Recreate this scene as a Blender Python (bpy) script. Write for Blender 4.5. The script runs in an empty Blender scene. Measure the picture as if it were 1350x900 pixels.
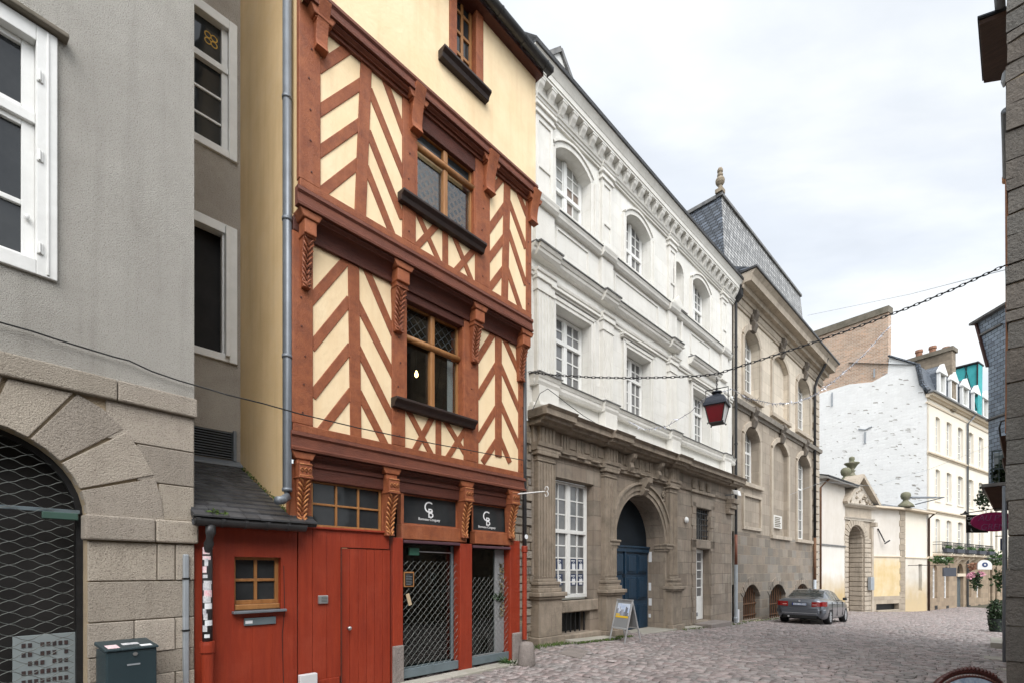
import bpy, bmesh, math, random
import numpy as np
from mathutils import Vector, Matrix
from mathutils.geometry import tessellate_polygon

random.seed(7)
rnd = random.uniform
SC = bpy.context.scene
COL = SC.collection
PI = math.pi

# ------------------------------------------------------------------ survey
# camera constants recovered from the vanishing points (17 mm shift lens, eye height 1.7 m)
FPX, CX, CY, EYE = 637.0, 675.0, 752.0, 1.7


class Frame:
    """A facade: x runs along the wall away from the camera, y goes INTO the building, z up."""
    def __init__(self, px, Y, vp=None, ang=None):
        self.X = (px - CX) / FPX * Y
        self.Y = Y
        if ang is None:
            t = math.atan2(vp - CX, FPX)
            self.dx, self.dy = math.sin(t), math.cos(t)
        else:
            self.dx, self.dy = math.cos(ang), math.sin(ang)
        self.nx, self.ny = self.dy, -self.dx
        self.ang = math.atan2(self.dy, self.dx)

    def sz(self, px, py, o=0.0):
        r = (px - CX) / FPX
        X, Y = self.X + self.nx * o, self.Y + self.ny * o
        t = (r * Y - X) / (self.dx - r * self.dy)
        Z = Y + self.dy * t
        return t, EYE - (py - CY) / FPX * Z

    def s(self, px, o=0.0):
        return self.sz(px, 0, o)[0]

    def z(self, px, py, o=0.0):
        return self.sz(px, py, o)[1]

    def world(self, s, y, z=0.0):
        return Vector((self.X + self.dx * s - self.dy * y, self.Y + self.dy * s + self.dx * y, z))

    def local(self, P):
        a, b = P[0] - self.X, P[1] - self.Y
        return a * self.dx + b * self.dy, -a * self.dy + b * self.dx


def at(px, py, Y):
    return Vector(((px - CX) / FPX * Y, Y, EYE - (py - CY) / FPX * Y))


def gz(x, y):
    """street level: flat by the timber house, then falling 3.5 % along the street"""
    u = (x + y) / math.sqrt(2)
    t = u - 8.3
    if t <= 0:
        return 0.0
    if t > 41.5:
        t = 41.5
    return -0.0352 * t


def on_ground(px, py):
    Y = 5.0
    for _ in range(40):
        X = (px - CX) / FPX * Y
        Y = (EYE - gz(X, Y)) * FPX / (py - CY)
    X = (px - CX) / FPX * Y
    return Vector((X, Y, gz(X, Y)))


# ------------------------------------------------------------------ mesh builder
class MB:
    def __init__(self):
        self.V, self.F = [], []

    def add(self, vs, fs):
        n = len(self.V)
        self.V += [tuple(v) for v in vs]
        self.F += [tuple(i + n for i in f) for f in fs]
        return self

    def box(self, x0, x1, y0, y1, z0, z1):
        if x0 > x1: x0, x1 = x1, x0
        if y0 > y1: y0, y1 = y1, y0
        if z0 > z1: z0, z1 = z1, z0
        v = [(x, y, z) for z in (z0, z1) for y in (y0, y1) for x in (x0, x1)]
        return self.add(v, [(0, 2, 3, 1), (4, 5, 7, 6), (0, 1, 5, 4), (2, 6, 7, 3), (0, 4, 6, 2), (1, 3, 7, 5)])

    def hexa(self, p):
        """8 points: bottom loop 0-3, top loop 4-7"""
        return self.add(p, [(3, 2, 1, 0), (4, 5, 6, 7), (0, 1, 5, 4), (1, 2, 6, 5), (2, 3, 7, 6), (3, 0, 4, 7)])

    def prism(self, poly, y0, y1):
        """polygon in (x,z), extruded from y0 (front) to y1 (back)"""
        n = len(poly)
        a = sum(poly[i][0] * poly[(i + 1) % n][1] - poly[(i + 1) % n][0] * poly[i][1] for i in range(n))
        if a < 0: poly = poly[::-1]
        vs = [(p[0], y0, p[1]) for p in poly] + [(p[0], y1, p[1]) for p in poly]
        fs = [(i + n, (i + 1) % n + n, (i + 1) % n, i) for i in range(n)]
        if n <= 4:
            fs += [tuple(range(n)), tuple(range(2 * n - 1, n - 1, -1))]
        else:
            for t in tessellate_polygon([[Vector((p[0], p[1], 0)) for p in poly]]):
                q = [poly[i] for i in t]
                ar = (q[1][0] - q[0][0]) * (q[2][1] - q[0][1]) - (q[2][0] - q[0][0]) * (q[1][1] - q[0][1])
                t = tuple(t) if ar > 0 else tuple(reversed(t))
                fs += [t, tuple(i + n for i in reversed(t))]
        return self.add(vs, fs)

    def wall(self, outer, holes, y, depth=0.2, back=None):
        """front sheet at y with holes, each hole with reveals going back by depth (number or list)"""
        loops = [outer] + holes
        flat = [p for l in loops for p in l]
        tris = tessellate_polygon([[Vector((p[0], p[1], 0)) for p in l] for l in loops])
        fs = []
        for t in tris:
            q = [flat[i] for i in t]
            ar = (q[1][0] - q[0][0]) * (q[2][1] - q[0][1]) - (q[2][0] - q[0][0]) * (q[1][1] - q[0][1])
            fs.append(tuple(t) if ar > 0 else tuple(reversed(t)))
        self.add([(p[0], y, p[1]) for p in flat], fs)
        for k, h in enumerate(holes):
            d = depth[k] if isinstance(depth, (list, tuple)) else depth
            n = len(h)
            a = sum(h[i][0] * h[(i + 1) % n][1] - h[(i + 1) % n][0] * h[i][1] for i in range(n))
            if a < 0: h = h[::-1]
            self.add([(p[0], y, p[1]) for p in h] + [(p[0], y + d, p[1]) for p in h],
                     [(i, (i + 1) % n, (i + 1) % n + n, i + n) for i in range(n)])
        if back:
            n = len(outer)
            self.add([(p[0], y, p[1]) for p in outer] + [(p[0], y + back, p[1]) for p in outer],
                     [(i, i + n, (i + 1) % n + n, (i + 1) % n) for i in range(n)])
        return self

    def bar(self, p, q, w, y0, y1, ext=0.0):
        p, q = Vector(p), Vector(q)
        d = (q - p).normalized()
        p, q = p - d * ext, q + d * ext
        n = Vector((-d.y, d.x)) * w / 2
        return self.prism([tuple(p - n), tuple(q - n), tuple(q + n), tuple(p + n)], y0, y1)

    def sweep(self, prof, x0, x1):
        """closed profile in (y,z) extruded along x"""
        n = len(prof)
        vs = [(x0, a, b) for a, b in prof] + [(x1, a, b) for a, b in prof]
        fs = [(i, (i + 1) % n, (i + 1) % n + n, i + n) for i in range(n)]
        for t in tessellate_polygon([[Vector((a, b, 0)) for a, b in prof]]):
            fs += [tuple(t), tuple(i + n for i in reversed(t))]
        return self.add(vs, fs)

    def mould(self, steps, x0, x1, yb, brk=()):
        """stack of courses [(z0,z1,out0,out1)], out measured in front of yb; brk = [(xa,xb,extra)] breaks forward"""
        for z0, z1, o0, o1 in steps:
            segs = [(x0, x1, 0.0)] + list(brk)
            for xa, xb, e in segs:
                d = .004 if e else 0.0
                self.sweep([(yb + .05 + d, z0 - d), (yb - o0 - e, z0 - d), (yb - o1 - e, z1 + d * .6), (yb + .05 + d, z1 + d * .6)], xa, xb)
        return self

    def ring(self, cx, cz, r0, r1, a0, a1, y0, y1, n=24, sx=1.0):
        for i in range(n):
            a, b = a0 + (a1 - a0) * i / n, a0 + (a1 - a0) * (i + 1) / n
            self.prism([(cx + sx * r0 * math.cos(a), cz + r0 * math.sin(a)), (cx + sx * r1 * math.cos(a), cz + r1 * math.sin(a)),
                        (cx + sx * r1 * math.cos(b), cz + r1 * math.sin(b)), (cx + sx * r0 * math.cos(b), cz + r0 * math.sin(b))], y0, y1)
        return self

    def tube(self, pts, r, n=8, cap=True):
        pts = [Vector(p) for p in pts]
        m = len(pts)
        rs = r if isinstance(r, (list, tuple)) else [r] * m
        vs, fs = [], []
        up = Vector((0, 0, 1))
        for i, p in enumerate(pts):
            d = (pts[min(i + 1, m - 1)] - pts[max(i - 1, 0)]).normalized()
            ref = up if abs(d.z) < .9 else Vector((1, 0, 0))
            a = d.cross(ref).normalized()
            b = d.cross(a)
            for k in range(n):
                t = 2 * PI * k / n
                vs.append(p + (a * math.cos(t) + b * math.sin(t)) * rs[i])
        for i in range(m - 1):
            for k in range(n):
                k2 = (k + 1) % n
                fs.append((i * n + k, i * n + k2, (i + 1) * n + k2, (i + 1) * n + k))
        if cap:
            fs.append(tuple(range(n))[::-1])
            fs.append(tuple(range((m - 1) * n, m * n)))
        return self.add(vs, fs)

    def lathe(self, x, y, prof, n=16):
        vs, fs = [], []
        for r, z in prof:
            for k in range(n):
                a = 2 * PI * k / n
                vs.append((x + r * math.cos(a), y + r * math.sin(a), z))
        for i in range(len(prof) - 1):
            for k in range(n):
                k2 = (k + 1) % n
                fs.append((i * n + k, i * n + k2, (i + 1) * n + k2, (i + 1) * n + k))
        fs.append(tuple(range(n))[::-1])
        fs.append(tuple(range((len(prof) - 1) * n, len(prof) * n)))
        return self.add(vs, fs)

    def half(self, x, z, r0, depth, prof=None):
        return self

    def leaves(self, c, rx, ry, rz, n, size=.05, up=.3):
        for _ in range(n):
            while True:
                p = Vector((rnd(-1, 1), rnd(-1, 1), rnd(-1, 1)))
                if .15 < p.length < 1: break
            p = Vector((c[0] + p.x * rx, c[1] + p.y * ry, c[2] + p.z * rz))
            d = Vector((rnd(-1, 1), rnd(-1, 1), rnd(-.6, 1))).normalized()
            e = d.cross(Vector((rnd(-1, 1), rnd(-1, 1), rnd(-1, 1)))).normalized()
            L, w = size * rnd(.7, 1.4), size * rnd(.25, .5)
            self.add([p, p + d * L * .5 + e * w, p + d * L, p + d * L * .5 - e * w], [(0, 1, 2, 3)])
        return self

    def obj(self, name, mat, parent=None, smooth=False, bevel=0.0, label=None):
        me = bpy.data.meshes.new(name)
        me.from_pydata(self.V, [], self.F)
        me.update()
        bm = bmesh.new(); bm.from_mesh(me)
        bmesh.ops.recalc_face_normals(bm, faces=bm.faces) if bevel >= 0 else None
        bm.to_mesh(me); bm.free()
        mats = mat if isinstance(mat, (list, tuple)) else [mat]
        for m_ in mats: me.materials.append(m_)
        if smooth:
            for p in me.polygons: p.use_smooth = True
        o = bpy.data.objects.new(name, me)
        COL.objects.link(o)
        if parent is not None: o.parent = parent
        if label: o['label'] = label
        if bevel > 0:
            b = o.modifiers.new('bevel', 'BEVEL'); b.width = bevel; b.segments = 2; b.limit_method = 'ANGLE'; b.angle_limit = .6
        return o


def rect(x0, x1, z0, z1):
    return [(x0, z0), (x1, z0), (x1, z1), (x0, z1)]


def arch(x0, x1, z0, zs, rise=None, n=14):
    """opening with an arched head: springing zs, rise (semicircle if None)"""
    w = (x1 - x0) / 2
    cx = (x0 + x1) / 2
    if rise is None or rise >= w:
        pts = [(cx + w * math.cos(PI * i / n), zs + (rise or w) * math.sin(PI * i / n)) for i in range(n + 1)]
    else:
        R = (w * w + rise * rise) / (2 * rise)
        a = math.asin(w / R)
        pts = [(cx + R * math.sin(a - 2 * a * i / n), zs + rise - R + R * math.cos(a - 2 * a * i / n)) for i in range(n + 1)]
    return [(x0, z0), (x1, z0)] + pts


def thing(name, label, cat, frame=None, loc=None, rz=0.0, group=None):
    o = bpy.data.objects.new(name, None)
    COL.objects.link(o)
    if frame is not None:
        o.location = (frame.X, frame.Y, 0); o.rotation_euler = (0, 0, frame.ang)
    elif loc is not None:
        o.location = loc; o.rotation_euler = (0, 0, rz)
    o.empty_display_size = .2
    o['label'] = label; o['category'] = cat
    if group: o['group'] = group
    return o


def tag(o, label, cat, group=None, kind=None):
    if label: o['label'] = label
    if cat: o['category'] = cat
    if group: o['group'] = group
    if kind: o['kind'] = kind
    return o


def place(o, frame):
    o.location = (frame.X, frame.Y, 0); o.rotation_euler = (0, 0, frame.ang)
    return o


def text(name, body, size, mat, parent=None, loc=(0, 0, 0), rot=(PI / 2, 0, 0), depth=.002, align='CENTER', shear=0.0):
    c = bpy.data.curves.new(name, 'FONT')
    c.body = body; c.size = size; c.extrude = depth; c.align_x = align; c.shear = shear
    tmp = bpy.data.objects.new(name, c)
    COL.objects.link(tmp)
    dg = bpy.context.evaluated_depsgraph_get()
    me = bpy.data.meshes.new_from_object(tmp.evaluated_get(dg))
    me.name = name
    bpy.data.objects.remove(tmp); bpy.data.curves.remove(c)
    o = bpy.data.objects.new(name, me)
    COL.objects.link(o)
    o.data.materials.clear(); o.data.materials.append(mat)
    o.location = loc; o.rotation_euler = rot
    if parent is not None: o.parent = parent
    return o


# ------------------------------------------------------------------ materials
def _n(nt, t, **kw):
    n = nt.nodes.new(t)
    for k, v in kw.items():
        if k == 'inp':
            for i, x in v.items(): n.inputs[i].default_value = x
        else:
            setattr(n, k, v)
    return n


def C4(c): return (c[0], c[1], c[2], 1.0)


def mat(name, col, col2=None, ns=3.0, rough=.75, metal=0.0, bump=0.0, bs=80.0, spec=.35, speck=0.0, speckcol=(.02, .02, .02), speckscale=120,
        streak=0.0, streakcol=(.05, .045, .04), blocks=None, mortar=(.2, .18, .15), msize=.012, mbump=.35, bvar=.25, wob=.0, grain=None, isl=0.0,
        stain=0.0, staincol=(.05, .045, .04), stscale=1.2, hue=None, coat=0.0, detail=6, zmix=None):
    m = bpy.data.materials.new(name)
    m.use_nodes = True
    nt = m.node_tree
    nt.nodes.clear()
    L = nt.links.new
    out = _n(nt, 'ShaderNodeOutputMaterial')
    bs_ = _n(nt, 'ShaderNodeBsdfPrincipled', inp={'Roughness': rough, 'Metallic': metal, 'Specular IOR Level': spec})
    if coat: bs_.inputs['Coat Weight'].default_value = coat; bs_.inputs['Coat Roughness'].default_value = .05
    L(bs_.outputs[0], out.inputs[0])
    tc = _n(nt, 'ShaderNodeTexCoord')
    P = tc.outputs['Object']
    col2 = col2 or tuple(c * .8 for c in col)
    nz = _n(nt, 'ShaderNodeTexNoise', inp={'Scale': ns, 'Detail': detail, 'Roughness': .62})
    L(P, nz.inputs['Vector'])
    if grain:
        mp = _n(nt, 'ShaderNodeMapping'); mp.inputs['Scale'].default_value = grain
        L(P, mp.inputs['Vector']); L(mp.outputs[0], nz.inputs['Vector'])
    rp = _n(nt, 'ShaderNodeMapRange', inp={'From Min': .32, 'From Max': .68})
    L(nz.outputs['Fac'], rp.inputs[0])
    mx = _n(nt, 'ShaderNodeMix', data_type='RGBA')
    mx.inputs['A'].default_value = C4(col); mx.inputs['B'].default_value = C4(col2)
    L(rp.outputs[0], mx.inputs['Factor'])
    cur = mx.outputs['Result']
    heights = []

    def over(fac_socket, color, mode='MIX'):
        nonlocal cur
        k = _n(nt, 'ShaderNodeMix', data_type='RGBA', blend_type=mode)
        L(fac_socket, k.inputs['Factor']); L(cur, k.inputs['A'])
        if isinstance(color, tuple): k.inputs['B'].default_value = C4(color)
        else: L(color, k.inputs['B'])
        cur = k.outputs['Result']

    if isl:
        gi = _n(nt, 'ShaderNodeNewGeometry')
        hs = _n(nt, 'ShaderNodeHueSaturation')
        r1 = _n(nt, 'ShaderNodeMapRange', inp={'To Min': 1 - isl, 'To Max': 1 + isl})
        L(gi.outputs['Random Per Island'], r1.inputs[0])
        L(r1.outputs[0], hs.inputs['Value'])
        if hue:
            # second independent random for a hue shift
            m7 = _n(nt, 'ShaderNodeMath', operation='MULTIPLY'); m7.inputs[1].default_value = 37.31
            L(gi.outputs['Random Per Island'], m7.inputs[0])
            fr = _n(nt, 'ShaderNodeMath', operation='FRACT'); L(m7.outputs[0], fr.inputs[0])
            over(fr.outputs[0], hue)
        L(cur, hs.inputs['Color'])
        cur = hs.outputs[0]
    if blocks:
        sep = _n(nt, 'ShaderNodeSeparateXYZ'); L(P, sep.inputs[0])
        ad = _n(nt, 'ShaderNodeMath', operation='ADD'); L(sep.outputs[0], ad.inputs[0]); L(sep.outputs[1], ad.inputs[1])
        cb = _n(nt, 'ShaderNodeCombineXYZ'); L(ad.outputs[0], cb.inputs[0]); L(sep.outputs[2], cb.inputs[1])
        vec = cb.outputs[0]
        if wob:
            wn = _n(nt, 'ShaderNodeTexNoise', inp={'Scale': 1.6, 'Detail': 3.0}); L(P, wn.inputs['Vector'])
            sb = _n(nt, 'ShaderNodeVectorMath', operation='SUBTRACT'); sb.inputs[1].default_value = (.5, .5, .5)
            L(wn.outputs['Color'], sb.inputs[0])
            ml = _n(nt, 'ShaderNodeVectorMath', operation='SCALE'); ml.inputs['Scale'].default_value = wob
            L(sb.outputs[0], ml.inputs[0])
            a2 = _n(nt, 'ShaderNodeVectorMath', operation='ADD'); L(vec, a2.inputs[0]); L(ml.outputs[0], a2.inputs[1])
            vec = a2.outputs[0]
        bt = _n(nt, 'ShaderNodeTexBrick', inp={'Scale': 1.0, 'Mortar Size': msize, 'Mortar Smooth': .3, 'Brick Width': blocks[0], 'Row Height': blocks[1], 'Bias': 0.0})
        bt.inputs['Color1'].default_value = (0, 0, 0, 1); bt.inputs['Color2'].default_value = (1, 1, 1, 1); bt.inputs['Mortar'].default_value = (.5, .5, .5, 1)
        bt.offset = .5; bt.squash = blocks[2] if len(blocks) > 2 else 1.0
        L(vec, bt.inputs['Vector'])
        hs = _n(nt, 'ShaderNodeHueSaturation')
        r1 = _n(nt, 'ShaderNodeMapRange', inp={'To Min': 1 - bvar, 'To Max': 1 + bvar})
        L(bt.outputs['Color'], r1.inputs[0]); L(r1.outputs[0], hs.inputs['Value'])
        if hue:
            m7 = _n(nt, 'ShaderNodeMath', operation='MULTIPLY'); m7.inputs[1].default_value = 23.31
            L(bt.outputs['Color'], m7.inputs[0])
            fr = _n(nt, 'ShaderNodeMath', operation='FRACT'); L(m7.outputs[0], fr.inputs[0])
            f2 = _n(nt, 'ShaderNodeMath', operation='MULTIPLY'); f2.inputs[1].default_value = .6; L(fr.outputs[0], f2.inputs[0])
            over(f2.outputs[0], hue)
        L(cur, hs.inputs['Color']); cur = hs.outputs[0]
        over(bt.outputs['Fac'], mortar)
        inv = _n(nt, 'ShaderNodeMath', operation='MULTIPLY'); inv.inputs[1].default_value = -mbump
        L(bt.outputs['Fac'], inv.inputs[0]); heights.append(inv.outputs[0])
    if zmix:
        zs = _n(nt, 'ShaderNodeSeparateXYZ'); L(P, zs.inputs[0])
        zn = _n(nt, 'ShaderNodeTexNoise', inp={'Scale': 1.3, 'Detail': 5.0}); L(P, zn.inputs['Vector'])
        za = _n(nt, 'ShaderNodeMath', operation='MULTIPLY_ADD'); L(zn.outputs['Fac'], za.inputs[0]); za.inputs[1].default_value = 1.6; L(zs.outputs[2], za.inputs[2])
        zr = _n(nt, 'ShaderNodeMapRange', inp={'From Min': zmix[1] + .8, 'From Max': zmix[0] + .8}); L(za.outputs[0], zr.inputs[0])
        over(zr.outputs[0], zmix[2])
    if stain:
        sn = _n(nt, 'ShaderNodeTexNoise', inp={'Scale': stscale, 'Detail': 8.0, 'Roughness': .7}); L(P, sn.inputs['Vector'])
        sr = _n(nt, 'ShaderNodeMapRange', inp={'From Min': .5, 'From Max': .75, 'To Max': stain}); L(sn.outputs['Fac'], sr.inputs[0])
        over(sr.outputs[0], staincol)
    if streak:
        mp = _n(nt, 'ShaderNodeMapping'); mp.inputs['Scale'].default_value = (5, 5, .35)
        L(P, mp.inputs['Vector'])
        sn = _n(nt, 'ShaderNodeTexNoise', inp={'Scale': 1.3, 'Detail': 6.0, 'Roughness': .65}); L(mp.outputs[0], sn.inputs['Vector'])
        sr = _n(nt, 'ShaderNodeMapRange', inp={'From Min': .5, 'From Max': .78, 'To Max': streak}); L(sn.outputs['Fac'], sr.inputs[0])
        over(sr.outputs[0], streakcol)
    if speck:
        sn = _n(nt, 'ShaderNodeTexNoise', inp={'Scale': speckscale, 'Detail': 2.0, 'Roughness': .5}); L(P, sn.inputs['Vector'])
        sr = _n(nt, 'ShaderNodeMapRange', inp={'From Min': .54, 'From Max': .68, 'To Max': speck}); L(sn.outputs['Fac'], sr.inputs[0])
        over(sr.outputs[0], speckcol)
    L(cur, bs_.inputs['Base Color'])
    if bump:
        bn = _n(nt, 'ShaderNodeTexNoise', inp={'Scale': bs, 'Detail': 5.0, 'Roughness': .6})
        if grain:
            mp = _n(nt, 'ShaderNodeMapping'); mp.inputs['Scale'].default_value = grain
            L(P, mp.inputs['Vector']); L(mp.outputs[0], bn.inputs['Vector'])
        else:
            L(P, bn.inputs['Vector'])
        bm_ = _n(nt, 'ShaderNodeMath', operation='MULTIPLY'); bm_.inputs[1].default_value = bump
        L(bn.outputs['Fac'], bm_.inputs[0]); heights.append(bm_.outputs[0])
        rr = _n(nt, 'ShaderNodeMapRange', inp={'To Min': max(0, rough - .12), 'To Max': min(1, rough + .12)})
        L(bn.outputs['Fac'], rr.inputs[0]); L(rr.outputs[0], bs_.inputs['Roughness'])
    if heights:
        h = heights[0]
        for k in heights[1:]:
            ad = _n(nt, 'ShaderNodeMath', operation='ADD'); L(h, ad.inputs[0]); L(k, ad.inputs[1]); h = ad.outputs[0]
        bp = _n(nt, 'ShaderNodeBump', inp={'Strength': 1.0, 'Distance': .02})
        L(h, bp.inputs['Height']); L(bp.outputs[0], bs_.inputs['Normal'])
    return m


def glass_mat(name, col=(.03, .033, .036), col2=(.075, .08, .085), rough=.04, wav=.004, ns=.9):
    """dark window glass with a faint uneven interior and old-pane ripple"""
    m = mat(name, col, col2, ns=ns, rough=rough, spec=.6)
    nt = m.node_tree
    b = [n for n in nt.nodes if n.type == 'BSDF_PRINCIPLED'][0]
    b.inputs['IOR'].default_value = 1.5
    tc = [n for n in nt.nodes if n.type == 'TEX_COORD'][0]
    n = _n(nt, 'ShaderNodeTexNoise', inp={'Scale': 2.2, 'Detail': 1.0})
    nt.links.new(tc.outputs['Object'], n.inputs['Vector'])
    bp = _n(nt, 'ShaderNodeBump', inp={'Strength': 1.0, 'Distance': wav * 2})
    nt.links.new(n.outputs['Fac'], bp.inputs['Height']); nt.links.new(bp.outputs[0], b.inputs['Normal'])
    return m


def clear_glass(name, tint=(.75, .78, .78), refl=.12):
    m = bpy.data.materials.new(name); m.use_nodes = True
    nt = m.node_tree; nt.nodes.clear(); L = nt.links.new
    out = _n(nt, 'ShaderNodeOutputMaterial')
    t = _n(nt, 'ShaderNodeBsdfTransparent'); t.inputs[0].default_value = C4(tint)
    g = _n(nt, 'ShaderNodeBsdfGlossy'); g.inputs['Roughness'].default_value = .03
    f = _n(nt, 'ShaderNodeLayerWeight'); f.inputs['Blend'].default_value = .5
    pw = _n(nt, 'ShaderNodeMath', operation='POWER'); pw.inputs[1].default_value = 4.0; L(f.outputs['Facing'], pw.inputs[0])
    a = _n(nt, 'ShaderNodeMath', operation='MULTIPLY_ADD'); a.inputs[1].default_value = .8; a.inputs[2].default_value = refl * .6
    L(pw.outputs[0], a.inputs[0])
    x = _n(nt, 'ShaderNodeMixShader'); L(a.outputs[0], x.inputs[0]); L(t.outputs[0], x.inputs[1]); L(g.outputs[0], x.inputs[2])
    L(x.outputs[0], out.inputs[0])
    return m


def glow(name, col, s):
    m = bpy.data.materials.new(name); m.use_nodes = True
    b = m.node_tree.nodes['Principled BSDF']
    b.inputs['Emission Color'].default_value = C4(col); b.inputs['Emission Strength'].default_value = s
    return m


M = {}
M['roughcast'] = mat('roughcast', (.465, .445, .405), (.395, .375, .34), ns=1.2, rough=.95, bump=.9, bs=110, speck=.75, speckcol=(.20, .185, .165), speckscale=95, stain=.6, staincol=(.32, .30, .265), stscale=1.1, streak=.5, streakcol=(.28, .26, .23))
M['roughcast_old'] = mat('roughcast_old', (.42, .385, .335), (.34, .305, .265), ns=1.5, rough=.95, bump=.9, bs=55, speck=.4, speckcol=(.14, .12, .10), speckscale=70, stain=.5, staincol=(.22, .19, .16))
M['granite'] = mat('granite', (.47, .41, .345), (.37, .325, .275), ns=2.0, rough=.9, bump=.85, bs=75, speck=.7, speckcol=(.13, .11, .095), speckscale=100, isl=.24, hue=(.44, .385, .315), stain=.5, staincol=(.24, .20, .16), stscale=2.2, streak=.3, streakcol=(.2, .17, .135))
M['granite_joint'] = mat('granite_joint', (.42, .33, .22), (.34, .27, .19), ns=6, rough=.95, bump=.6, bs=60)
M['ochre_wall'] = mat('ochre_wall', (.70, .515, .29), (.60, .43, .225), ns=.9, rough=.9, bump=.15, bs=40, streak=.4, streakcol=(.44, .30, .14), stain=.3, staincol=(.62, .52, .38), stscale=1.6)
M['cream'] = mat('cream', (.87, .70, .465), (.81, .625, .385), ns=1.3, rough=.88, bump=.3, bs=16, streak=.45, streakcol=(.70, .48, .27), stain=.42, staincol=(.68, .51, .31), stscale=1.7)
M['timber'] = mat('timber', (.345, .112, .045), (.235, .068, .029), ns=3, grain=(2.5, 2.5, 2.5), rough=.6, bump=.35, bs=22, spec=.3, isl=.2, stain=.7, staincol=(.13, .042, .025), stscale=6, streak=.4, streakcol=(.38, .15, .085))
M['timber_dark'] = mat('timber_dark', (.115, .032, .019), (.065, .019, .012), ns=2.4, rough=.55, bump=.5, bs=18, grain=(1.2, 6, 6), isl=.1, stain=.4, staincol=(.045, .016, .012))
M['timber_beam'] = mat('timber_beam', (.185, .056, .029), (.115, .034, .019), ns=2.4, rough=.58, bump=.5, bs=18, grain=(1.2, 6, 6), stain=.55, staincol=(.07, .022, .015), stscale=3)
M['carving'] = mat('carving', (.30, .095, .04), (.20, .06, .028), ns=8, rough=.5, bump=.4, bs=30)
M['carving_gold'] = mat('carving_gold', (.52, .225, .075), (.30, .10, .04), ns=9, rough=.45, bump=.3, bs=30)
M['red_paint'] = mat('red_paint', (.29, .037, .0135), (.225, .027, .0105), ns=2.2, rough=.5, spec=.35, bump=.2, bs=9, grain=(8, 8, .8), streak=.45, streakcol=(.15, .017, .010), stain=.35, staincol=(.36, .075, .042), stscale=2.2)
M['oak'] = mat('oak', (.36, .17, .06), (.26, .115, .038), ns=3, grain=(6, 6, 1), rough=.42, bump=.1, bs=12)
M['slate_black'] = mat('slate_black', (.055, .055, .058), (.035, .036, .04), ns=5, rough=.5, blocks=(.22, .045), mortar=(.012, .012, .013), msize=.006, mbump=1.2, bvar=.35, wob=.03, stain=.4, staincol=(.10, .10, .085), stscale=3)
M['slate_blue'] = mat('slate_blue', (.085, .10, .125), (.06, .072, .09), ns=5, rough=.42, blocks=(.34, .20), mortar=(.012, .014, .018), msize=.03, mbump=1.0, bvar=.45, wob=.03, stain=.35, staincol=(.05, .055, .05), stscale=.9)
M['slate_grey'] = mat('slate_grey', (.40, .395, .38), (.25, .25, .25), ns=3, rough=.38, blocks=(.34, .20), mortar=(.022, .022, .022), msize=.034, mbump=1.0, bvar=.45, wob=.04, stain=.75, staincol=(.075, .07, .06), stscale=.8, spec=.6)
M['slate_far'] = mat('slate_far', (.13, .15, .18), (.10, .115, .14), ns=3, rough=.4, blocks=(.3, .14), mortar=(.04, .045, .05), msize=.012, bvar=.25)
M['zinc'] = mat('zinc', (.20, .22, .245), (.16, .175, .195), ns=5, rough=.45, metal=.35, bump=.06, bs=14, streak=.3, streakcol=(.12, .125, .13))
M['zinc_light'] = mat('zinc_light', (.36, .39, .42), (.30, .325, .35), ns=6, rough=.5, metal=.2, bump=.08, bs=20, streak=.3, streakcol=(.2, .2, .2))
M['iron'] = mat('iron', (.035, .035, .037), (.022, .022, .023), ns=8, rough=.5, metal=.4, bump=.1, bs=30)
M['gutter'] = mat('gutter', (.075, .076, .078), (.05, .05, .052), ns=4, rough=.42, metal=.4, bump=.05, bs=12)
M['white_paint'] = mat('white_paint', (.78, .78, .76), (.70, .70, .68), ns=4, rough=.45, bump=.12, bs=16, stain=.2, staincol=(.5, .49, .45), stscale=7)
M['white_clean'] = mat('white_clean', (.76, .76, .75), (.72, .72, .71), ns=3, rough=.4)
M['glass'] = glass_mat('glass', (.016, .018, .02), (.045, .048, .05))
M['glass'].node_tree.nodes['Principled BSDF'].inputs['Specular IOR Level'].default_value = .28
M['glass_pale'] = glass_mat('glass_pale', (.10, .105, .105), (.22, .22, .215), ns=1.4)
M['glass_curtain'] = glass_mat('glass_curtain', (.30, .30, .28), (.42, .42, .40), ns=2.0)
M['glass_brown'] = glass_mat('glass_brown', (.12, .085, .065), (.20, .15, .12), ns=1.6)
M['glass_clear'] = clear_glass('glass_clear')
M['glass_shop'] = clear_glass('glass_shop', (.62, .66, .65), .10)
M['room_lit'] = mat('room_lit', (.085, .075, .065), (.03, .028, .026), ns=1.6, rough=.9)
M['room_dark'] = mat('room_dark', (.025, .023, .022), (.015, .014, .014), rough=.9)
M['tuffeau'] = mat('tuffeau', (.74, .728, .69), (.68, .668, .625), ns=1.2, rough=.85, bump=.25, bs=18, blocks=(.9, .42), mortar=(.63, .61, .56), msize=.005, mbump=.12, bvar=.035, streak=.42, streakcol=(.50, .48, .43), stain=.32, staincol=(.5, .47, .41), stscale=2.0)
M['tuffeau_trim'] = mat('tuffeau_trim', (.73, .715, .675), (.655, .64, .595), ns=2, rough=.85, bump=.3, bs=22, streak=.38, streakcol=(.44, .42, .38), stain=.3, staincol=(.5, .48, .43), stscale=3)
M['lead_dark'] = mat('lead_dark', (.10, .10, .105), (.22, .218, .21), ns=5, rough=.6, bump=.2, bs=20)
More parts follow.
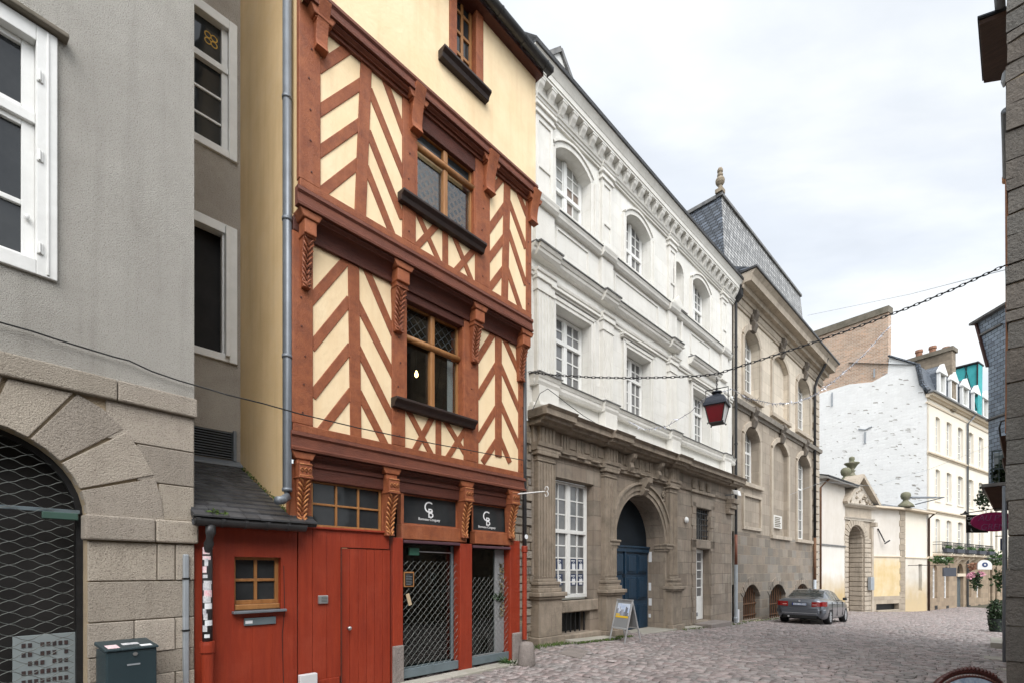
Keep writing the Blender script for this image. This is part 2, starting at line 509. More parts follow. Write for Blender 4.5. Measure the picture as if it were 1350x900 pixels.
M['brownstone'] = mat('brownstone', (.32, .27, .218), (.225, .192, .156), ns=2.2, rough=.9, bump=.6, bs=26, blocks=(.62, .40), mortar=(.17, .14, .11), msize=.006, mbump=.5, bvar=.14, wob=.03, hue=(.255, .20, .155), streak=.7, streakcol=(.105, .088, .07), stain=.6, staincol=(.115, .10, .08), stscale=1.6)
M['brownstone_trim'] = mat('brownstone_trim', (.345, .285, .225), (.245, .205, .16), ns=3, rough=.9, bump=.6, bs=26, streak=.7, streakcol=(.10, .083, .066), stain=.6, staincol=(.10, .085, .068), stscale=2.4)
M['rubble'] = mat('rubble', (.36, .29, .21), (.26, .21, .155), ns=4, rough=.95, bump=1.3, bs=14, blocks=(.34, .19), mortar=(.33, .27, .19), msize=.02, mbump=.8, bvar=.35, wob=.25, hue=(.20, .18, .16), stain=.4, staincol=(.09, .08, .065))
M['beige'] = mat('beige', (.62, .55, .455), (.55, .485, .395), ns=1.0, rough=.9, bump=.3, bs=20, blocks=(1.1, .5), mortar=(.40, .335, .26), msize=.007, mbump=.2, bvar=.08, streak=.55, streakcol=(.27, .23, .185), stain=.45, staincol=(.30, .26, .21), stscale=.8)
M['beige_trim'] = mat('beige_trim', (.48, .415, .335), (.39, .335, .27), ns=2.0, rough=.9, bump=.4, bs=20, streak=.6, streakcol=(.16, .135, .11), stain=.45, staincol=(.17, .14, .115), stscale=1.6)
M['beige_dark'] = mat('beige_dark', (.37, .315, .255), (.30, .255, .205), ns=1.2, rough=.9, bump=.4, bs=20, blocks=(.85, .48), mortar=(.27, .22, .17), msize=.008, mbump=.25, bvar=.15, hue=(.30, .26, .21), wob=.03, streak=.6, streakcol=(.15, .125, .1), stain=.55, staincol=(.16, .135, .11), stscale=1.0)
M['ashlar'] = mat('ashlar', (.265, .215, .165), (.20, .168, .135), ns=2.0, rough=.9, bump=.6, bs=20, blocks=(.72, .40), mortar=(.33, .27, .21), msize=.01, mbump=.4, bvar=.22, wob=.05, hue=(.20, .195, .18), stain=.4, staincol=(.12, .10, .08), stscale=1.4)
M['white_rubble'] = mat('white_rubble', (.83, .83, .82), (.77, .77, .76), ns=1.0, rough=.9, bump=.9, bs=6, blocks=(.55, .26), mortar=(.78, .78, .77), msize=.025, mbump=.25, bvar=.03, wob=.5, stain=.3, staincol=(.60, .58, .55), stscale=.7, streak=.25, streakcol=(.62, .60, .57))
M['brick_old'] = mat('brick_old', (.50, .32, .22), (.40, .26, .185), ns=1.0, rough=.92, bump=.3, bs=12, blocks=(.42, .13), mortar=(.52, .44, .36), msize=.022, mbump=.3, bvar=.22, hue=(.42, .33, .26), stain=.4, staincol=(.56, .48, .40), stscale=.5)
M['stone_cap'] = mat('stone_cap', (.20, .175, .14), (.13, .115, .09), ns=1.5, rough=.95, bump=.6, bs=8, stain=.5, staincol=(.07, .075, .045), stscale=1.5)
M['cream_far'] = mat('cream_far', (.77, .715, .62), (.73, .67, .57), ns=.6, rough=.9, bump=.1, bs=10, streak=.18, streakcol=(.55, .46, .34))
M['cream_trim'] = mat('cream_trim', (.66, .57, .45), (.58, .49, .38), ns=2, rough=.9)
M['stained_wall'] = mat('stained_wall', (.64, .60, .55), (.57, .525, .465), ns=.8, rough=.92, bump=.3, bs=12, streak=.25, streakcol=(.40, .34, .27), stain=.25, staincol=(.48, .40, .30), stscale=1.0)
M['yellow_wall'] = mat('yellow_wall', (.52, .375, .175), (.62, .50, .34), ns=.9, rough=.92, bump=.3, bs=12, streak=.4, streakcol=(.66, .58, .46), stain=.4, staincol=(.40, .27, .11), stscale=.7)
M['plinth_far'] = mat('plinth_far', (.40, .34, .27), (.33, .275, .21), ns=1, rough=.9, bump=.3, bs=12, blocks=(.7, .4), mortar=(.28, .24, .19), bvar=.12, stain=.4, staincol=(.2, .17, .13))
M['blue_door'] = mat('blue_door', (.013, .040, .076), (.008, .026, .05), ns=3, rough=.5, bump=.15, bs=16, grain=(6, 6, .8), streak=.3, streakcol=(.015, .04, .08))
M['sett'] = mat('sett', (.29, .268, .258), (.205, .19, .185), ns=7, rough=.52, bump=.35, bs=26, spec=.4, isl=.30, hue=(.285, .23, .222), stain=.45, staincol=(.14, .13, .12), stscale=.9)
M['earth'] = mat('earth', (.105, .09, .075), (.065, .065, .04), ns=2.0, rough=.95, bump=.6, bs=30, stain=.5, staincol=(.06, .085, .03), stscale=.9)
M['kerb'] = mat('kerb', (.40, .375, .33), (.32, .30, .26), ns=2, rough=.85, bump=.4, bs=30, stain=.4, staincol=(.2, .22, .14), stscale=1.6, isl=.1)
M['stone_grey'] = mat('stone_grey', (.27, .235, .215), (.20, .175, .16), ns=4, rough=.9, bump=.8, bs=30, speck=.4, speckscale=90)
M['moss'] = mat('moss', (.10, .15, .035), (.06, .10, .025), ns=6, rough=.95)
M['leaf'] = mat('leaf', (.055, .115, .03), (.035, .08, .02), ns=5, rough=.55, isl=.4)
M['leaf_dark'] = mat('leaf_dark', (.03, .055, .022), (.02, .04, .016), ns=5, rough=.5, isl=.4)
M['cabinet'] = mat('cabinet', (.028, .047, .055), (.022, .038, .045), ns=3, rough=.42, bump=.05, bs=60, stain=.15, staincol=(.06, .075, .08), stscale=6)
M['sticker_white'] = mat('sticker_white', (.72, .72, .72), (.35, .35, .38), ns=26, rough=.5)
M['sticker_pink'] = mat('sticker_pink', (.75, .40, .46), (.75, .72, .70), ns=34, rough=.5)
M['white_letter'] = mat('white_letter', (.82, .83, .84), (.80, .80, .81), rough=.5)
M['steel'] = mat('steel', (.60, .61, .61), (.52, .53, .53), ns=6, rough=.32, metal=.9)
M['alu'] = mat('alu', (.66, .67, .69), (.60, .61, .63), ns=4, rough=.35, metal=.6)
M['mesh_steel'] = mat('mesh_steel', (.19, .20, .19), (.13, .14, .13), ns=6, rough=.4, metal=.6)
M['grey_metal'] = mat('grey_metal', (.16, .20, .22), (.13, .165, .18), ns=5, rough=.45, metal=.2, stain=.3, staincol=(.09, .1, .1))
M['panel_grey'] = mat('panel_grey', (.24, .245, .25), (.22, .225, .23), ns=3, rough=.6)
M['rust'] = mat('rust', (.17, .085, .045), (.11, .06, .035), ns=5, rough=.8, bump=.3, bs=30)
M['sill_black'] = mat('sill_black', (.038, .022, .018), (.022, .014, .012), ns=5, rough=.5, bump=.2, bs=20)
M['black'] = mat('black', (.018, .018, .018), (.012, .012, .012), rough=.5)
M['rubber'] = mat('rubber', (.022, .022, .023), (.015, .015, .016), rough=.8)
M['car_paint'] = mat('car_paint', (.125, .138, .16), (.12, .132, .155), ns=2, rough=.28, metal=.55, spec=.5, coat=.9)
M['car_glass'] = glass_mat('car_glass', (.02, .025, .025), (.04, .045, .045))
M['tail_red'] = mat('tail_red', (.30, .010, .010), (.20, .006, .006), ns=20, rough=.18, spec=.6, coat=.6)
M['lantern_red'] = mat('lantern_red', (.15, .003, .010), (.11, .002, .007), ns=3, rough=.12, spec=.6)
M['magenta'] = mat('magenta', (.36, .028, .13), (.32, .022, .11), ns=3, rough=.5)
M['turquoise'] = mat('turquoise', (.06, .40, .41), (.03, .27, .29), ns=1.2, rough=.7, bump=.5, bs=3)
M['poster_image'] = mat('poster_image', (.50, .56, .66), (.30, .32, .36), ns=14, rough=.4)
M['yellow'] = mat('yellow', (.75, .50, .03), (.70, .45, .02), ns=6, rough=.5)
M['navy'] = mat('navy', (.03, .045, .10), (.02, .03, .07), ns=8, rough=.5)
M['paper'] = mat('paper', (.74, .75, .77), (.66, .68, .70), ns=12, rough=.6)
M['mahogany'] = mat('mahogany', (.075, .022, .018), (.045, .014, .012), ns=9, rough=.35, bump=.3, bs=24)
M['brocade'] = mat('brocade', (.50, .56, .62), (.16, .22, .34), ns=22, rough=.7)
M['brown_wood'] = mat('brown_wood', (.075, .040, .028), (.05, .028, .02), ns=3, grain=(1, 6, 6), rough=.6, bump=.3, bs=14)
M['plaque'] = mat('plaque', (.66, .64, .60), (.60, .58, .54), ns=14, rough=.6)
M['tinsel'] = mat('tinsel', (.62, .63, .68), (.45, .46, .52), ns=30, rough=.25, metal=.7)
M['flower_pink'] = mat('flower_pink', (.60, .22, .32), (.55, .35, .40), ns=14, rough=.7)
M['flower_white'] = mat('flower_white', (.75, .75, .70), (.6, .65, .5), ns=14, rough=.7)
M['terracotta'] = mat('terracotta', (.30, .155, .10), (.22, .115, .075), ns=5, rough=.8)
M['bulb'] = glow('bulb', (1.0, .62, .22), 9.0)
M['white_box'] = mat('white_box', (.62, .62, .63), (.56, .56, .57), ns=4, rough=.5)
M['purple_metal'] = mat('purple_metal', (.10, .05, .06), (.07, .035, .045), ns=5, rough=.4)
# ================================================================== frames
T = Frame(605, EYE * FPX / 133, 1275)
_c = T.world(T.s(256, .03), -.03)
A = Frame(256, _c.y, 1170)
W = Frame(700, EYE * FPX / 96, 1311)

# ================================================================== street
def uv(u, v): return ((u + v) / math.sqrt(2), (u - v) / math.sqrt(2))

def make_ground():
    us = [-260, -90, -30, -10, 0, 4, 8.3, 14, 20, 26, 32, 38, 49.8, 60, 100, 300]
    vs = [-260, -90, -30, -14, -8, -4, 0, 4, 10, 30, 90, 260]
    V = []
    for u in us:
        for v in vs:
            x, y = uv(u, v); V.append((x, y, gz(x, y) - .045))
    n = len(vs)
    F_ = [(i * n + j, i * n + j + 1, (i + 1) * n + j + 1, (i + 1) * n + j) for i in range(len(us) - 1) for j in range(n - 1)]
    m = MB().add(V, F_)
    o = m.obj('ground', M['earth'], bevel=-1); o['kind'] = 'structure'
    for p in o.data.polygons:
        if p.normal.z < 0: p.flip()
make_ground()


def make_setts():
    rng = np.random.default_rng(5)
    V, F_ = [], []
    u = .4
    while u < 58:
        wu = float(rng.uniform(.11, .15))
        v = -9.2 + float(rng.uniform(0, .2))
        wave = .05 * math.sin(u * .9)
        while v < 3.2:
            lv = float(rng.uniform(.12, .215))
            cu, cv = u + wu / 2 + .03 * math.sin(v * 1.1 + u * .3) + wave * .4, v + lv / 2
            x, y = uv(cu, cv)
            if y > 1.8 and -250 < CX + FPX * x / y < 1650 and y < 62:
                g = .004 + abs(rng.normal(0, .003))
                hu, hv = max(wu / 2 - g, .03), lv / 2 - g
                top = gz(x, y) + float(rng.normal(0, .006))
                tl, tv = rng.normal(0, .022, 2)
                th = float(rng.normal(0, .035))
                n0 = len(V)
                jit = rng.normal(0, .0045, (4, 4, 2))
                for i, a in enumerate((-1, -.80, .80, 1)):
                    for j, b in enumerate((-1, -.86, .86, 1)):
                        du, dv = a * hu + jit[i, j, 0], b * hv + jit[i, j, 1]
                        du, dv = du - th * dv, dv + th * du
                        edge = i in (0, 3) or j in (0, 3)
                        corner = i in (0, 3) and j in (0, 3)
                        if corner: du, dv = du * .94, dv * .96
                        z = top - .0352 * du * (1 if cu > 8.3 else 0) + tl * du + tv * dv - (.026 if edge else 0.0)
                        px_, py_ = uv(cu + du, cv + dv)
                        V.append((px_, py_, z))
                for i in range(3):
                    for j in range(3):
                        F_.append((n0 + i * 4 + j, n0 + (i + 1) * 4 + j, n0 + (i + 1) * 4 + j + 1, n0 + i * 4 + j + 1))
            v += lv
        u += wu
    me = bpy.data.meshes.new('street_setts')
    me.from_pydata(V, [], F_)
    me.materials.append(M['sett'])
    if me.polygons[4].normal.z < 0: me.flip_normals()
    me.polygons.foreach_set('use_smooth', [True] * len(me.polygons))
    me.update()
    o = bpy.data.objects.new('street_setts', me); COL.objects.link(o)
    o['kind'] = 'structure'
make_setts()

# threshold kerb of pale slabs in front of the shop
kb = MB()
x = T.s(470)
while x < T.s(676):
    L_ = rnd(.55, .95)
    kb.box(x, x + L_ - .012, -.30, -.02, -.06, .035 + rnd(-.006, .006)); x += L_
ko = place(kb.obj('shop_kerb', M['kerb'], bevel=.012), T); ko['kind'] = 'structure'

# ================================================================== A : grey rendered house on the left
Ah = thing('grey_house', 'grey roughcast house with a stone arch and metal grille at ground level, far left', 'house', A)
zB0, zB1 = 3.38, 3.58
aw = (A.s(117) * 2 - 1.56) / 2
ax1 = A.s(115); ax0 = ax1 - 1.58; asp = 2.2
wx1 = A.s(76, .035) - .02; wx0 = wx1 - 1.75
wz1, wz0 = A.z(77, 58), A.z(77, 371)
w = MB().wall(rect(-6.5, 0, zB1 - .02, 13), [rect(wx0, wx1, wz0, wz1)], 0.0, .22)
w.add([(0, 0, -.1), (0, 6, -.1), (0, 6, 13), (0, 0, 13)], [(0, 1, 2, 3)])
w.obj('wall', M['roughcast'], Ah, bevel=-1)
# mortar backing and stone blocks
bk = MB().wall(rect(-6.5, 0, -.3, zB1), [arch(ax0, ax1, -.2, asp, n=20)], .02, .36)
bk.obj('stone_backing', M['granite_joint'], Ah, bevel=-1)
st = MB()
def stone(p):
    st.prism(p, -.005 - rnd(0, .018), .10)
g = .0045
rows = [-.3, .12, .42, .73, .97, 1.36, 1.66, 1.99]
rows = [-.3, .35, .62, .86, 1.20, 1.60, 1.99]
for i in range(len(rows) - 1):
    a, b = rows[i], rows[i + 1]
    for (L0, L1) in ((ax1, 0.0), (-6.5, ax0)):
        xs = [L0]
        if L1 - L0 < 1.5:
            if i % 2: xs += [L0 + .36 + .1 * (i % 3), L0 + .72]
            elif i == 4: xs += []
            else: xs += [L0 + .48]
        else:
            while xs[-1] < L1 - .8: xs.append(xs[-1] + rnd(.5, .8))
        xs = [q for q in xs if q < L1 - .12] + [L1]
        for q in range(len(xs) - 1):
            st.box(xs[q] + g * rnd(.3, 1.4), xs[q + 1] - g * rnd(.3, 1.4), -.004 - rnd(0, .02), .10, a + g * rnd(.3, 1.5), b - g * rnd(.3, 1.5))
# voussoirs and spandrel stones
acx = (ax0 + ax1) / 2; R0 = (ax1 - ax0) / 2
R1 = R0 + .62
nv = 9
for k in range(nv):
    a, b = PI * k / nv, PI * (k + 1) / nv
    a += .012; b -= .012
    poly = [(acx + R0 * math.cos(a), asp + R0 * math.sin(a)), (acx + R0 * math.cos((a + b) / 2), asp + R0 * math.sin((a + b) / 2)), (acx + R0 * math.cos(b), asp + R0 * math.sin(b))]
    def outp(t):
        x_, z_ = acx + R1 * math.cos(t), asp + R1 * math.sin(t)
        return (min(x_, 0.0), min(z_, zB0 - .01))
    poly += [outp(b), outp((a + b) / 2), outp(a)]
    st.prism(poly, -.004 - rnd(0, .016), .10)
zr = [2.24, 2.62, 3.0, zB0]
for i in range(3):
    a, b = zr[i], zr[i + 1]
    zz = (a + b) / 2
    inner = acx + math.sqrt(max(R1 * R1 - (min(b, asp + R1 - .02) - asp) ** 2, 0)) + .02
    inner = max(inner, ax1 + .05)
    inner2 = acx + math.sqrt(max(R1 * R1 - (a - asp) ** 2, 0)) + .02
    if inner < -.12: st.box(max(inner, inner2 - .25), -.002, -.002, .09, a + g, b - g)
st.obj('stone_blocks', M['granite'], Ah, bevel=.008)
for (L0, L1) in ((-6.5, ax0 + .02), (ax1 - .03, .03)):
    bd = MB()
    x = L0
    while x < L1 - .01:
        e = min(x + rnd(.55, .7), L1)
        if L1 - e < .2: e = L1
        bd.box(x + .003, e - .003, -.055, .12, 2.0, 2.24); x = e
    bd.obj('impost_course', M['granite'], Ah, bevel=.018)
bd = MB()
x = -6.5
while x < .02:
    e = min(x + rnd(.8, 1.2), .02)
    bd.box(x + .003, e - .003, -.05, .12, zB0, zB1 + .005); x = e
bd.obj('band_course', M['granite'], Ah, bevel=.016)
# metal jamb lining and grille
jb = MB().wall(arch(ax0 - .06, ax1 + .0, -.2, asp, n=20), [arch(ax0 + .05, ax1 - .05, -.19, asp, n=20)], .16, .05)
jb.obj('arch_frame', M['iron'], Ah, bevel=-1)
gr = MB()
row, z = 0, .05
amp, pitch = .0262, .235
while z < asp + R0 - .05:
    for ph in (row % 2,):
        row += 1
        pts = []
        n_ = int((ax1 - ax0) / (pitch / 6))
        for k in range(n_ + 1):
            x = ax0 + .05 + k * pitch / 6
            if x > ax1 - .06: break
            s_ = math.cos(2 * PI * (x / pitch))
            zz = z + (amp * s_ if ph == 0 else -amp * s_) + (0 if ph == 0 else 0)
            if (x - acx) ** 2 + max(zz - asp, 0) ** 2 < (R0 - .05) ** 2 or zz < asp: pts.append((x, .10 + .004 * ph, zz))
            elif len(pts) > 1:
                break
            else: pts = []
        if len(pts) > 2: gr.tube(pts, .0031, 5, cap=False)
    z += amp * 2
gr.obj('security_grille', M['mesh_steel'], Ah, smooth=True, bevel=-1)
rb = MB().box(ax0 + .04, ax1 - .03, .12, .15, 2.25, 2.285)
rb.obj('grille_rail', M['grey_metal'], Ah, bevel=.004)
pl_ = MB().box(ax1 - .30, ax1 - .05, .075, .118, 2.185, 2.25)
pl_.obj('closer_box', mat('green_box', (.05, .10, .08), rough=.5), Ah, bevel=.006)
MB().box(ax0 - .3, ax1 + .3, .37, .40, -.3, 3.2).obj('dark_backing', M['room_dark'], Ah, bevel=-1)  # matte near-black sheet, colour stands in for the unlit space behind the grille
# big white window
fr = MB()
f0, f1 = -.035, .16
fr.box(wx1 - .12, wx1 + .02, f0, f1, wz0 - .02, wz1 + .02)
fr.box(wx0, wx1 - .12, f0, f1, wz0 - .02, wz0 + .11)
fr.box(wx0, wx1 - .12, f0, f1, wz1 - .12, wz1 + .02)
fr.box(wx0 - .02, wx0 + .1, f0, f1, wz0 - .02, wz1 + .02)
zt = A.z(50, 158)
fr.box(wx0 + .1, wx1 - .12, f0 + .05, f1, zt - .04, zt + .05)
fr.box(wx1 - .055, wx1 - .035, f0 - .012, f0, wz0, wz1)
wf = fr.obj('window', M['white_paint'], Ah, bevel=.008)
s2 = MB()
i0 = wx1 - .12
for (za, zb) in ((wz0 + .11, zt - .04), (zt + .05, wz1 - .12)):
    s2.box(i0 - .085, i0, .05, .11, za, zb); s2.box(wx0 + .1, i0 - .085, .05, .11, za, za + .05); s2.box(wx0 + .1, i0 - .085, .05, .11, zb - .05, zb)
    s2.box(wx0 + .6, wx0 + .72, .05, .11, za + .05, zb - .05)
zm = A.z(40, 268)
s2.box(wx0 + .1, i0 - .085, .055, .10, zm - .02, zm + .025)
s2.obj('sash', M['white_paint'], wf, bevel=.005)
MB().box(wx0 + .05, wx1 - .1, .085, .09, wz0 + .05, wz1 - .05).obj('pane', M['glass'], wf, bevel=-1)
for zz in (A.z(64, 112), A.z(64, 215), A.z(64, 335)):
    hg = MB()
    hg.box(wx1 - .12, wx1 - .075, f0 - .012, f0, zz - .05, zz + .05)
    hg.tube([(wx1 - .10, f0 - .02, zz - .045), (wx1 - .10, f0 - .02, zz + .045)], .01, 6)
    hg.obj('hinge', M['white_paint'], wf, bevel=.003)
MB().lathe(0, 0, [(0.004, -.03), (.014, -.02), (.018, 0), (.014, .02), (.004, .03)], 10).obj('window_knob', M['white_clean'], wf, smooth=True, bevel=-1).location = (i0 - .05, .03, zm - .12)
MB().box(wx0 - .1, wx1 + .09, -.10, .05, wz1 + .03, wz1 + .075).obj('drip_ledge', M['stone_cap'], Ah, bevel=.01)
# pale conduit at the corner
MB().box(A.s(240), A.s(247.5), -.05, .0, -.2, A.z(244, 730)).obj('conduit', M['zinc_light'], Ah, bevel=.012)
cb_ = MB()
for pp in (762, 830): cb_.box(A.s(239.4), A.s(248.2), -.054, 0, A.z(244, pp) - .01, A.z(244, pp) + .01)
cb_.obj('cable_tie', M['black'], Ah, bevel=-1)

# poster board behind the grille
pb_x0, pb_x1 = A.s(16, -.3), A.s(99, -.3)
pz = A.z(60, 835, -.3)
pbd = MB().box(pb_x0, pb_x1, .27, .29, .02, pz)
po = place(pbd.obj('poster_panel', mat('poster_board', (.30, .34, .35), (.26, .30, .31), rough=.6), bevel=.004), A)
tag(po, 'pale poster full of small pictures standing behind the arched grille', 'poster')
pd = MB()
for i in range(10):
    for j in range(8):
        if rnd(0, 1) < .82:
            cx_, cz_ = pb_x0 + .05 + (pb_x1 - pb_x0 - .1) * (j + .5) / 8, pz - .09 - i * .085
            if i == 5: continue
            pd.box(cx_ - .014, cx_ + .013, .265, .27, cz_ - .022, cz_ + .018)
pd.obj('poster_pictures', mat('poster_dark', (.09, .05, .045), (.03, .035, .04), ns=30, rough=.6), po, bevel=-1)

# teal post cabinet with stickers
cx0, cx1 = A.s(140, .42), A.s(207, .42)
cz1 = A.z(175, 853, .42)
cab = MB()
cab.box(cx0, cx1, -.42, -.06, -.05, cz1 - .02)
cbo = place(cab.obj('post_cabinet', M['cabinet'], bevel=.012), A)
tag(cbo, 'dark teal steel cabinet with stickers on its lid by the stone pier', 'cabinet')
MB().hexa([(cx0 - .012, -.435, cz1 - .02), (cx1 + .012, -.435, cz1 - .02), (cx1 + .012, -.05, cz1 + .01), (cx0 - .012, -.05, cz1 + .01),
           (cx0 - .012, -.435, cz1 + .0), (cx1 + .012, -.435, cz1 + .0), (cx1 + .012, -.05, cz1 + .045), (cx0 - .012, -.05, cz1 + .045)]).obj('lid', M['cabinet'], cbo, bevel=.006)
lk = MB().tube([((cx0 + cx1) / 2 + .02, -.42, cz1 - .06), ((cx0 + cx1) / 2 + .02, -.432, cz1 - .06)], .018, 12)
lk.obj('lock', M['steel'], cbo, bevel=-1)
MB().box((cx0 + cx1) / 2 - .04, (cx0 + cx1) / 2 + .06, -.423, -.42, cz1 - .165, cz1 - .15).obj('letter_slot', M['zinc_light'], cbo, bevel=-1)
def lidz(y): return cz1 + (y + .435) / .385 * .045 + .0015
def sticker(x0, x1, y0, y1, m_, sub):
    MB().add([(x0, y0, lidz(y0)), (x1, y0, lidz(y0)), (x1, y1, lidz(y1)), (x0, y1, lidz(y1))], [(0, 1, 2, 3)]).obj('sticker', m_, sub, bevel=-1)
sticker(cx0 + .02, cx0 + .11, -.39, -.25, M['sticker_pink'], cbo)
sticker(cx0 + .15, cx0 + .28, -.30, -.22, M['sticker_white'], cbo)
sticker(cx1 - .12, cx1 - .03, -.40, -.33, M['paper'], cbo)

# ================================================================== R : set back house behind the lean-to
RY = 1.857
Rh = thing('set_back_house', 'narrow roughcast wall with white windows set back above the slate lean-to', 'house', T)
rs0, rs1 = T.s(225, -RY), T.s(315, -RY)
w1a, w1b = T.s(250, -RY), T.s(311.5, -RY)
zt1, zt0 = T.z(313, 40, -RY), T.z(313, 216, -RY)
zl1, zl0 = T.z(313, 307, -RY), T.z(313, 480, -RY)
v1, v0 = T.z(313, 571, -RY), T.z(313, 607, -RY)
MB().wall(rect(rs0 - 1.5, rs1 + .05, 1.5, 13), [rect(w1a - .3, w1b, zt0, zt1), rect(w1a - .3, w1b, zl0, zl1), rect(w1a - .2, w1b - .02, v0, v1)], RY, .2).obj('wall', M['roughcast_old'], Rh, bevel=-1)
for k, (za, zb) in enumerate(((zt0, zt1), (zl0, zl1))):
    fr = MB()
    fr.box(w1b - .11, w1b + .005, RY - .04, RY + .12, za - .02, zb + .02)
    fr.box(w1a - .3, w1b - .11, RY - .04, RY + .12, za - .02, za + .09)
    fr.box(w1a - .3, w1b - .11, RY - .04, RY + .12, zb - .12, zb + .02)
    fo = fr.obj('window', M['white_paint'], Rh, bevel=.008)
    if k == 0:
        sh = MB(); zt_ = T.z(300, 95, -RY)
        sh.box(w1a - .3, w1b - .11, RY + .0, RY + .1, zt_ - .04, zt_ + .05)
        sh.box(w1b - .19, w1b - .11, RY + .03, RY + .1, za + .09, zb - .12)
        for q in (.33, .66):
            zz = za + .09 + (zt_ - .04 - za - .09) * q
            sh.box(w1a - .3, w1b - .19, RY + .05, RY + .08, zz - .016, zz + .016)
        sh.obj('sash', M['white_paint'], fo, bevel=.005)
        MB().box(w1a - .3, w1b - .05, RY + .075, RY + .08, za, zb).obj('pane', M['glass'], fo, bevel=-1)
        em = MB()
        for a in range(4):
            em.ring(T.s(280, -RY) + (a % 2) * .08 - .04, T.z(283, 50, -RY) + (a // 2) * .09 - .05, .035, .047, 0, 2 * PI, RY + .066, RY + .072, 12)
        em.obj('yellow_sticker', mat('sticker_yellow', (.65, .38, .05), rough=.5), fo, bevel=-1)
    else:
        sh = MB()
        sh.box(w1b - .165, w1b - .11, RY - .10, RY + .08, za + .05, zb - .02)
        sh.box(w1b - .19, w1b - .165, RY + .0, RY + .08, za + .09, zb - .12)
        sh.obj('open_sash', M['white_paint'], fo, bevel=.006)
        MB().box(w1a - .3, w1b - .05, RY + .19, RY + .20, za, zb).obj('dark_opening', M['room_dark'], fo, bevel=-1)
lv = MB()
nl = 11
for i in range(nl):
    zz = v0 + (v1 - v0) * (i + .5) / nl
    lv.hexa([(w1a - .2, RY - .03, zz - .012), (w1b - .04, RY - .03, zz - .012), (w1b - .04, RY + .05, zz + .012), (w1a - .2, RY + .05, zz + .012),
             (w1a - .2, RY - .03, zz - .004), (w1b - .04, RY - .03, zz - .004), (w1b - .04, RY + .05, zz + .02), (w1a - .2, RY + .05, zz + .02)])
lv.box(w1b - .05, w1b - .01, RY - .05, RY + .06, v0 - .02, v1 + .02)
lv.obj('vent_louvre', M['zinc'], Rh, bevel=-1)
MB().box(w1a - .2, w1b - .02, RY + .1, RY + .12, v0, v1).obj('vent_back', M['black'], Rh, bevel=-1)

# ================================================================== lean-to with slate roof and red front
Lt = thing('red_lean_to', 'low red painted lean-to with slate roof, gutter and small wooden window', 'building', T)
ls0 = T.s(250); ls1 = T.s(393)
gzL = T.z(300, 688, .22)
tw0, tw1 = T.s(309), T.s(370.5)
tz1, tz0 = T.z(309, 733), T.z(309, 805)
pl = MB().wall(rect(ls0, ls1 - .015, .2, 2.36), [rect(tw0, tw1, tz0, tz1)], .0, .16)
x = ls0
# board joints
for px_ in (332, 358, 388): pl.box(T.s(px_) - .004, T.s(px_) + .004, -.004, .002, .28, tz0 - .02)
pl.obj('front_boards', M['red_paint'], Lt, bevel=-1)
MB().box(ls0, T.s(449) - .02, -.018, .05, .06, .26).obj('skirting_board', M['red_paint'], Lt, bevel=.006)
pt = MB()
x = ls0
while x < T.s(449) - .05:
    e = min(x + rnd(.35, .6), T.s(449) - .03)
    pt.box(x + .003, e - .003, -.05 - rnd(0, .02), .1, -.25, .065); x = e
pt.obj('stone_plinth', M['granite'], Lt, bevel=.012)
MB().tube([(T.s(374), -.002, tz1 - .1), (T.s(374) + .01, -.002, 1.2), (T.s(372), -.002, .9), (T.s(372) + .015, -.002, .3)], .004, 4).obj('board_crack', M['black'], Lt, bevel=-1)
# roof: slope from gutter up to the set back wall
roof = MB()
zr0, zr1 = gzL + .06, T.z(285, 609, -RY)
rx1 = T.s(381) - .01
roof.add([(ls0 + .0, -.16, zr0), (rx1 + .30, -.16, zr0), (rx1 + .30, 0, zr0 + .10), (rx1, .02, zr0 + .11), (rx1, RY + .01, zr1), (ls0, RY + .01, zr1), (ls0, .02, zr0 + .11)],
         [(0, 1, 2, 3, 6), (3, 4, 5, 6)])
ro = roof.obj('roof', M['slate_black'], Lt, bevel=-1)
sol = ro.modifiers.new('thick', 'SOLIDIFY'); sol.thickness = .05; sol.offset = -1
# a second roof course gives real slate edges
cr = MB()
nrow = 15
for i in range(nrow):
    t0, t1 = i / nrow, (i + 1) / nrow
    ya, yb = -.16 + (RY + .16) * t0, -.16 + (RY + .16) * t1
    def zz(y): return zr0 + (.11) * (y + .16) / .18 if y < .02 else zr0 + .11 + (zr1 - zr0 - .11) * (y - .02) / (RY - .01)
    x = ls0 + .0
    lim = rx1 if ya > -.02 else rx1 + .3
    while x < lim:
        e = min(x + rnd(.15, .21), lim)
        if e - x > .04:
            h = .012 + rnd(0, .006)
            cr.add([(x + .003, ya - .02, zz(ya) - .005), (e - .003, ya - .02, zz(ya) - .005), (x + .003, ya - .02, zz(ya) + h), (e - .003, ya - .02, zz(ya) + h), (x + .003, yb, zz(yb) + .003), (e - .003, yb, zz(yb) + .003)],
                   [(0, 1, 3, 2), (2, 3, 5, 4)])
        x = e
cr.obj('slates', mat('slate_tile', (.06, .06, .063), (.04, .04, .043), ns=8, rough=.48, isl=.35, bump=.1, bs=30, stain=.3, staincol=(.10, .10, .08), stscale=4), Lt, bevel=-1)
fl = MB()
fl.hexa([(ls0, RY - .16, zr1 - .06), (rx1 + .02, RY - .16, zr1 - .06), (rx1 + .02, RY, zr1 + .01), (ls0, RY, zr1 + .01), (ls0, RY - .16, zr1 - .03), (rx1 + .02, RY - .16, zr1 - .03), (rx1 + .02, RY, zr1 + .06), (ls0, RY, zr1 + .06)])
fl.obj('lead_flashing', M['zinc'], Lt, bevel=.006)
ms = MB()
for i in range(24):
    y = .1 + i * .07; z = zz(y)
    ms.leaves((rx1 + .02, y, z + .02), .04, .05, .02, 12, .03)
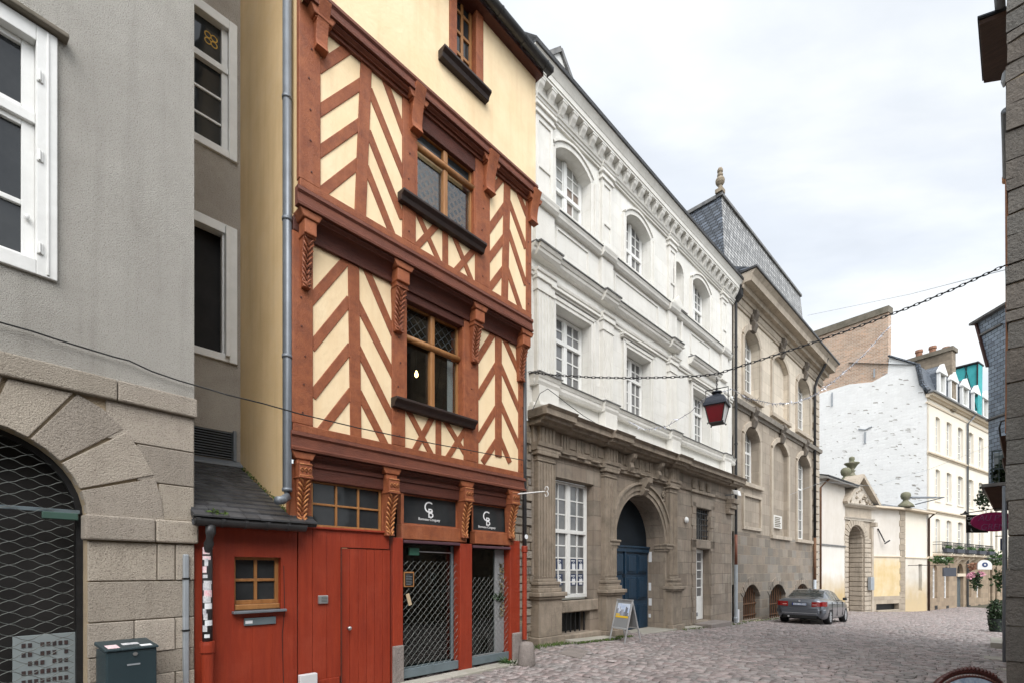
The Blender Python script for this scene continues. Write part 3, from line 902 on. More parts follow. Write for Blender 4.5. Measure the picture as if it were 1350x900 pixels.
ms.leaves((ls0 + .25, -.1, zr0 + .04), .12, .05, .03, 60, .04)
ms.obj('moss', M['moss'], Lt, bevel=-1)['kind'] = 'stuff'
# gutter, half-round
def gutter(m, x0, x1, y, z, r):
    n = 10
    pr = [(y + r * math.cos(PI + PI * i / n), z + r * math.sin(PI + PI * i / n)) for i in range(n + 1)]
    pr += [(y + (r - .008) * math.cos(2 * PI - PI * i / n), z + (r - .008) * math.sin(2 * PI - PI * i / n)) for i in range(n + 1)]
    return m.sweep(pr, x0, x1)
gt = MB()
gutter(gt, T.s(255, .22), T.s(402, .22), -.22, gzL + .02, .075)
for q in range(5):
    xx = T.s(258, .22) + q * .235
    gt.box(xx, xx + .03, -.30, -.14, gzL + .0, gzL + .028)
    gutter(gt, xx, xx + .03, -.22, gzL + .02, .081)
gt.obj('gutter', M['gutter'], Lt, smooth=False, bevel=-1)
dx_ = T.s(273.5, .09)
dp = MB()
dp.tube([(T.s(277, .2), -.22, gzL - .03), (T.s(277, .2), -.22, gzL - .13), (T.s(275, .15), -.16, gzL - .24), (dx_, -.09, gzL - .34), (dx_, -.09, gzL - .45), (T.s(273.5, .09), -.09, .78)], .05, 14)
dp.obj('downpipe', M['gutter'], Lt, smooth=True, bevel=-1)
lp = MB(); xb = T.s(273.5, .09)
lp.lathe(xb, -.09, [(.06, -.2), (.06, .78), (.075, .80), (.075, .88), (.07, .92)], 16)
lp.obj('downpipe_base', M['red_paint'], Lt, smooth=False, bevel=-1, label='red painted cast iron foot of the lean-to downpipe')
for q in range(16):
    z0_ = .96 + q * .066 + rnd(-.012, .012); hh = rnd(.03, .085)
    a0 = rnd(-3.0, -1.9); wd = rnd(.7, 1.8)
    v_ = []
    for i in range(5):
        a = a0 + wd * i / 4
        v_ += [(xb + .0515 * math.cos(a), -.09 + .0515 * math.sin(a), z0_), (xb + .0515 * math.cos(a), -.09 + .0515 * math.sin(a), z0_ + hh)]
    MB().add(v_, [(2 * i, 2 * i + 2, 2 * i + 3, 2 * i + 1) for i in range(4)]).obj('sticker', random.choice([M['sticker_white'], M['paper'], M['sticker_white'], M['sticker_pink']]), Lt, bevel=-1)
# window
def light_window(parent, name, x0, x1, z0, z1, yf, m_frame, m_glass, nx, nz, fw=.055, bw=.03, dep=.06, sill=None):
    fr = MB()
    fr.box(x0, x0 + fw, yf, yf + dep, z0, z1); fr.box(x1 - fw, x1, yf, yf + dep, z0, z1)
    fr.box(x0 + fw, x1 - fw, yf, yf + dep, z0, z0 + fw); fr.box(x0 + fw, x1 - fw, yf, yf + dep, z1 - fw, z1)
    for i in range(1, nx):
        xx = x0 + fw + (x1 - x0 - 2 * fw) * i / nx
        fr.box(xx - bw / 2, xx + bw / 2, yf + .006, yf + dep - .006, z0 + fw, z1 - fw)
    for i in range(1, nz):
        zz_ = z0 + fw + (z1 - z0 - 2 * fw) * i / nz
        fr.box(x0 + fw, x1 - fw, yf + .008, yf + dep - .008, zz_ - bw / 2, zz_ + bw / 2)
    fo = fr.obj(name, m_frame, parent, bevel=.005)
    MB().box(x0 + .01, x1 - .01, yf + dep * .55, yf + dep * .6, z0 + .01, z1 - .01).obj('pane', m_glass, fo, bevel=-1)
    return fo
lw = light_window(Lt, 'window', tw0 - .01, tw1 + .01, tz0 + .07, tz1 + .015, .085, M['oak'], M['glass'], 2, 2, .05, .035)
MB().box(tw0 + .01, tw1 - .005, .02, .09, tz0 + .005, tz0 + .07).obj('bottom_rail', M['oak'], lw, bevel=.01)
MB().box(tw0 - .03, tw1 + .04, -.09, .04, tz0 - .03, tz0).obj('sill', M['zinc'], Lt, bevel=.006)
mlz = T.z(340, 818)
MB().box(T.s(321), T.s(363), -.025, 0, mlz - .045, mlz + .045).obj('mail_slot', M['grey_metal'], Lt, bevel=.008)
MB().box(T.s(322.5), T.s(332), -.0265, -.025, mlz - .02, mlz + .015).obj('name_label', M['paper'], Lt, bevel=-1)
# white meter box on the plinth
wb = MB().box(T.s(395, .1), T.s(418, .1), -.12, -.045, -.1, T.z(405, 888, .1))
tag(place(wb.obj('meter_box', M['white_box'], bevel=.01), T), 'small white box on the stone plinth left of the red door', 'meter box')
# ================================================================== T : half-timbered house
Th = thing('half_timbered_house', 'tall half-timbered house with red brown chevron timbers, cream infill and red shop front', 'house', T)
s0, s1 = T.s(381), T.s(684)
o1, o2, o3 = .10, .30, .42
def z4(X, Y): return (370 + X / 3, Y / 3)
def z5(X, Y): return (370 + X / 3, 300 + Y / 3)
B1 = (3.21, 3.45); B2 = (6.15, 6.38); B3 = (8.62, 8.82)
ZTOP = 11.25
# plaster sheets (butted behind the timbers)
w1s0, w1s1 = T.s(533.5, o1), T.s(611, o1)
w1z0, w1z1 = T.z(522, 519, o1 + .20), T.z(533.5, 396, o1) + .07
w2s0, w2s1 = T.s(547.5, o2), T.s(626, o2)
w2z0, w2z1 = T.z(532, 243, o2 + .20), T.z(547, 163, o2 - .04)
MB().wall(rect(s0, s1, B1[1] - .1, B2[0]), [rect(w1s0, w1s1, w1z0, w1z1)], -o1, .30).obj('first_floor_infill', M['cream'], Th, bevel=-1)
MB().wall(rect(s0, s1, B2[1] - .1, B3[0]), [rect(w2s0, w2s1, w2z0, w2z1)], -o2, .30).obj('second_floor_infill', M['cream'], Th, bevel=-1)
d0, d1 = T.s(592, o3), T.s(636, o3)
dz0 = T.z(585, 51, o3 + .20)
MB().wall(rect(s0 + .03, s1, B3[1] - .05, ZTOP), [rect(d0, d1, dz0, ZTOP - .25)], -o3, .22).obj('attic_wall', M['cream'], Th, bevel=-1)
# side wall facing the lean-to, stepping out with the storeys
sd = MB()
sd.add([(s0 + .02, .05, 2.2), (s0 + .02, 7, 2.2), (s0 + .02, 7, B2[0]), (s0 + .02, -o1, B2[0]), (s0 + .02, -o1, B1[0] + .03), (s0 + .02, .05, B1[0] + .03)], [(0, 1, 2, 3, 4, 5)])
sd.add([(s0 + .02, -o2, B2[0]), (s0 + .02, 7, B2[0]), (s0 + .02, 7, B3[0]), (s0 + .02, -o2, B3[0])], [(0, 1, 2, 3)])
sd.add([(s0 + .02, -o3, B3[0]), (s0 + .02, 7, B3[0]), (s0 + .02, 7, ZTOP + 2), (s0 + .02, -o3, ZTOP)], [(0, 1, 2, 3)])
sd.obj('side_wall', M['ochre_wall'], Th, bevel=-1)
MB().add([(s1, .1, .1), (s1, 7, .1), (s1, 7, ZTOP + 2), (s1, -o3, ZTOP), (s1, -o3, B3[0]), (s1, -o2, B3[0]), (s1, -o2, B2[0]), (s1, -o1, B2[0]), (s1, -o1, B1[0] + .03), (s1, .1, B1[0] + .03)], [tuple(range(10))]).obj('party_wall', M['ochre_wall'], Th, bevel=-1)

def timber(kind, p, q, w, o, proud=.014, m='timber', ext=0.0, bevel=.008):
    a, b = T.sz(*p, o), T.sz(*q, o)
    return MB().bar(a, b, w, -o - proud - rnd(0, .004), -o + .05, ext).obj(kind, M[m], Th, bevel=bevel)

def tz(zf, X, Y, o): return T.z(*zf(X, Y), o)

# ---- first floor frame
plate1 = tz(z5, 445, 212, o1)
plate1t = tz(z5, 445, 160, o1)
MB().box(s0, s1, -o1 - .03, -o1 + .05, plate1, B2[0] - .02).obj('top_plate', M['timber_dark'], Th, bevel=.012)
MB().box(s0 - .0, s1 + .0, -o1 - .03, -o1 + .05, B1[1], B1[1] + .10).obj('sole_plate', M['timber'], Th, bevel=.01)
posts1 = [(s0 - .01, T.s(412, o1)), (T.s(516, o1), w1s0), (w1s1, T.s(630, o1)), (T.s(683, o1), s1)]
for a, b in posts1:
    MB().box(a, b, -o1 - .024, -o1 + .06, B1[1] + .1, plate1).obj('post', M['timber'], Th, bevel=.012)
timber('post', z5(287, 150), z5(297, 850), .165, o1, .018)
timber('post', z5(860, 425), z5(860, 905), .16, o1, .018)
BW = .118
for p, q in [((118, 290), (268, 120)), ((124, 470), (270, 290)), ((128, 660), (274, 475)), ((135, 835), (278, 650)),
             ]:
    timber('brace', z5(*p), z5(*q), BW, o1, .010, ext=.03)
for p, q in [((338, 165), (445, 420)), ((303, 300), (446, 585)), ((306, 480), (448, 768)), ((310, 655), (425, 880))]:
    timber('brace', z5(*p), z5(*q), BW, o1, .010, ext=.03)
for p, q in [((778, 520), (850, 405)), ((778, 668), (852, 545)), ((778, 838), (852, 715)), ((800, 925), (852, 845))]:
    timber('brace', z5(*p), z5(*q), BW, o1, .010, ext=.02)
for p, q in [((880, 432), (945, 580)), ((866, 540), (945, 725)), ((866, 690), (945, 870)), ((868, 835), (905, 925))]:
    timber('brace', z5(*p), z5(*q), BW, o1, .010, ext=.02)
# cross braces under the window
timber('stud', z5(623, 745), z5(623, 905), .11, o1, .016)
for p, q in [((500, 715), (600, 905)), ((512, 912), (612, 725)), ((648, 760), (742, 915)), ((655, 915), (745, 775))]:
    timber('cross_brace', z5(*p), z5(*q), .095, o1, .010 + rnd(0, .004), ext=.03)
def lining(x0, x1, z0, z1, zt, o):
    m = MB()
    m.box(x0 + .001, x1 - .001, -o - .016, -o + .10, z1 - .05, zt - .003)
    m.obj('window_lintel', M['timber_dark'], Th, bevel=.01)
    for a, b in ((x0 - .004, x0 + .03), (x1 - .03, x1 + .004)): MB().box(a, b, -o - .012, -o + .28, z0, z1 - .052).obj('window_jamb', M['timber'], Th, bevel=-1)
lining(w1s0, w1s1, w1z0, w1z1, plate1, o1)
# ---- second floor frame
plate2 = tz(z4, 330, 195, o2)
MB().box(s0, s1, -o2 - .03, -o2 + .05, plate2, B3[0] - .02).obj('top_plate', M['timber'], Th, bevel=.012)
MB().box(s0, s1, -o2 - .03, -o2 + .05, B2[1], B2[1] + .10).obj('sole_plate', M['timber'], Th, bevel=.01)
lining(w2s0, w2s1, w2z0, w2z1, plate2, o2)
posts2 = [(s0 - .01, T.s(422, o2)), (T.s(530, o2), w2s0), (w2s1, T.s(645, o2)), (T.s(693, o2), s1)]
for a, b in posts2:
    MB().box(a, b, -o2 - .024, -o2 + .06, B2[1] + .1, plate2).obj('post', M['timber'], Th, bevel=.012)
timber('post', z4(340, 190), z4(313, 870), .165, o2, .018)
timber('post', z4(896, 700), z5(884, 300), .16, o2, .018)
for p, q in [((150, 270), (312, 165)), ((146, 445), (330, 325)), ((140, 612), (322, 485)), ((140, 780), (310, 645))]:
    timber('brace', z4(*p), z4(*q), BW, o2, .010, ext=.03)
for p, q in [((385, 245), (497, 555)), ((352, 360), (488, 700)), ((346, 525), (478, 860)), ((338, 665), (440, 925))]:
    timber('brace', z4(*p), z4(*q), BW, o2, .010, ext=.03)
for p, q in [(z4(812, 782), z4(888, 690)), (z4(812, 925), z4(888, 815)), (z5(800, 155), z5(885, 40)), (z5(800, 275), z5(882, 165)),]:
    timber('brace', p, q, BW, o2, .010, ext=.02)
for p, q in [(z4(920, 715), z4(972, 850)), (z4(903, 800), z5(968, 80)), (z4(900, 915), z5(968, 225)), (z5(890, 150), z5(955, 345))]:
    timber('brace', p, q, BW, o2, .010, ext=.02)
timber('stud', z5(650, -20), z5(650, 165), .11, o2, .016)
for p, q in [(z4(520, 800), z5(632, 150)), (z5(520, 95), z5(630, -22)), (z5(672, 5), z5(762, 230)), (z5(672, 195), z5(790, 60))]:
    timber('cross_brace', p, q, .095, o2, .010 + rnd(0, .004), ext=.03)
# pegs
def peg(x, o, z):
    x += rnd(-.03, .03)
    MB().tube([(x, -o - .032, z), (x, -o, z)], .012, 6).obj('peg', M['timber_dark'], Th, bevel=-1)
for (a, b) in posts1[:1] + posts1[1:]:
    for k in range(6):
        zz_ = B1[1] + .25 + k * .36
        peg((a + b) / 2, o1, zz_)
for (a, b) in posts2:
    for k in range(5):
        zz_ = B2[1] + .25 + k * .38
        peg((a + b) / 2, o2, zz_)

# ---- moulded jetty beams
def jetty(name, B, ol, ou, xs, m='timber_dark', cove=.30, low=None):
    z0, z1 = B
    m1 = MB()
    pr = [(-ou + .05, z1), (-ou - .035, z1), (-ou - .045, z1 - .05), (-ou - .02, z1 - .075), (-ou - .03, z0 + .05), (-ou - .05, z0 + .03), (-ou - .045, z0), (-ou + .05, z0)]
    m1.sweep(pr, s0 - .03, s1 + .03)
    m1.obj(name, M['timber_beam'], Th, bevel=-1)
    zc = z0 - cove
    m2 = MB()
    n = 8
    xs_ = [s0] + [v for ab in xs for v in ab] + [s1]
    cur = []
    for i in range(len(xs) - 1):
        xa, xb = xs[i][1] - .0, xs[i + 1][0] + .0
        pr = [(-ol + .05, z0 - .003), (-ou - .0, z0 - .003), (-ou - .01, z0 - .03), (-ou + .03, z0 - .05)]
        for k in range(n + 1):
            t = k / n
            pr.append((-ou + .03 + (ou - ol - .07) * math.sin(t * PI / 2), z0 - .06 - (cove - .12) * (1 - math.cos(t * PI / 2))))
        pr += [(-ol - .055, zc + .05), (-ol - .05, zc), (-ol + .05, zc)]
        m2.sweep(pr, xa, xb)
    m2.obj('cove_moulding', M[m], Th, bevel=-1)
    for xa, xb in xs:
        m3 = MB()
        m3.prism([(xa - .02, z0 - .10), (xb + .02, z0 - .10), (xb + .07, z0 - .003), (xa - .07, z0 - .003)], -ou - .02, -ol)
        m3.box(xa, xb, -ou + .0, -ol, zc - .02, z0 - .10)
        m3.obj('joist_end', M['timber'], Th, bevel=.012)

def console(name, xc, w, zt, zm, zb, o, proj, m_body, m_leaf, plain=False):
    c = MB()
    if not plain:
        c.box(xc - w / 2, xc + w / 2, -o - proj, -o, zm, zt)
        c.box(xc - w / 2 - .012, xc + w / 2 + .012, -o - proj - .012, -o, zm - .012, zm + .012)
    n = 10
    h = zm - zb
    def fy(t):  # outwards projection of the front at t (0 top, 1 bottom)
        return proj * (.92 - .62 * t - .16 * math.sin(t * PI)) + (.045 * max(0, (t - .86) / .14) if t > .86 else 0)
    pr = [(-o + .02, zm)] + [(-o - fy(i / n), zm - h * i / n) for i in range(n + 1)] + [(-o + .02, zb)]
    pr = pr[::-1]
    ww = [(1.0 if plain else 1 - .28 * i / n) for i in range(n + 1)]
    vs, fs = [], []
    for i in range(n + 1):
        y, z = -o - fy(i / n), zm - h * i / n
        a = w / 2 * ww[i]
        vs += [(xc - a, -o + .02, z), (xc - a, y, z), (xc + a, y, z), (xc + a, -o + .02, z)]
    for i in range(n):
        for k in range(3):
            fs.append((i * 4 + k, i * 4 + k + 1, i * 4 + k + 5, i * 4 + k + 4))
    fs += [(3, 2, 1, 0), tuple(n * 4 + k for k in range(4))]
    c.add(vs, fs)
    co = c.obj(name, M[m_body], Th, bevel=.008)
    if not plain:
        lf = MB()
        nk = 9
        for k in range(nk):
            t0, t1 = k / nk, min(1, (k + 1.6) / nk)
            za, zb_ = zm - h * t0, zm - h * t1
            a = w / 2 * (1 - .28 * t0)
            for sg in (-1, 1):
                p0 = (xc + sg * a * .95, -o - fy(t0) - .002, za)
                p1 = (xc + sg * a * .45, -o - fy((t0 + t1) / 2) - .012, (za + zb_) / 2 + .012)
                p2 = (xc + sg * .004, -o - fy(t1) - .004, zb_)
                lf.tube([p0, p1, p2], [.012, .013, .005], 6)
        zc_ = (zt + zm) / 2
        for q in range(3):
            xx = xc + (q - 1) * w * .3
            r_ = w * .15
            lf.tube([(xx - r_, -o - proj - .003, zc_), (xx, -o - proj - .003, zc_ + r_ * 1.2), (xx + r_, -o - proj - .003, zc_), (xx, -o - proj - .003, zc_ - r_ * 1.2), (xx - r_, -o - proj - .003, zc_)], .007, 5, cap=False)
        for zz_ in (zm + .02, zt - .02): lf.tube([(xc - w / 2, -o - proj - .003, zz_), (xc + w / 2, -o - proj - .003, zz_)], .008, 5)
        lf.obj('carved_leaf', M[m_leaf], co, smooth=True, bevel=-1)
    return co

def cx(zf, X, o): return T.s(zf(X, 0)[0], o)
# first jetty (over the shop)
jx1 = [(T.s(395, .2), T.s(413, .2)), (T.s(513.5, .2), T.s(528, .2)), (T.s(614, .2), T.s(625.5, .2)), (T.s(676, .2), T.s(686.5, .2))]
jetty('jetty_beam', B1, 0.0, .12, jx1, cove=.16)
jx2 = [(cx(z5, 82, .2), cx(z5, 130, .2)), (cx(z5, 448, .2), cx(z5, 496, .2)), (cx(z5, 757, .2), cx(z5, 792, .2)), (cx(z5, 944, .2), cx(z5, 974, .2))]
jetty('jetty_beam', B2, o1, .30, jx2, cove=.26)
jx3 = [(cx(z4, 122, .3), cx(z4, 180, .3)), (cx(z4, 502, .3), cx(z4, 552, .3)), (cx(z4, 795, .3), cx(z4, 838, .3)), (cx(z4, 972, .3), cx(z4, 1005, .3))]
jetty('jetty_beam', B3, o2, .42, jx3, m='timber_beam', cove=.10)
# carved brackets
for (xa, xb), pt_, pm, pb_ in zip(jx1, ((404, 610), (520, 630), (620, 642), (681, 648)), ((404, 629), (520, 649), (620, 660), (681, 664)), ((404, 689), (520, 706), (620, 709), (681, 710))):
    console('carved_bracket', (xa + xb) / 2, (xb - xa) * .95, T.z(*pt_, .17), T.z(*pm, .17), T.z(*pb_, .06), 0.0, .19, 'carving', 'carving_gold')
for (xa, xb), Y in zip(jx2, ((-12, 40, 248), (185, 240, 420), (335, 390, 540), (420, 470, 612))):
    X = 370 + {0: 105, 1: 472, 2: 775, 3: 958}[jx2.index((xa, xb))] / 3
    console('carved_bracket', (xa + xb) / 2, (xb - xa) * .9, T.z(X, 300 + Y[0] / 3, .22), T.z(X, 300 + Y[1] / 3, .22), T.z(X, 300 + Y[2] / 3, .14), o1 + .02, .14, 'carving', 'carving')
for (xa, xb), Y in zip(jx3, ((30, 232), (350, 540), (610, 780), (760, 900))):
    X = 370 + {0: 150, 1: 520, 2: 812, 3: 988}[jx3.index((xa, xb))] / 3
    console('bracket', (xa + xb) / 2, (xb - xa) * .8, T.z(X, Y[0] / 3, .35), T.z(X, Y[0] / 3, .35), T.z(X, Y[1] / 3, .26), o2 + .02, .20, 'timber', 'timber', plain=True)

# ---- upper windows
lace = mat('lace_glass', (.10, .10, .10), (.42, .42, .40), ns=16, rough=.08, spec=.6)
def cross_window(x0, x1, z0, z1, y, ztr, gl_low, gl_up, name='window', m='oak'):
    fr = MB()
    fw = .06
    fr.box(x0, x0 + fw, y, y + .08, z0, z1); fr.box(x1 - fw, x1, y, y + .08, z0, z1)
    fr.box(x0 + fw, x1 - fw, y, y + .08, z0, z0 + fw); fr.box(x0 + fw, x1 - fw, y, y + .08, z1 - fw, z1)
    fo = fr.obj(name, M[m], Th, bevel=.006)
    xm = (x0 + x1) / 2
    mu = MB()
    for za, zb in ((z0 + fw, ztr - .045), (ztr + .045, z1 - fw)):
        mu.box(xm - .045, xm + .045, y - .03, y + .07, za, zb)
    mu.obj('mullion', M[m], fo, bevel=.02)
    tr = MB().tube([(x0 - .0, y - .015, ztr), (x1 + .0, y - .015, ztr)], .05, 12)
    tr.obj('transom', M[m], fo, smooth=True, bevel=-1)
    for a, b in ((x0 + fw, xm - .045), (xm + .045, x1 - fw)):
        MB().box(a, b, y + .04, y + .045, z0 + fw, ztr - .04).obj('pane', gl_low, fo, bevel=-1)
        MB().box(a, b, y + .04, y + .045, ztr + .04, z1 - fw).obj('pane', gl_up, fo, bevel=-1)
    return fo
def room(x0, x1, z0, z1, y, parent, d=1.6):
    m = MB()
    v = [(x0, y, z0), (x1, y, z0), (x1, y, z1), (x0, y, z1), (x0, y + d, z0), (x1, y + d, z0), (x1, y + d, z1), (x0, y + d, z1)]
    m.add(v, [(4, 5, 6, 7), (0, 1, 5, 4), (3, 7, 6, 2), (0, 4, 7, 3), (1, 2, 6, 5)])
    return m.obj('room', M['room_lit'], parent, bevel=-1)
ztr1 = T.z(*z5(490, 435), o1 - .1)
f1 = cross_window(w1s0, w1s1, w1z0, w1z1, -o1 + .10, ztr1, M['glass_clear'], M['glass_clear'])
room(w1s0 + .001, w1s1 - .001, w1z0 + .001, w1z1 - .001, -o1 + .185, f1)
cu = MB()
xm = (w1s0 + w1s1) / 2
def curtain(m, xa, xb, za, zb, y, n=26):
    vs, fs = [], []
    for i in range(n + 1):
        x = xa + (xb - xa) * i / n
        yy = y + .012 * math.sin(i * 1.7)
        vs += [(x, yy, za), (x, yy, zb)]
    for i in range(n): fs.append((2 * i, 2 * i + 2, 2 * i + 3, 2 * i + 1))
    m.add(vs, fs)
curtain(cu, w1s1 - .15, w1s1 - .02, w1z0 + .02, ztr1, -o1 + .24)
cu.obj('curtain', M['white_clean'], f1, bevel=-1)
def trellis(m, xa, xb, za, zb, y, st, w_):
    n = int((xb - xa + zb - za) / st) + 1
    for i in range(n):
        for sg in (1, -1):
            t = i * st
            if sg > 0: p, q = [xa + t - (zb - za), zb], [xa + t, za]
            else: p, q = [xa + t - (zb - za), za], [xa + t, zb]
            # clip in x
            def clip(p, q):
                if p[0] < xa:
                    f = (xa - p[0]) / (q[0] - p[0]); p = [xa, p[1] + (q[1] - p[1]) * f]
                if q[0] > xb:
                    f = (xb - p[0]) / (q[0] - p[0]); q = [xb, p[1] + (q[1] - p[1]) * f]
                return p, q
            if p[0] > xb or q[0] < xa: continue
            p, q = clip(p, q)
            if (Vector(p) - Vector(q)).length > .02: m.bar(p, q, w_, y, y + .004)
lc = MB()
trellis(lc, w1s0 + .07, xm - .05, ztr1 + .05, w1z1 - .06, -o1 + .19, .15, .014)
trellis(lc, xm + .05, w1s1 - .07, ztr1 + .05, w1z1 - .06, -o1 + .19, .15, .014)
lc.obj('leaded_lattice', M['zinc'], f1, bevel=-1)
# lit pendant lamp in the room
lx, lz = T.s(549, o1 - .7), T.z(549, 493, o1 - .7)
lm = thing('pendant_bulb', 'small lit pendant bulb glowing behind the first floor window', 'lamp', T)
MB().lathe(lx, -o1 + .7, [(.003, lz - .055), (.028, lz - .03), (.032, lz), (.018, lz + .04), (.012, lz + .06)], 12).obj('bulb', M['bulb'], lm, smooth=True, bevel=-1)
MB().tube([(lx, -o1 + .7, lz + .05), (lx, -o1 + .7, w1z1 - .02)], .006, 6).obj('cord', M['black'], lm, bevel=-1)
ztr2 = T.z(*z4(530, 572), o2 - .04)
f2 = cross_window(w2s0, w2s1, w2z0, w2z1, -o2 + .05, ztr2, M['glass_clear'], M['glass'])
room(w2s0 + .001, w2s1 - .001, w2z0 + .001, ztr2, -o2 + .185, f2, .8)
lc = MB(); xm2 = (w2s0 + w2s1) / 2
for a, b in ((w2s0 + .07, xm2 - .05), (xm2 + .05, w2s1 - .07)):
    trellis(lc, a, b, w2z0 + .07, ztr2 - .06, -o2 + .17, .15, .04)
lc.obj('wooden_lattice', M['oak'], f2, bevel=-1)
cu = MB()
curtain(cu, w2s0 + .05, xm2, w2z0 + .06, ztr2 - .05, -o2 + .20)
cu.obj('net_curtain', mat('net', (.34, .34, .34), (.20, .20, .20), ns=30, rough=.9), f2, bevel=-1)
# attic window
fa = light_window(Th, 'attic_window', d0 + .14, d1 - .16, dz0 + .03, ZTOP - .25, -o3 + .08, M['oak'], M['glass'], 2, 4, .05, .05)
MB().box(d0 - .0, d0 + .14, -o3 - .03, -o3 + .15, dz0, ZTOP - .2).obj('window_jamb', M['timber'], Th, bevel=.01)
MB().box(d1 - .16, d1 + .0, -o3 - .03, -o3 + .15, dz0, ZTOP - .2).obj('window_jamb', M['timber'], Th, bevel=.01)
def sill(x0, x1, z, o):
    MB().sweep([(-o + .1, z - .13), (-o - .09, z - .13), (-o - .11, z - .07), (-o - .16, z - .03), (-o - .16, z + .005), (-o + .1, z + .02)], x0, x1).obj('window_sill', M['sill_black'], Th, bevel=.006)
sill(T.s(523, o1 + .15), T.s(630, o1 + .15), w1z0 + .0, o1)
sill(T.s(532, o2 + .15), T.s(642, o2 + .15), w2z0 + .0, o2)
sill(T.s(586, o3 + .15), T.s(648, o3 + .15), dz0 + .0, o3)
# ---- eaves, gutter, roof, downpipe
eo = o3 + .15
eaz = T.z(711, 94, .57) - .02
MB().box(s0 - .05, s1 + .05, -eo, -o3 + .3, eaz + .02, eaz + .10).obj('eaves_soffit', M['timber_dark'], Th, bevel=-1)
gm = MB(); gutter(gm, s0 - .05, s1 + .14, -eo - .09, eaz + .12, .085)
for q in range(8):
    xx = s0 + .2 + q * .58
    gutter(gm, xx, xx + .035, -eo - .09, eaz + .12, .093)
gm.box(s1 + .13, s1 + .14, -eo - .17, -eo - .01, eaz + .04, eaz + .12)
gm.obj('gutter', M['gutter'], Th, bevel=-1)
MB().hexa([(s0 - .05, -eo, eaz + .11), (s1 + .05, -eo, eaz + .11), (s1 + .05, 3, eaz + 3.6), (s0 - .05, 3, eaz + 3.6), (s0 - .05, -eo, eaz + .17), (s1 + .05, -eo, eaz + .17), (s1 + .05, 3, eaz + 3.7), (s0 - .05, 3, eaz + 3.7)]).obj('roof', M['slate_black'], Th, bevel=-1)
dpY = T.yat if False else None
def yat(fr_, sv, px):
    r = (px - CX) / FPX; ix, iy = -fr_.dy, fr_.dx
    X = fr_.X + fr_.dx * sv; Y = fr_.Y + fr_.dy * sv
    return (r * Y - X) / (ix - r * iy)
dxs = s0 - .055
py_ = yat(T, dxs, 378.5)
def zpx(fr_, s, y, py):
    P = fr_.world(s, y); return EYE - (py - CY) / FPX * P.y
dpm = MB()
zbot = zpx(T, dxs, py_, 660)
dpm.tube([(dxs, py_, ZTOP), (dxs, py_, zbot + .14), (dxs - .01, py_ - .02, zbot + .05), (dxs - .08, py_ - .07, zbot), (dxs - .16, py_ - .10, zbot - .02)], .052, 16)
for pp in (470, 130, 290, 645): 
    zz_ = zpx(T, dxs, py_, pp)
    dpm.tube([(dxs, py_, zz_ - .02), (dxs, py_, zz_ + .02)], .06, 14)
dpm.obj('downpipe', M['zinc'], Th, smooth=True, bevel=-1)

# ---- ground floor
gf = MB()
lin0, lin1 = T.z(450, 638), T.z(450, 616)
tr0 = T.z(411, 693)
gp = []
posts0 = [(s0, T.s(394)), (T.s(513.5), T.s(530)), (T.s(605), T.s(621)), (T.s(671), s1)]
MB().box(s0, T.s(395) , -.035, .1, 2.2, 3.06).obj('post', M['timber'], Th, bevel=.01)
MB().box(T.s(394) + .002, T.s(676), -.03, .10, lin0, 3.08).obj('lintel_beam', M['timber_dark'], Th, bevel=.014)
# left window over the boards
tw_ = light_window(Th, 'transom_window', T.s(411), T.s(504), tr0, lin0 + .01, .03, M['oak'], M['glass'], 3, 2, .03, .028)
MB().box(T.s(394), T.s(411) - .002, -.005, .1, tr0, lin0).obj('post', M['timber'], Th, bevel=.008)
MB().box(T.s(504) + .002, T.s(514), -.005, .1, tr0, lin0).obj('post', M['timber'], Th, bevel=.008)
bd = MB()
bx = [393, 412, 431, 449.5]
for i in range(3): bd.box(T.s(bx[i]) + .002, T.s(bx[i + 1]) - .002, 0, .08, .26, tr0 - .012)
bd.box(T.s(449.5), T.s(513.5) - .003, 0, .08, T.z(450, 722) + .012, tr0 - .012)
bd.obj('red_boarding', M['red_paint'], Th, bevel=.004)
MB().box(T.s(393) - .05, T.s(514), -.035, .09, tr0 - .03, tr0).obj('ledge_rail', M['red_paint'], Th, bevel=.008)
dd = MB()
dzt = T.z(450, 722)
dxa, dxb = T.s(450), T.s(515)
nb_ = 6
for i in range(nb_):
    a = dxa + (dxb - dxa) * i / nb_; b = dxa + (dxb - dxa) * (i + 1) / nb_
    dd.box(a + .0015, b - .0015, .012, .06, .03, dzt)
do = dd.obj('door', M['red_paint'], Th, bevel=.004)
MB().tube([(dxa + .10, .012, T.z(461, 827)), (dxa + .10, -.03, T.z(461, 827)), (dxa + .10, -.045, T.z(461, 827)), (dxa + .10, -.06, T.z(461, 827))], [.016, .014, .03, .022], 12).obj('door_knob', M['steel'], do, smooth=True, bevel=-1)
MB().box(dxa - .012, dxa - .002, -.02, .07, .0, dzt + .01).obj('door_stop', M['timber_dark'], Th, bevel=-1)
# shop posts
for (a, b), zt_, nm in (((T.s(517), T.s(530)), T.z(523, 708), 'post'), ((T.s(605), T.s(621)), T.z(612, 716), 'post'), ((T.s(671), s1), T.z(677, 712), 'post')):
    MB().box(a, b, -.03, .14, .02 if nm != 'x' else .5, zt_).obj('post', M['red_paint'], Th, bevel=.01)
sb = MB().box(T.s(516.5), T.s(530.5), -.05, .0, -.2, T.z(523, 850)); sb.obj('stone_foot', M['stone_grey'], Th, bevel=.015)
sb = MB().box(T.s(676.5, .06), T.s(693, .06), -.08, .0, -.2, T.z(684, 833, .06)); sb.obj('stone_foot', M['stone_grey'], Th, bevel=.02)
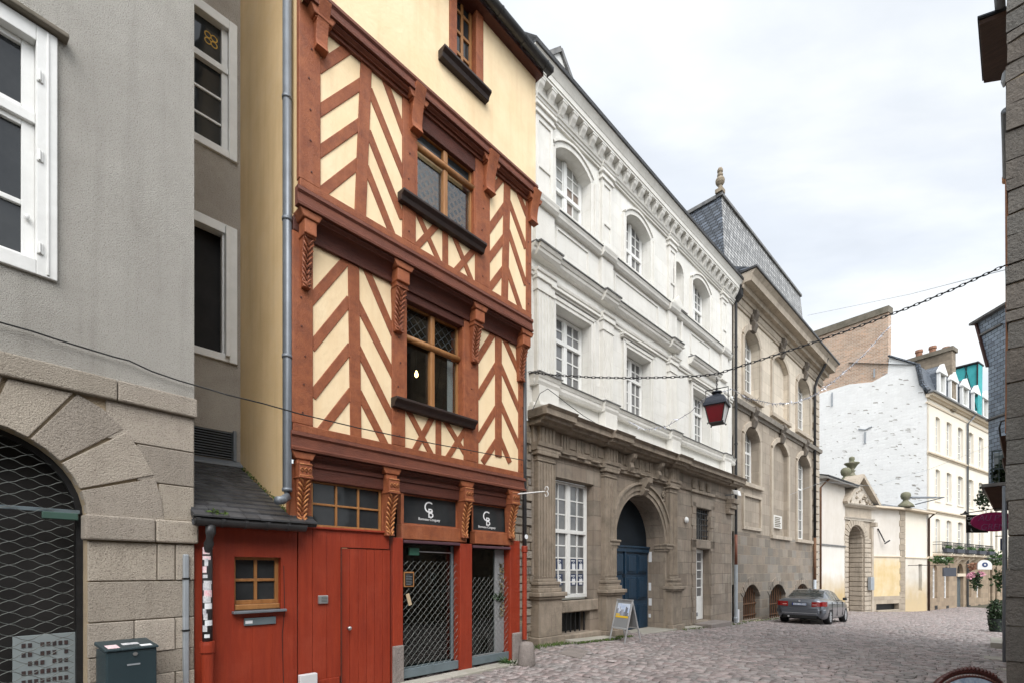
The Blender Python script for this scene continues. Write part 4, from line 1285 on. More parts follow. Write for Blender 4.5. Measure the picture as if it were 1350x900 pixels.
# transom lights with lettering
cz0, cz1 = T.z(533, 690), T.z(533, 655)
ez0, ez1 = T.z(625, 699), T.z(625, 664)
MB().box(T.s(528), T.s(614), -.03, .12, T.z(533, 710), cz0).obj('rail_beam', M['timber'], Th, bevel=.012)
MB().box(T.s(625), T.s(676), -.03, .12, T.z(625, 716), ez0).obj('rail_beam', M['timber'], Th, bevel=.012)
for (a, b) in ((T.s(528), T.s(532)), (T.s(605), T.s(614)), (T.s(670), T.s(676))):
    MB().box(a, b, -.012, .1, cz0, lin0).obj('post', M['timber'], Th, bevel=.006)
for k, (a, b, za, zb, tx, tzc) in enumerate(((T.s(532), T.s(605), cz0, lin0, T.s(569), T.z(569, 685)), (T.s(625), T.s(670), ez0, lin0, T.s(645), T.z(645, 695)))):
    fr = MB()
    fr.box(a, b, .045, .075, za, za + .025); fr.box(a, b, .045, .075, zb - .02, zb); fr.box(a, a + .02, .045, .075, za + .025, zb - .02); fr.box(b - .02, b, .045, .075, za + .025, zb - .02)
    fo = fr.obj('transom_light', M['timber'], Th, bevel=-1)
    MB().box(a, b, .062, .066, za + .02, zb - .01).obj('pane', M['glass'], fo, bevel=-1)
    text('lettering', 'C', .25, M['white_letter'], fo, (tx - .02, .058, tzc + .125), shear=.0, depth=.001)
    text('lettering', 'B', .21, M['white_letter'], fo, (tx + .025, .058, tzc + .045), depth=.001)
    text('lettering', 'Bonneau Conguey', .058, M['white_letter'], fo, (tx, .058, tzc - .005), depth=.001)
# shop windows / door with rolling grilles
for k, (pa, pb_, pt_, pgt) in enumerate(((530.5, 604.5, 711, 738), (621.5, 671, 718, 760))):
    a, b = T.s(pa), T.s(pb_)
    zt_ = T.z((pa), pt_)
    fo = MB().box(a, b, -.05, .06, zt_ - .045, zt_).obj('grille_housing', M['purple_metal'], Th, bevel=.008)
    dsh = 'shop_door' if k == 0 else 'shop_window'
    dm = MB()
    dm.box(a, a + .05, .13, .18, .2, zt_ - .05); dm.box(b - .05, b, .13, .18, .2, zt_ - .05); dm.box(a + .05, b - .05, .13, .18, .05, .2)
    if k == 1: dm.box(b - .24, b - .05, .12, .18, .05, zt_ - .05)
    dmo = dm.obj(dsh, M['grey_metal'] if k == 0 else M['panel_grey'], Th, bevel=.004)
    MB().box(a, b, .15, .155, .1, zt_ - .05).obj('pane', M['glass_shop'], dmo, bevel=-1)
    MB().box(a, b, .0, .035, .06, .20).obj('grille_rail', M['grey_metal'], Th, bevel=.006)
    gm = MB()
    zg1 = T.z(pa, pgt)
    pw, ph = .105, .088
    nx_ = int((b - a) / pw); pw = (b - a) / nx_
    nz_ = int((zg1 - .2) / ph)
    for i in range(0):
        pts = []
        x = a + i * pw
        for sg in (1, -1):
            pts = []
            for j in range(nz_ + 1):
                q = (i if sg > 0 else i)
                xx = a + ((j + 0) % 2) * pw / 2 * sg + i * pw
                if a - .001 <= xx <= b + .001: pts.append((xx, .012 + .004 * sg, .2 + j * ph / 1.0 * .5))
            if len(pts) > 1 and i < nx_ + 1:
                for j in range(len(pts) - 1): pass
    # two families of diagonal wires
    H_ = zg1 - .2
    st_ = .112
    for sg in (1, -1):
        n_ = int((b - a + H_) / st_) + 2
        for i in range(n_):
            c0 = a - H_ + i * st_ if sg > 0 else a + i * st_
            pts = []
            m_ = 44
            for j in range(m_ + 1):
                f = j / m_
                x = c0 + sg * H_ * f; z = .2 + H_ * f
                if a <= x <= b: pts.append((x, .012 + .004 * sg, z + .007 * math.sin(f * H_ / st_ * 4 * PI)))
            if len(pts) > 1: gm.tube(pts, .0018, 4, cap=False)
    gm.obj('rolling_grille', M['mesh_steel'], Th, bevel=-1)
room(T.s(530.5), T.s(671), .05, 2.9, .19, Th, 1.5)
MB().box(T.s(545), T.s(558), .10, .145, T.z(550, 731), T.z(550, 721)).obj('door_closer', mat('closer_green', (.05, .16, .11), rough=.5), Th, bevel=.006)
MB().tube([(T.s(558), .12, T.z(558, 726)), (T.s(601), .12, T.z(601, 728))], .008, 6).obj('closer_arm', M['alu'], Th, bevel=-1)
# little things behind the shop glass
cbx0, cbx1 = T.s(532), T.s(545.5)
ch = MB().box(cbx0, cbx1, -.01, .005, T.z(538, 773), T.z(538, 753))
cho = place(ch.obj('chalkboard', M['oak'], bevel=.004), T); tag(cho, 'small framed chalkboard hanging at the left of the shop grille', 'chalkboard')
MB().box(cbx0 + .02, cbx1 - .02, -.013, -.0105, T.z(538, 773) + .02, T.z(538, 753) - .02).obj('slate_face', M['black'], cho, bevel=-1)
wl = MB()
for q in range(7):
    z_ = T.z(538, 757 + q * 2.1); wl.box(cbx0 + .035, cbx1 - .035 - rnd(0, .05), -.0145, -.0132, z_ - .004, z_)
wl.obj('chalk_writing', M['zinc_light'], cho, bevel=-1)
pp_ = MB().bar((T.s(537), T.z(537, 782)), (T.s(541), T.z(541, 797)), .06, -.004, .002)
tag(place(pp_.obj('door_tag', mat('kraft', (.55, .42, .27), rough=.7), bevel=-1), T), 'tan paper tag hanging under the chalkboard on the grille', 'tag')
ri = MB()
for (pxx, pyy, r_) in ((567, 760, .075), (571, 759, .06), (575, 782, .07), (588, 783, .085), (583, 797, .06), (590, 775, .05), (570, 768, .07)):
    ri.ring(T.s(pxx, -.2), T.z(pxx, pyy, -.2), r_ - .006, r_, 0, 2 * PI, .20, .205, 18)
riz = T.z(585, 805, -.2)
rio = place(ri.obj('ring_ornaments', M['zinc_light'], bevel=-1), T); tag(rio, 'pale ring shaped wall ornaments hanging inside behind the shop door', 'ornament')
gl_ = MB()
for q in range(14):
    zq = T.z(660, 742, -.16) - q * .075
    gl_.leaves((T.s(661, -.1) + rnd(-.02, .02), .11, zq), .05, .03, .05, 14, .05)
glo = place(gl_.obj('dried_garland', mat('dried', (.22, .14, .08), (.14, .16, .07), ns=20, rough=.8, isl=.5), bevel=-1), T)
tag(glo, 'hanging garland of dried flowers beside the right shop window', 'garland')
gl_ = MB().leaves((T.s(658, -.1), .11, T.z(658, 787)), .12, .04, .05, 70, .07)
tag(place(gl_.obj('leaf_spray', M['leaf_dark'], bevel=-1), T), 'spray of green leaves below the dried garland in the shop window', 'foliage')
# intercom
ic = MB().box(T.s(418.5), T.s(431.5), -.03, 0, T.z(425, 795), T.z(425, 784))
ico = place(ic.obj('intercom', M['steel'], bevel=.008), T); tag(ico, 'small steel intercom box on the red boards left of the door', 'intercom')
sl = MB()
for q in range(4): sl.box(T.s(422.5), T.s(430), -.0315, -.03, T.z(425, 786.2 + q * 1.9) - .005, T.z(425, 786.2 + q * 1.9))
sl.obj('grille_slots', M['black'], ico, bevel=-1)
# right hand rain pipe: dark above, red cast iron foot
px_s, px_y = T.s(692, .02) , -.02
rp = MB()
rpx = T.s(691.5, .12)
ztp = T.z(692, 470, .12)
rp.tube([(rpx, -.12, T.z(692, 724, .12)), (rpx, -.12, ztp)], .042, 14)
rpo = rp.obj('downpipe', M['gutter'], Th, smooth=True, bevel=-1)
rq = MB().lathe(rpx, -.12, [(.045, T.z(692, 842, .12)), (.045, T.z(692, 728, .12)), (.058, T.z(692, 727, .12)), (.058, T.z(692, 720, .12)), (.05, T.z(692, 719, .12))], 14)
rq.obj('downpipe_foot', M['red_paint'], Th, bevel=-1)
MB().tube([(rpx, -.163, T.z(692, 707, .12)), (rpx, -.17, T.z(692, 707, .12))], .045, 14).obj('round_sticker', M['paper'], Th, bevel=-1)
# white scroll sign bracket (nobody hangs a sign there now)
bz = T.z(678, 657, .1)
sgn = thing('sign_bracket', 'white wrought iron scroll bracket sticking out over the shop corner without a sign', 'bracket', T)
bx_ = T.s(676, .05)
# it projects square to the wall
ye = None
def proj_y(px): return yat(T, bx_, px)
yA, yB = -.02, proj_y(722)
zA = lambda y, py: zpx(T, bx_, y, py)
br_ = MB()
br_.tube([(bx_, yA, zA(yA, 662)), (bx_ + .02, yA - .05, zA(yA - .05, 656)), (bx_, yA - .15, zA(yA - .15, 650.5)), (bx_, yB + .06, zA(yB + .06, 647))], [.03, .028, .014, .009], 8)
for sg in (1, -1):
    pts = []
    for k in range(14):
        a = -PI / 2 * sg + k / 13 * 1.6 * PI * sg
        r_ = .05 * (1 - .45 * k / 13)
        pts.append((bx_, yB + .06 - .03 + r_ * math.cos(a) * -1, zA(yB, 647) + sg * .05 + r_ * math.sin(a)))
    br_.tube(pts, .008, 6)
br_.obj('scroll_arm', M['white_clean'], sgn, smooth=True, bevel=-1)
# bollard stone at the corner
bp_ = on_ground(694, 876)
bo = MB()
bo.lathe(0, 0, [(.155, -.1), (.16, .05), (.15, .2), (.135, .36), (.115, .41), (.07, .43)], 14)
boo = bo.obj('corner_stone', M['stone_grey'], None, smooth=True, bevel=-1); boo.location = bp_; boo.scale = (1, .85, .98)
tag(boo, 'worn rounded granite guard stone at the foot of the red shop corner', 'bollard')
wd = MB()
wp = on_ground(672, 876)
for k in range(70):
    a = rnd(0, 2 * PI); L_ = rnd(.10, .22); e = rnd(.2, .9)
    b = Vector((rnd(-.10, .10), rnd(-.06, .06), 0)); d = Vector((math.cos(a) * L_, math.sin(a) * L_ * .7, L_ * e)); n_ = Vector((-math.sin(a), math.cos(a), 0)) * .012
    wd.add([b, b + d * .5 + n_, b + d, b + d * .5 - n_], [(0, 1, 2, 3)])
wdo = wd.obj('weed_tuft', M['leaf'], None, bevel=-1); wdo.location = wp
tag(wdo, 'tuft of green weeds growing beside the granite guard stone', 'weed')
# ================================================================== W : white stone town house
Wh = thing('white_town_house', 'classical house with white stone upper floors over a brown stone arched ground floor', 'house', W)
WE = 12.2
wins1 = [(.84, 2.30), (4.05, 5.45), (8.45, 9.90)]
z1a, z1b = 6.36, 8.22
z2a, z2s, z2r = 10.62, 12.02, .30
gz0_ = lambda s: gz(*W.world(s, 0)[:2])
holes = [rect(.82, 2.50, .95, 4.03), rect(1.12, 2.32, .12, .64), arch(3.5, 6.38, -.45, 2.58, n=22), rect(8.8, 10.0, 2.86, 4.0), rect(8.8, 10.0, -.14, 2.52)]
MB().wall(rect(.02, WE - .02, -1.0, 5.2), holes, 0, [.30, .35, .68, .45, .36]).obj('ground_floor_wall', M['brownstone'], Wh, bevel=-1)
MB().wall(rect(-1.7, .4, -.6, 5.2), [], .03, .1).obj('rubble_return', M['rubble'], Wh, bevel=-1)
rb = MB()
for i in range(26):
    z = -.1 + i * .19
    x = -.55
    while x < .0:
        L_ = rnd(.14, .34); e = min(x + L_, .03)
        if rnd(0, 1) < .85: rb.box(x + .012, e - .012, .03 - rnd(.015, .06), .08, z + .012, z + .19 * rnd(.75, .98))
        x += L_
rb.obj('rubble_stones', mat('rubble_stone', (.37, .31, .235), (.24, .20, .155), ns=6, rough=.95, bump=.8, bs=24, isl=.25, hue=(.24, .22, .20)), Wh, bevel=.02)
hup = [rect(a, b, z1a, z1b) for a, b in wins1] + [arch(a, b, z2a, z2s, z2r) for a, b in wins1] + [arch(7.02, 7.72, 10.72, 11.82)]
MB().wall(rect(-1.7, WE, 5.2, 13.2), hup, 0, [.36] * 6 + [.03]).obj('upper_wall', M['tuffeau'], Wh, bevel=-1)
MB().add([(WE, 0, -1), (WE, 6, -1), (WE, 6, 13.2), (WE, 0, 13.2)], [(0, 1, 2, 3)]).obj('end_wall', M['tuffeau'], Wh, bevel=-1)

def french(parent, x0, x1, z0, z1, yf, ztr, rl, ru, glass, name='window', rise=0, seed=0, alt=None):
    """white casement pair with transom lights; rl / ru rows of panes below / above the transom"""
    fr = MB()
    fw, d = .075, .09
    xm = (x0 + x1) / 2
    zc = z1 + rise
    fr.box(x0, x0 + fw, yf, yf + d, z0, zc); fr.box(x1 - fw, x1, yf, yf + d, z0, zc)
    fr.box(x0 + fw, x1 - fw, yf, yf + d, z0, z0 + .10)
    if not rise: fr.box(x0 + fw, x1 - fw, yf, yf + d, z1 - fw, z1)
    fr.box(x0 + fw, x1 - fw, yf - .02, yf + d, ztr - .05, ztr + .05)
    for za, zb in ((z0 + .10, ztr - .05), (ztr + .05, z1 - (0 if rise else fw) + (rise if rise else 0))):
        fr.box(xm - .06, xm + .06, yf - .012, yf + d, za, zb)
    fo = fr.obj(name, M['white_paint'], parent, bevel=.006)
    mu = MB()
    bw = .032
    for (xa, xb) in ((x0 + fw, xm - .06), (xm + .06, x1 - fw)):
        for za, zb, n in ((z0 + .10, ztr - .05, rl), (ztr + .05, z1 - (0 if rise else fw), ru)):
            top = zb + (rise if (rise and za > ztr) else 0)
            mu.box(xa, xa + .035, yf + .015, yf + d - .02, za, top); mu.box(xb - .035, xb, yf + .015, yf + d - .02, za, top)
            mu.box((xa + xb) / 2 - bw / 2, (xa + xb) / 2 + bw / 2, yf + .022, yf + d - .03, za, top)
            for q in range(1, n + (1 if (rise and za > ztr) else 0)):
                zz_ = za + (zb - za) * q / n
                mu.box(xa + .035, xb - .035, yf + .026, yf + d - .034, zz_ - bw / 2, zz_ + bw / 2)
            for q in range(n):
                zq0, zq1 = za + (zb - za) * q / n, za + (zb - za) * (q + 1) / n
                for (xc, xd) in ((xa, (xa + xb) / 2), ((xa + xb) / 2, xb)):
                    g_ = glass
                    if alt and rnd(0, 1) < alt[1]: g_ = alt[0]
                    t1, t2 = rnd(-.004, .004), rnd(-.004, .004)
                    zt2 = zq1 + (rise if (rise and za > ztr and q == n - 1) else 0)
                    MB().add([(xc - .002, yf + .045 + t1, zq0), (xd, yf + .045 + t2, zq0), (xd, yf + .045 + t2, zt2), (xc, yf + .045 + t1, zt2)], [(0, 1, 2, 3)]).obj('pane', g_, fo, bevel=-1)
    mu.obj('glazing_bars', M['white_paint'], fo, bevel=-1)
    return fo

gw = mat('glass_w', (.11, .11, .112), (.19, .19, .19), ns=1.1, rough=.06, spec=.6)
gwb = mat('glass_wb', (.16, .115, .09), (.22, .17, .14), ns=1.6, rough=.06, spec=.6)
for a, b in wins1:
    french(Wh, a + .02, b - .02, z1a + .02, z1b - .02, .24, 7.55, 3, 2, gw)
for k, (a, b) in enumerate(wins1):
    french(Wh, a + .02, b - .02, z2a + .02, z2s - .0, .24, 11.4, 2, 2, M['glass_curtain'] if k == 0 else gw, rise=z2r - .04, alt=(gwb, .4) if k == 0 else None)
# ground floor great window: sills, posters in the panes
gwin = french(Wh, .86, 2.46, 1.0, 4.0, .20, 2.72, 5, 3, gw, alt=(M['glass_pale'], .35))
MB().box(.70, 2.62, -.07, .28, .66, .95).obj('window_sill', M['brownstone_trim'], Wh, bevel=.02)
# six notices taped inside the lower panes
px_cols = ((737.5, 'left'), (756, 'middle'), (765.5, 'right'))
for ci, (pxc, cn) in enumerate(px_cols):
    for ri_, (pya, pyb, rn) in enumerate(((736, 752, 'upper'), (756, 771, 'lower'))):
        xc = W.s(pxc, -.24); za = W.z(pxc, pyb, -.24); zb = W.z(pxc, pya, -.24)
        nt_ = MB().box(xc - .13, xc + .13, .238, .242, za, zb)
        no = place(nt_.obj('window_notice', M['navy'], bevel=-1), W)
        tag(no, 'blue notice in the great ground floor window, %s row, %s of three' % (rn, cn), 'poster', 'notices in the tall ground floor window')
        zh = zb - za
        MB().box(xc - .065, xc + .07, .2365, .238, za + zh * .08, za + zh * .58).obj('picture', M['paper'], no, bevel=-1)
        MB().box(xc - .10, xc + .06, .2365, .238, za + zh * .8, za + zh * .88).obj('heading', M['paper'], no, bevel=-1)
        MB().ring(xc, za + zh * .58, .03, .042, 0, PI, .2365, .238, 8).obj('bag_handle', M['paper'], no, bevel=-1)
# basement grating
bg = MB()
for i in range(6):
    x = 1.24 + i * .195
    bg.box(x - .016, x + .016, .10, .132, .12, .64)
bg.obj('basement_grating', M['iron'], Wh, bevel=-1)
MB().box(1.05, 2.4, .34, .36, .05, .7).obj('basement_void', M['black'], Wh, bevel=-1)
# base course and step blocks
bs_ = MB()
x = -.1
for (a, b) in ((-.15, .98), (2.66, 3.42)): pass
bs_.box(.98, 2.64, -.16, .05, -.5, .10)
bs_.obj('base_course', M['brownstone_trim'], Wh, bevel=.02)

def pilaster(xa, xb, zg, out, name='pilaster'):
    p = MB()
    w_ = xb - xa
    e = .16
    # pedestal
    p.box(xa - e, xb + e, -out - .20, .02, zg - .25, zg + .16)
    p.box(xa - e + .05, xb + e - .05, -out - .14, .02, zg + .16, 1.04)
    p.box(xa - e, xb + e, -out - .20, .02, 1.04, 1.10)
    p.box(xa - e - .04, xb + e + .04, -out - .24, .02, 1.10, 1.20)
    # base
    p.box(xa - .11, xb + .11, -out - .13, .02, 1.20, 1.30)
    p.box(xa - .07, xb + .07, -out - .09, .02, 1.30, 1.37)
    p.box(xa - .09, xb + .09, -out - .11, .02, 1.37, 1.45)
    p.box(xa - .03, xb + .03, -out - .045, .02, 1.45, 1.52)
    # shaft
    p.box(xa, xb, -out, .02, 1.52, 4.28)
    p.box(xa - .02, xb + .02, -out - .03, .02, 4.28, 4.33)
    p.box(xa - .01, xb + .01, -out - .02, .02, 4.33, 4.42)
    p.box(xa - .07, xb + .07, -out - .08, .02, 4.42, 4.52)
    po = p.obj(name, M['brownstone_trim'], Wh, bevel=.016)
    f = MB()
    nf = 6
    for i in range(nf + 1):
        x = xa + .015 + (w_ - .03) * i / nf
        f.box(x - .014, x + .014, -out - .026, -out + .01, 1.56, 4.26)
    f.obj('fluting', M['brownstone_trim'], po, bevel=.006)
    return po
for (a, b), zg in (((.10, .72), 0.0), ((2.84, 3.40), -.08), ((6.55, 7.08), -.22)):
    pilaster(a, b, zg, .12)
# end corbel
cb_ = MB()
for k, (za, zb, o) in enumerate(((4.0, 4.2, .16), (4.2, 4.4, .24), (4.4, 4.6, .34))): cb_.box(11.55, 12.1, -o, .02, za, zb)
cb_.obj('end_corbel', M['brownstone_trim'], Wh, bevel=.02)
# entablature
en = MB()
brk1 = [(.0, .84, .10), (2.74, 3.5, .10), (6.45, 7.2, .10)]
en.mould([(4.525, 4.62, .10, .10), (4.62, 4.70, .13, .15)], .02, 7.2, 0, brk1)
en.mould([(4.55, 4.62, .05, .08)], 7.2, WE, 0)
en.obj('architrave', M['brownstone_trim'], Wh, bevel=-1)
fz = MB()
x = .12
i = 0
fz.box(.02, 7.2, -.06, .02, 4.70, 5.10)
for (a, b) in ((.14, .68), (2.88, 3.36), (6.6, 7.04)): fz.box(a, b, -.17, 0, 4.70, 5.10)
for k in range(9):
    xc = 1.15 + k * .62
    if any(abs(xc - c) < .5 for c in (.4, 3.1, 6.85)): continue
    for q in range(3): fz.box(xc - .14 + q * .1, xc - .07 + q * .1, -.10, -.05, 4.72, 5.08)
    fz.box(xc + .22, xc + .44, -.085, -.05, 4.78, 5.04)
    fz.box(xc - .17, xc + .17, -.17, -.1, 4.585, 4.625)
for (a, b) in ((.14, .68), (2.88, 3.36), (6.6, 7.04)):
    for q in range(4): fz.box(a + .03 + q * .135, a + .11 + q * .135, -.195, -.17, 4.72, 5.08)
for xc in (8.6, 9.2, 9.8): 
    for q in range(3): fz.box(xc - .14 + q * .1, xc - .07 + q * .1, -.07, 0, 4.66, 4.98)
fz.box(8.3, 10.3, -.09, 0, 4.52, 4.62)
fz.obj('triglyph_frieze', M['brownstone_trim'], Wh, bevel=.01)
for xc in (4.1, 5.75):
    cs_ = MB()
    cs_.sweep([(0, 5.08), (-.34, 5.08), (-.32, 4.98), (-.20, 4.85), (-.24, 4.72), (-.17, 4.60), (0, 4.55)], xc - .09, xc + .09)
    cs_.obj('scroll_console', M['brownstone_trim'], Wh, bevel=.012)
co = MB()
co.mould([(5.10, 5.16, .20, .24), (5.16, 5.24, .34, .36)], -.05, WE + .18, 0, [(-.05, .95, .14), (2.7, 3.55, .12), (6.4, 7.25, .10), (11.3, WE + .18, .06)])
co.mould([(5.24, 5.36, .47, .47), (5.36, 5.42, .47, .54)], -.12, WE + .25, 0, [(-.12, .98, .12), (2.66, 3.6, .10), (6.35, 7.3, .08)])
co.obj('ground_cornice', M['brownstone_trim'], Wh, bevel=-1)
cl = MB()
cl.sweep([(.02, 5.422), (-.56, 5.422), (-.30, 5.50), (.02, 5.52)], -.1, WE + .2)
cl.obj('cornice_flashing', M['tuffeau_trim'], Wh, bevel=-1)
# carved arch over the gate
ga = MB()
cxg, rg = 4.94, 1.44
for (r0, r1, yo) in ((rg - .002, rg + .12, -.05), (rg + .12, rg + .30, -.085), (rg + .30, rg + .36, -.14)):
    ga.ring(cxg, 2.58, r0, r1, 0, PI, yo, .01, 30)
ga.obj('archivolt', M['brownstone_trim'], Wh, bevel=-1)
for sg in (-1, 1):
    im = MB()
    a = cxg + sg * (rg + .0); b = cxg + sg * (rg + .36)
    im.box(a, b, -.07, .02, -.5, 2.34)
    im.box(a - sg * .06, b + sg * .03, -.15, .3, 2.42, 2.52); im.box(a - sg * .03, b, -.11, .3, 2.34, 2.42); im.box(a - sg * .08, b + sg * .05, -.18, .3, 2.52, 2.58)
    im.obj('impost', M['brownstone_trim'], Wh, bevel=.012)
ky = MB().sweep([(0, 4.5), (-.36, 4.5), (-.34, 4.36), (-.2, 4.2), (-.24, 4.14), (-.14, 4.0), (0, 3.98)], cxg - .12, cxg + .12)
ky.obj('keystone', M['brownstone_trim'], Wh, bevel=.015)
for sg in (-1, 1):
    sp_ = MB()
    for k in range(7):
        a = rnd(0, 1)
        x_, z_ = cxg + sg * (1.32 + rnd(0, .2)), 4.05 + rnd(-.05, .35)
        if abs(x_ - cxg) < 1.5: sp_.tube([(x_, -.01, z_), (x_ + rnd(-.1, .1), -.05, z_ + rnd(-.1, .12)), (x_ + rnd(-.16, .16), -.01, z_ + rnd(-.14, .14))], [.02, .04, .015], 6)
    sp_.obj('spandrel_carving', M['brownstone_trim'], Wh, smooth=True, bevel=-1)
# the blue gate, set deep in the arch
yd = .55
gd = MB()
gd.box(3.46, 6.42, yd + .02, yd + .10, -.5, 2.50)
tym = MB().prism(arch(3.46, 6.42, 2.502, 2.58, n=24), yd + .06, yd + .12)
tym.obj('gate_tympanum', mat('tympanum_shade', (.006, .012, .020), (.004, .008, .013), ns=3, rough=.7), Wh, bevel=-1)  # arch top coloured near-black, deep recess shade put into the panel colour
gdo = gd.obj('gate_door', M['blue_door'], Wh, bevel=-1)
gp_ = MB()
gp_.box(3.5, 6.37, yd - .05, yd + .02, 2.30, 2.44); gp_.box(3.5, 6.37, yd - .08, yd + .02, 2.44, 2.50)
for q in range(0): gp_.box(3.62 + q * .39, 3.66 + q * .39, yd - .01, yd + .02, 2.5, 2.55 + math.sqrt(max(.01, 1.40 ** 2 - (3.64 + q * .39 - 4.94) ** 2)))
for (a, b) in ((3.56, 4.88), (4.98, 6.32)):
    for (za, zb) in ((-.22, .62), (.78, 1.5), (1.62, 2.24)):
        for (xa, xb) in ((a + .05, (a + b) / 2 - .03), ((a + b) / 2 + .03, b - .05)):
            for e, o in ((0, .03), (.06, .055), (.12, .03)):
                gp_.box(xa + e, xb - e, yd + .02 - o, yd + .03, za + e, zb - e)
gp_.box(4.89, 4.97, yd - .04, yd + .02, -.3, 2.30)
gp_.obj('raised_panels', M['blue_door'], gdo, bevel=.01)
rn_ = MB().ring(4.75, 1.56, .05, .065, 0, 2 * PI, yd - .07, yd - .055, 14)
rn_.obj('ring_handle', M['iron'], gdo, bevel=-1)
MB().box(3.3, 6.6, -.36, .6, -.42, -.165).obj('threshold', M['kerb'], Wh, bevel=.015)
wp_ = MB()
for (z_, h_, o_) in ((2.0, .34, 0), (1.05, .26, .02), (.55, .24, 0), (.15, .12, .03)):
    wp_.box(6.372, 6.379, .42 + o_, .53, z_, z_ + h_)
wp_.obj('white_notice_patches', M['paper'], Wh, bevel=-1)
# barred window and small white door
gb = MB()
for i in range(6):
    x = 8.9 + i * .2; gb.box(x - .014, x + .014, .07, .098, 2.86, 4.0)
for i in range(5):
    z = 3.0 + i * .21; gb.box(8.8, 10.0, .06, .069, z - .014, z + .014)
gb.obj('window_bars', M['iron'], Wh, bevel=-1)
MB().box(8.8, 10.0, .30, .31, 2.86, 4.0).obj('barred_window_pane', M['glass_pale'], Wh, bevel=-1)
sd_ = MB()
da, db = 8.79, 10.01
sd_.box(da, da + .12, .26, .32, -.12, 2.5); sd_.box(db - .12, db, .26, .32, -.12, 2.5); sd_.box(da + .12, db - .12, .26, .32, -.12, .75); sd_.box(da + .12, db - .12, .26, .32, 2.38, 2.5)
sd_.box((da + db) / 2 - .05, (da + db) / 2 + .05, .25, .32, .75, 2.38)
for q in range(1, 5): sd_.box(da + .12, db - .12, .265, .315, .75 + 1.63 * q / 5 - .02, .75 + 1.63 * q / 5 + .02)
sdo = sd_.obj('small_door', M['white_paint'], Wh, bevel=.006)
MB().box(da + .1, db - .1, .29, .295, .7, 2.4).obj('pane', gw, sdo, bevel=-1)
MB().box(da + .35, da + .75, .255, .26, .0, .14).obj('door_vent', M['zinc'], sdo, bevel=-1)
MB().box(8.25, 10.55, -.02, .6, -.42, -.16).obj('door_threshold', M['brownstone_trim'], Wh, bevel=.015)
MB().box(8.6, 10.4, -.66, -.03, -.7, -.17).obj('door_step', M['stone_grey'], Wh, bevel=.03)
# surrounds (quoined jambs) of small bay
qj = MB()
for (xa, xb) in ((8.42, 8.78), (10.02, 10.4)):
    for k in range(10):
        z = -.2 + k * .44
        if z + .42 < 4.45: qj.box(xa + (.06 if k % 2 else 0), xb, -.035, .02, z + .004, z + .436)
qj.box(8.42, 10.4, -.035, .02, 2.54, 2.84); qj.box(8.42, 10.4, -.035, .02, 4.02, 4.4)
qj.obj('bay_surround', M['brownstone'], Wh, bevel=.012)
# white wall lamp dish on the stone
wlp = MB().tube([(W.s(903), 0, W.z(903, 685)), (W.s(903), -.05, W.z(903, 685)), (W.s(903), -.10, W.z(903, 685))], [.05, .12, .09], 14)
wlo = place(wlp.obj('wall_lamp', M['white_clean'], smooth=True, bevel=-1), W); tag(wlo, 'small white oval bulkhead lamp on the brown stone right of the arch', 'wall lamp'); wlo.scale = (.8, 1, 1)
wlo.scale = (1, 1, 1)
# ------------------------------------------------------------------ white storeys
tr = MB()
wp1 = [(.10, .70), (2.78, 3.26), (6.62, 7.10), (11.0, 11.5)]
# pedestal zone under first floor
tr.mould([(5.50, 5.62, .14, .12)], -.05, WE, 0, [(.02, .80, .14), (2.68, 3.4, .12), (6.5, 7.2, .12), (10.9, 11.6, .10)])
for (a, b) in wp1: tr.box(a - .06, b + .06, -.22, 0, 5.62, 6.02)
tr.mould([(6.02, 6.10, .12, .16), (6.10, 6.18, .14, .14), (6.18, 6.27, .15, .19)], -.05, WE, 0, [(a - .10, b + .10, .09) for a, b in wp1])
# window architraves first floor
def surround(m, x0, x1, z0, z1, w_=.16, o=.07):
    m.box(x0 - w_, x0 - .003, -o, .01, z0, z1 + w_); m.box(x1 + .003, x1 + w_, -o, .01, z0, z1 + w_); m.box(x0 - .003, x1 + .003, -o, .01, z1 + .003, z1 + w_)
    m.box(x0 - w_ - .03, x0 - w_ * .6, -o - .025, -o + .0, z0, z1 + w_); m.box(x1 + w_ * .6, x1 + w_ + .03, -o - .025, -o, z0, z1 + w_)
    m.box(x0 - w_ - .03, x1 + w_ + .03, -o - .025, -o + .01, z1 + w_ * .6, z1 + w_ + .03)
for a, b in wins1:
    surround(tr, a, b, z1a - .08, z1b)
    tr.box(a - .26, b + .26, -.12, .01, z1b + .22, z1b + .27); tr.box(a - .28, b + .28, -.17, .01, z1b + .27, z1b + .33)
# pilaster shafts + ionic capitals
for (a, b) in wp1:
    tr.box(a - .03, b + .03, -.16, .01, 6.27, 6.40)
    tr.box(a, b, -.11, .01, 6.40, 8.30)
    tr.box(a - .03, b + .03, -.14, .01, 8.26, 8.31)
    tr.box(a - .05, b + .05, -.17, .01, 8.52, 8.60)
    tr.box(a - .02, b + .02, -.13, .01, 8.31, 8.52)
    for q in range(6): tr.box(a + .03 + (b - a - .06) * q / 5 - .012, a + .03 + (b - a - .06) * q / 5 + .012, -.128, -.10, 6.44, 8.24)
# entablature between floors
brk2 = [(a - .06, b + .06, .10) for a, b in wp1]
tr.mould([(8.60, 8.68, .05, .05), (8.68, 8.74, .08, .10)], -.05, WE, 0, brk2)
for (x0, x1) in ((-.1, 7.25), (8.2, 10.6)):
    tr.mould([(9.02, 9.08, .10, .16), (9.08, 9.16, .16, .18), (9.16, 9.24, .20, .24)], x0, x1, 0, [bq for bq in [(a - .10, b + .10, .08) for a, b in wp1] if bq[0] >= x0 - .1 and bq[1] <= x1 + .2])
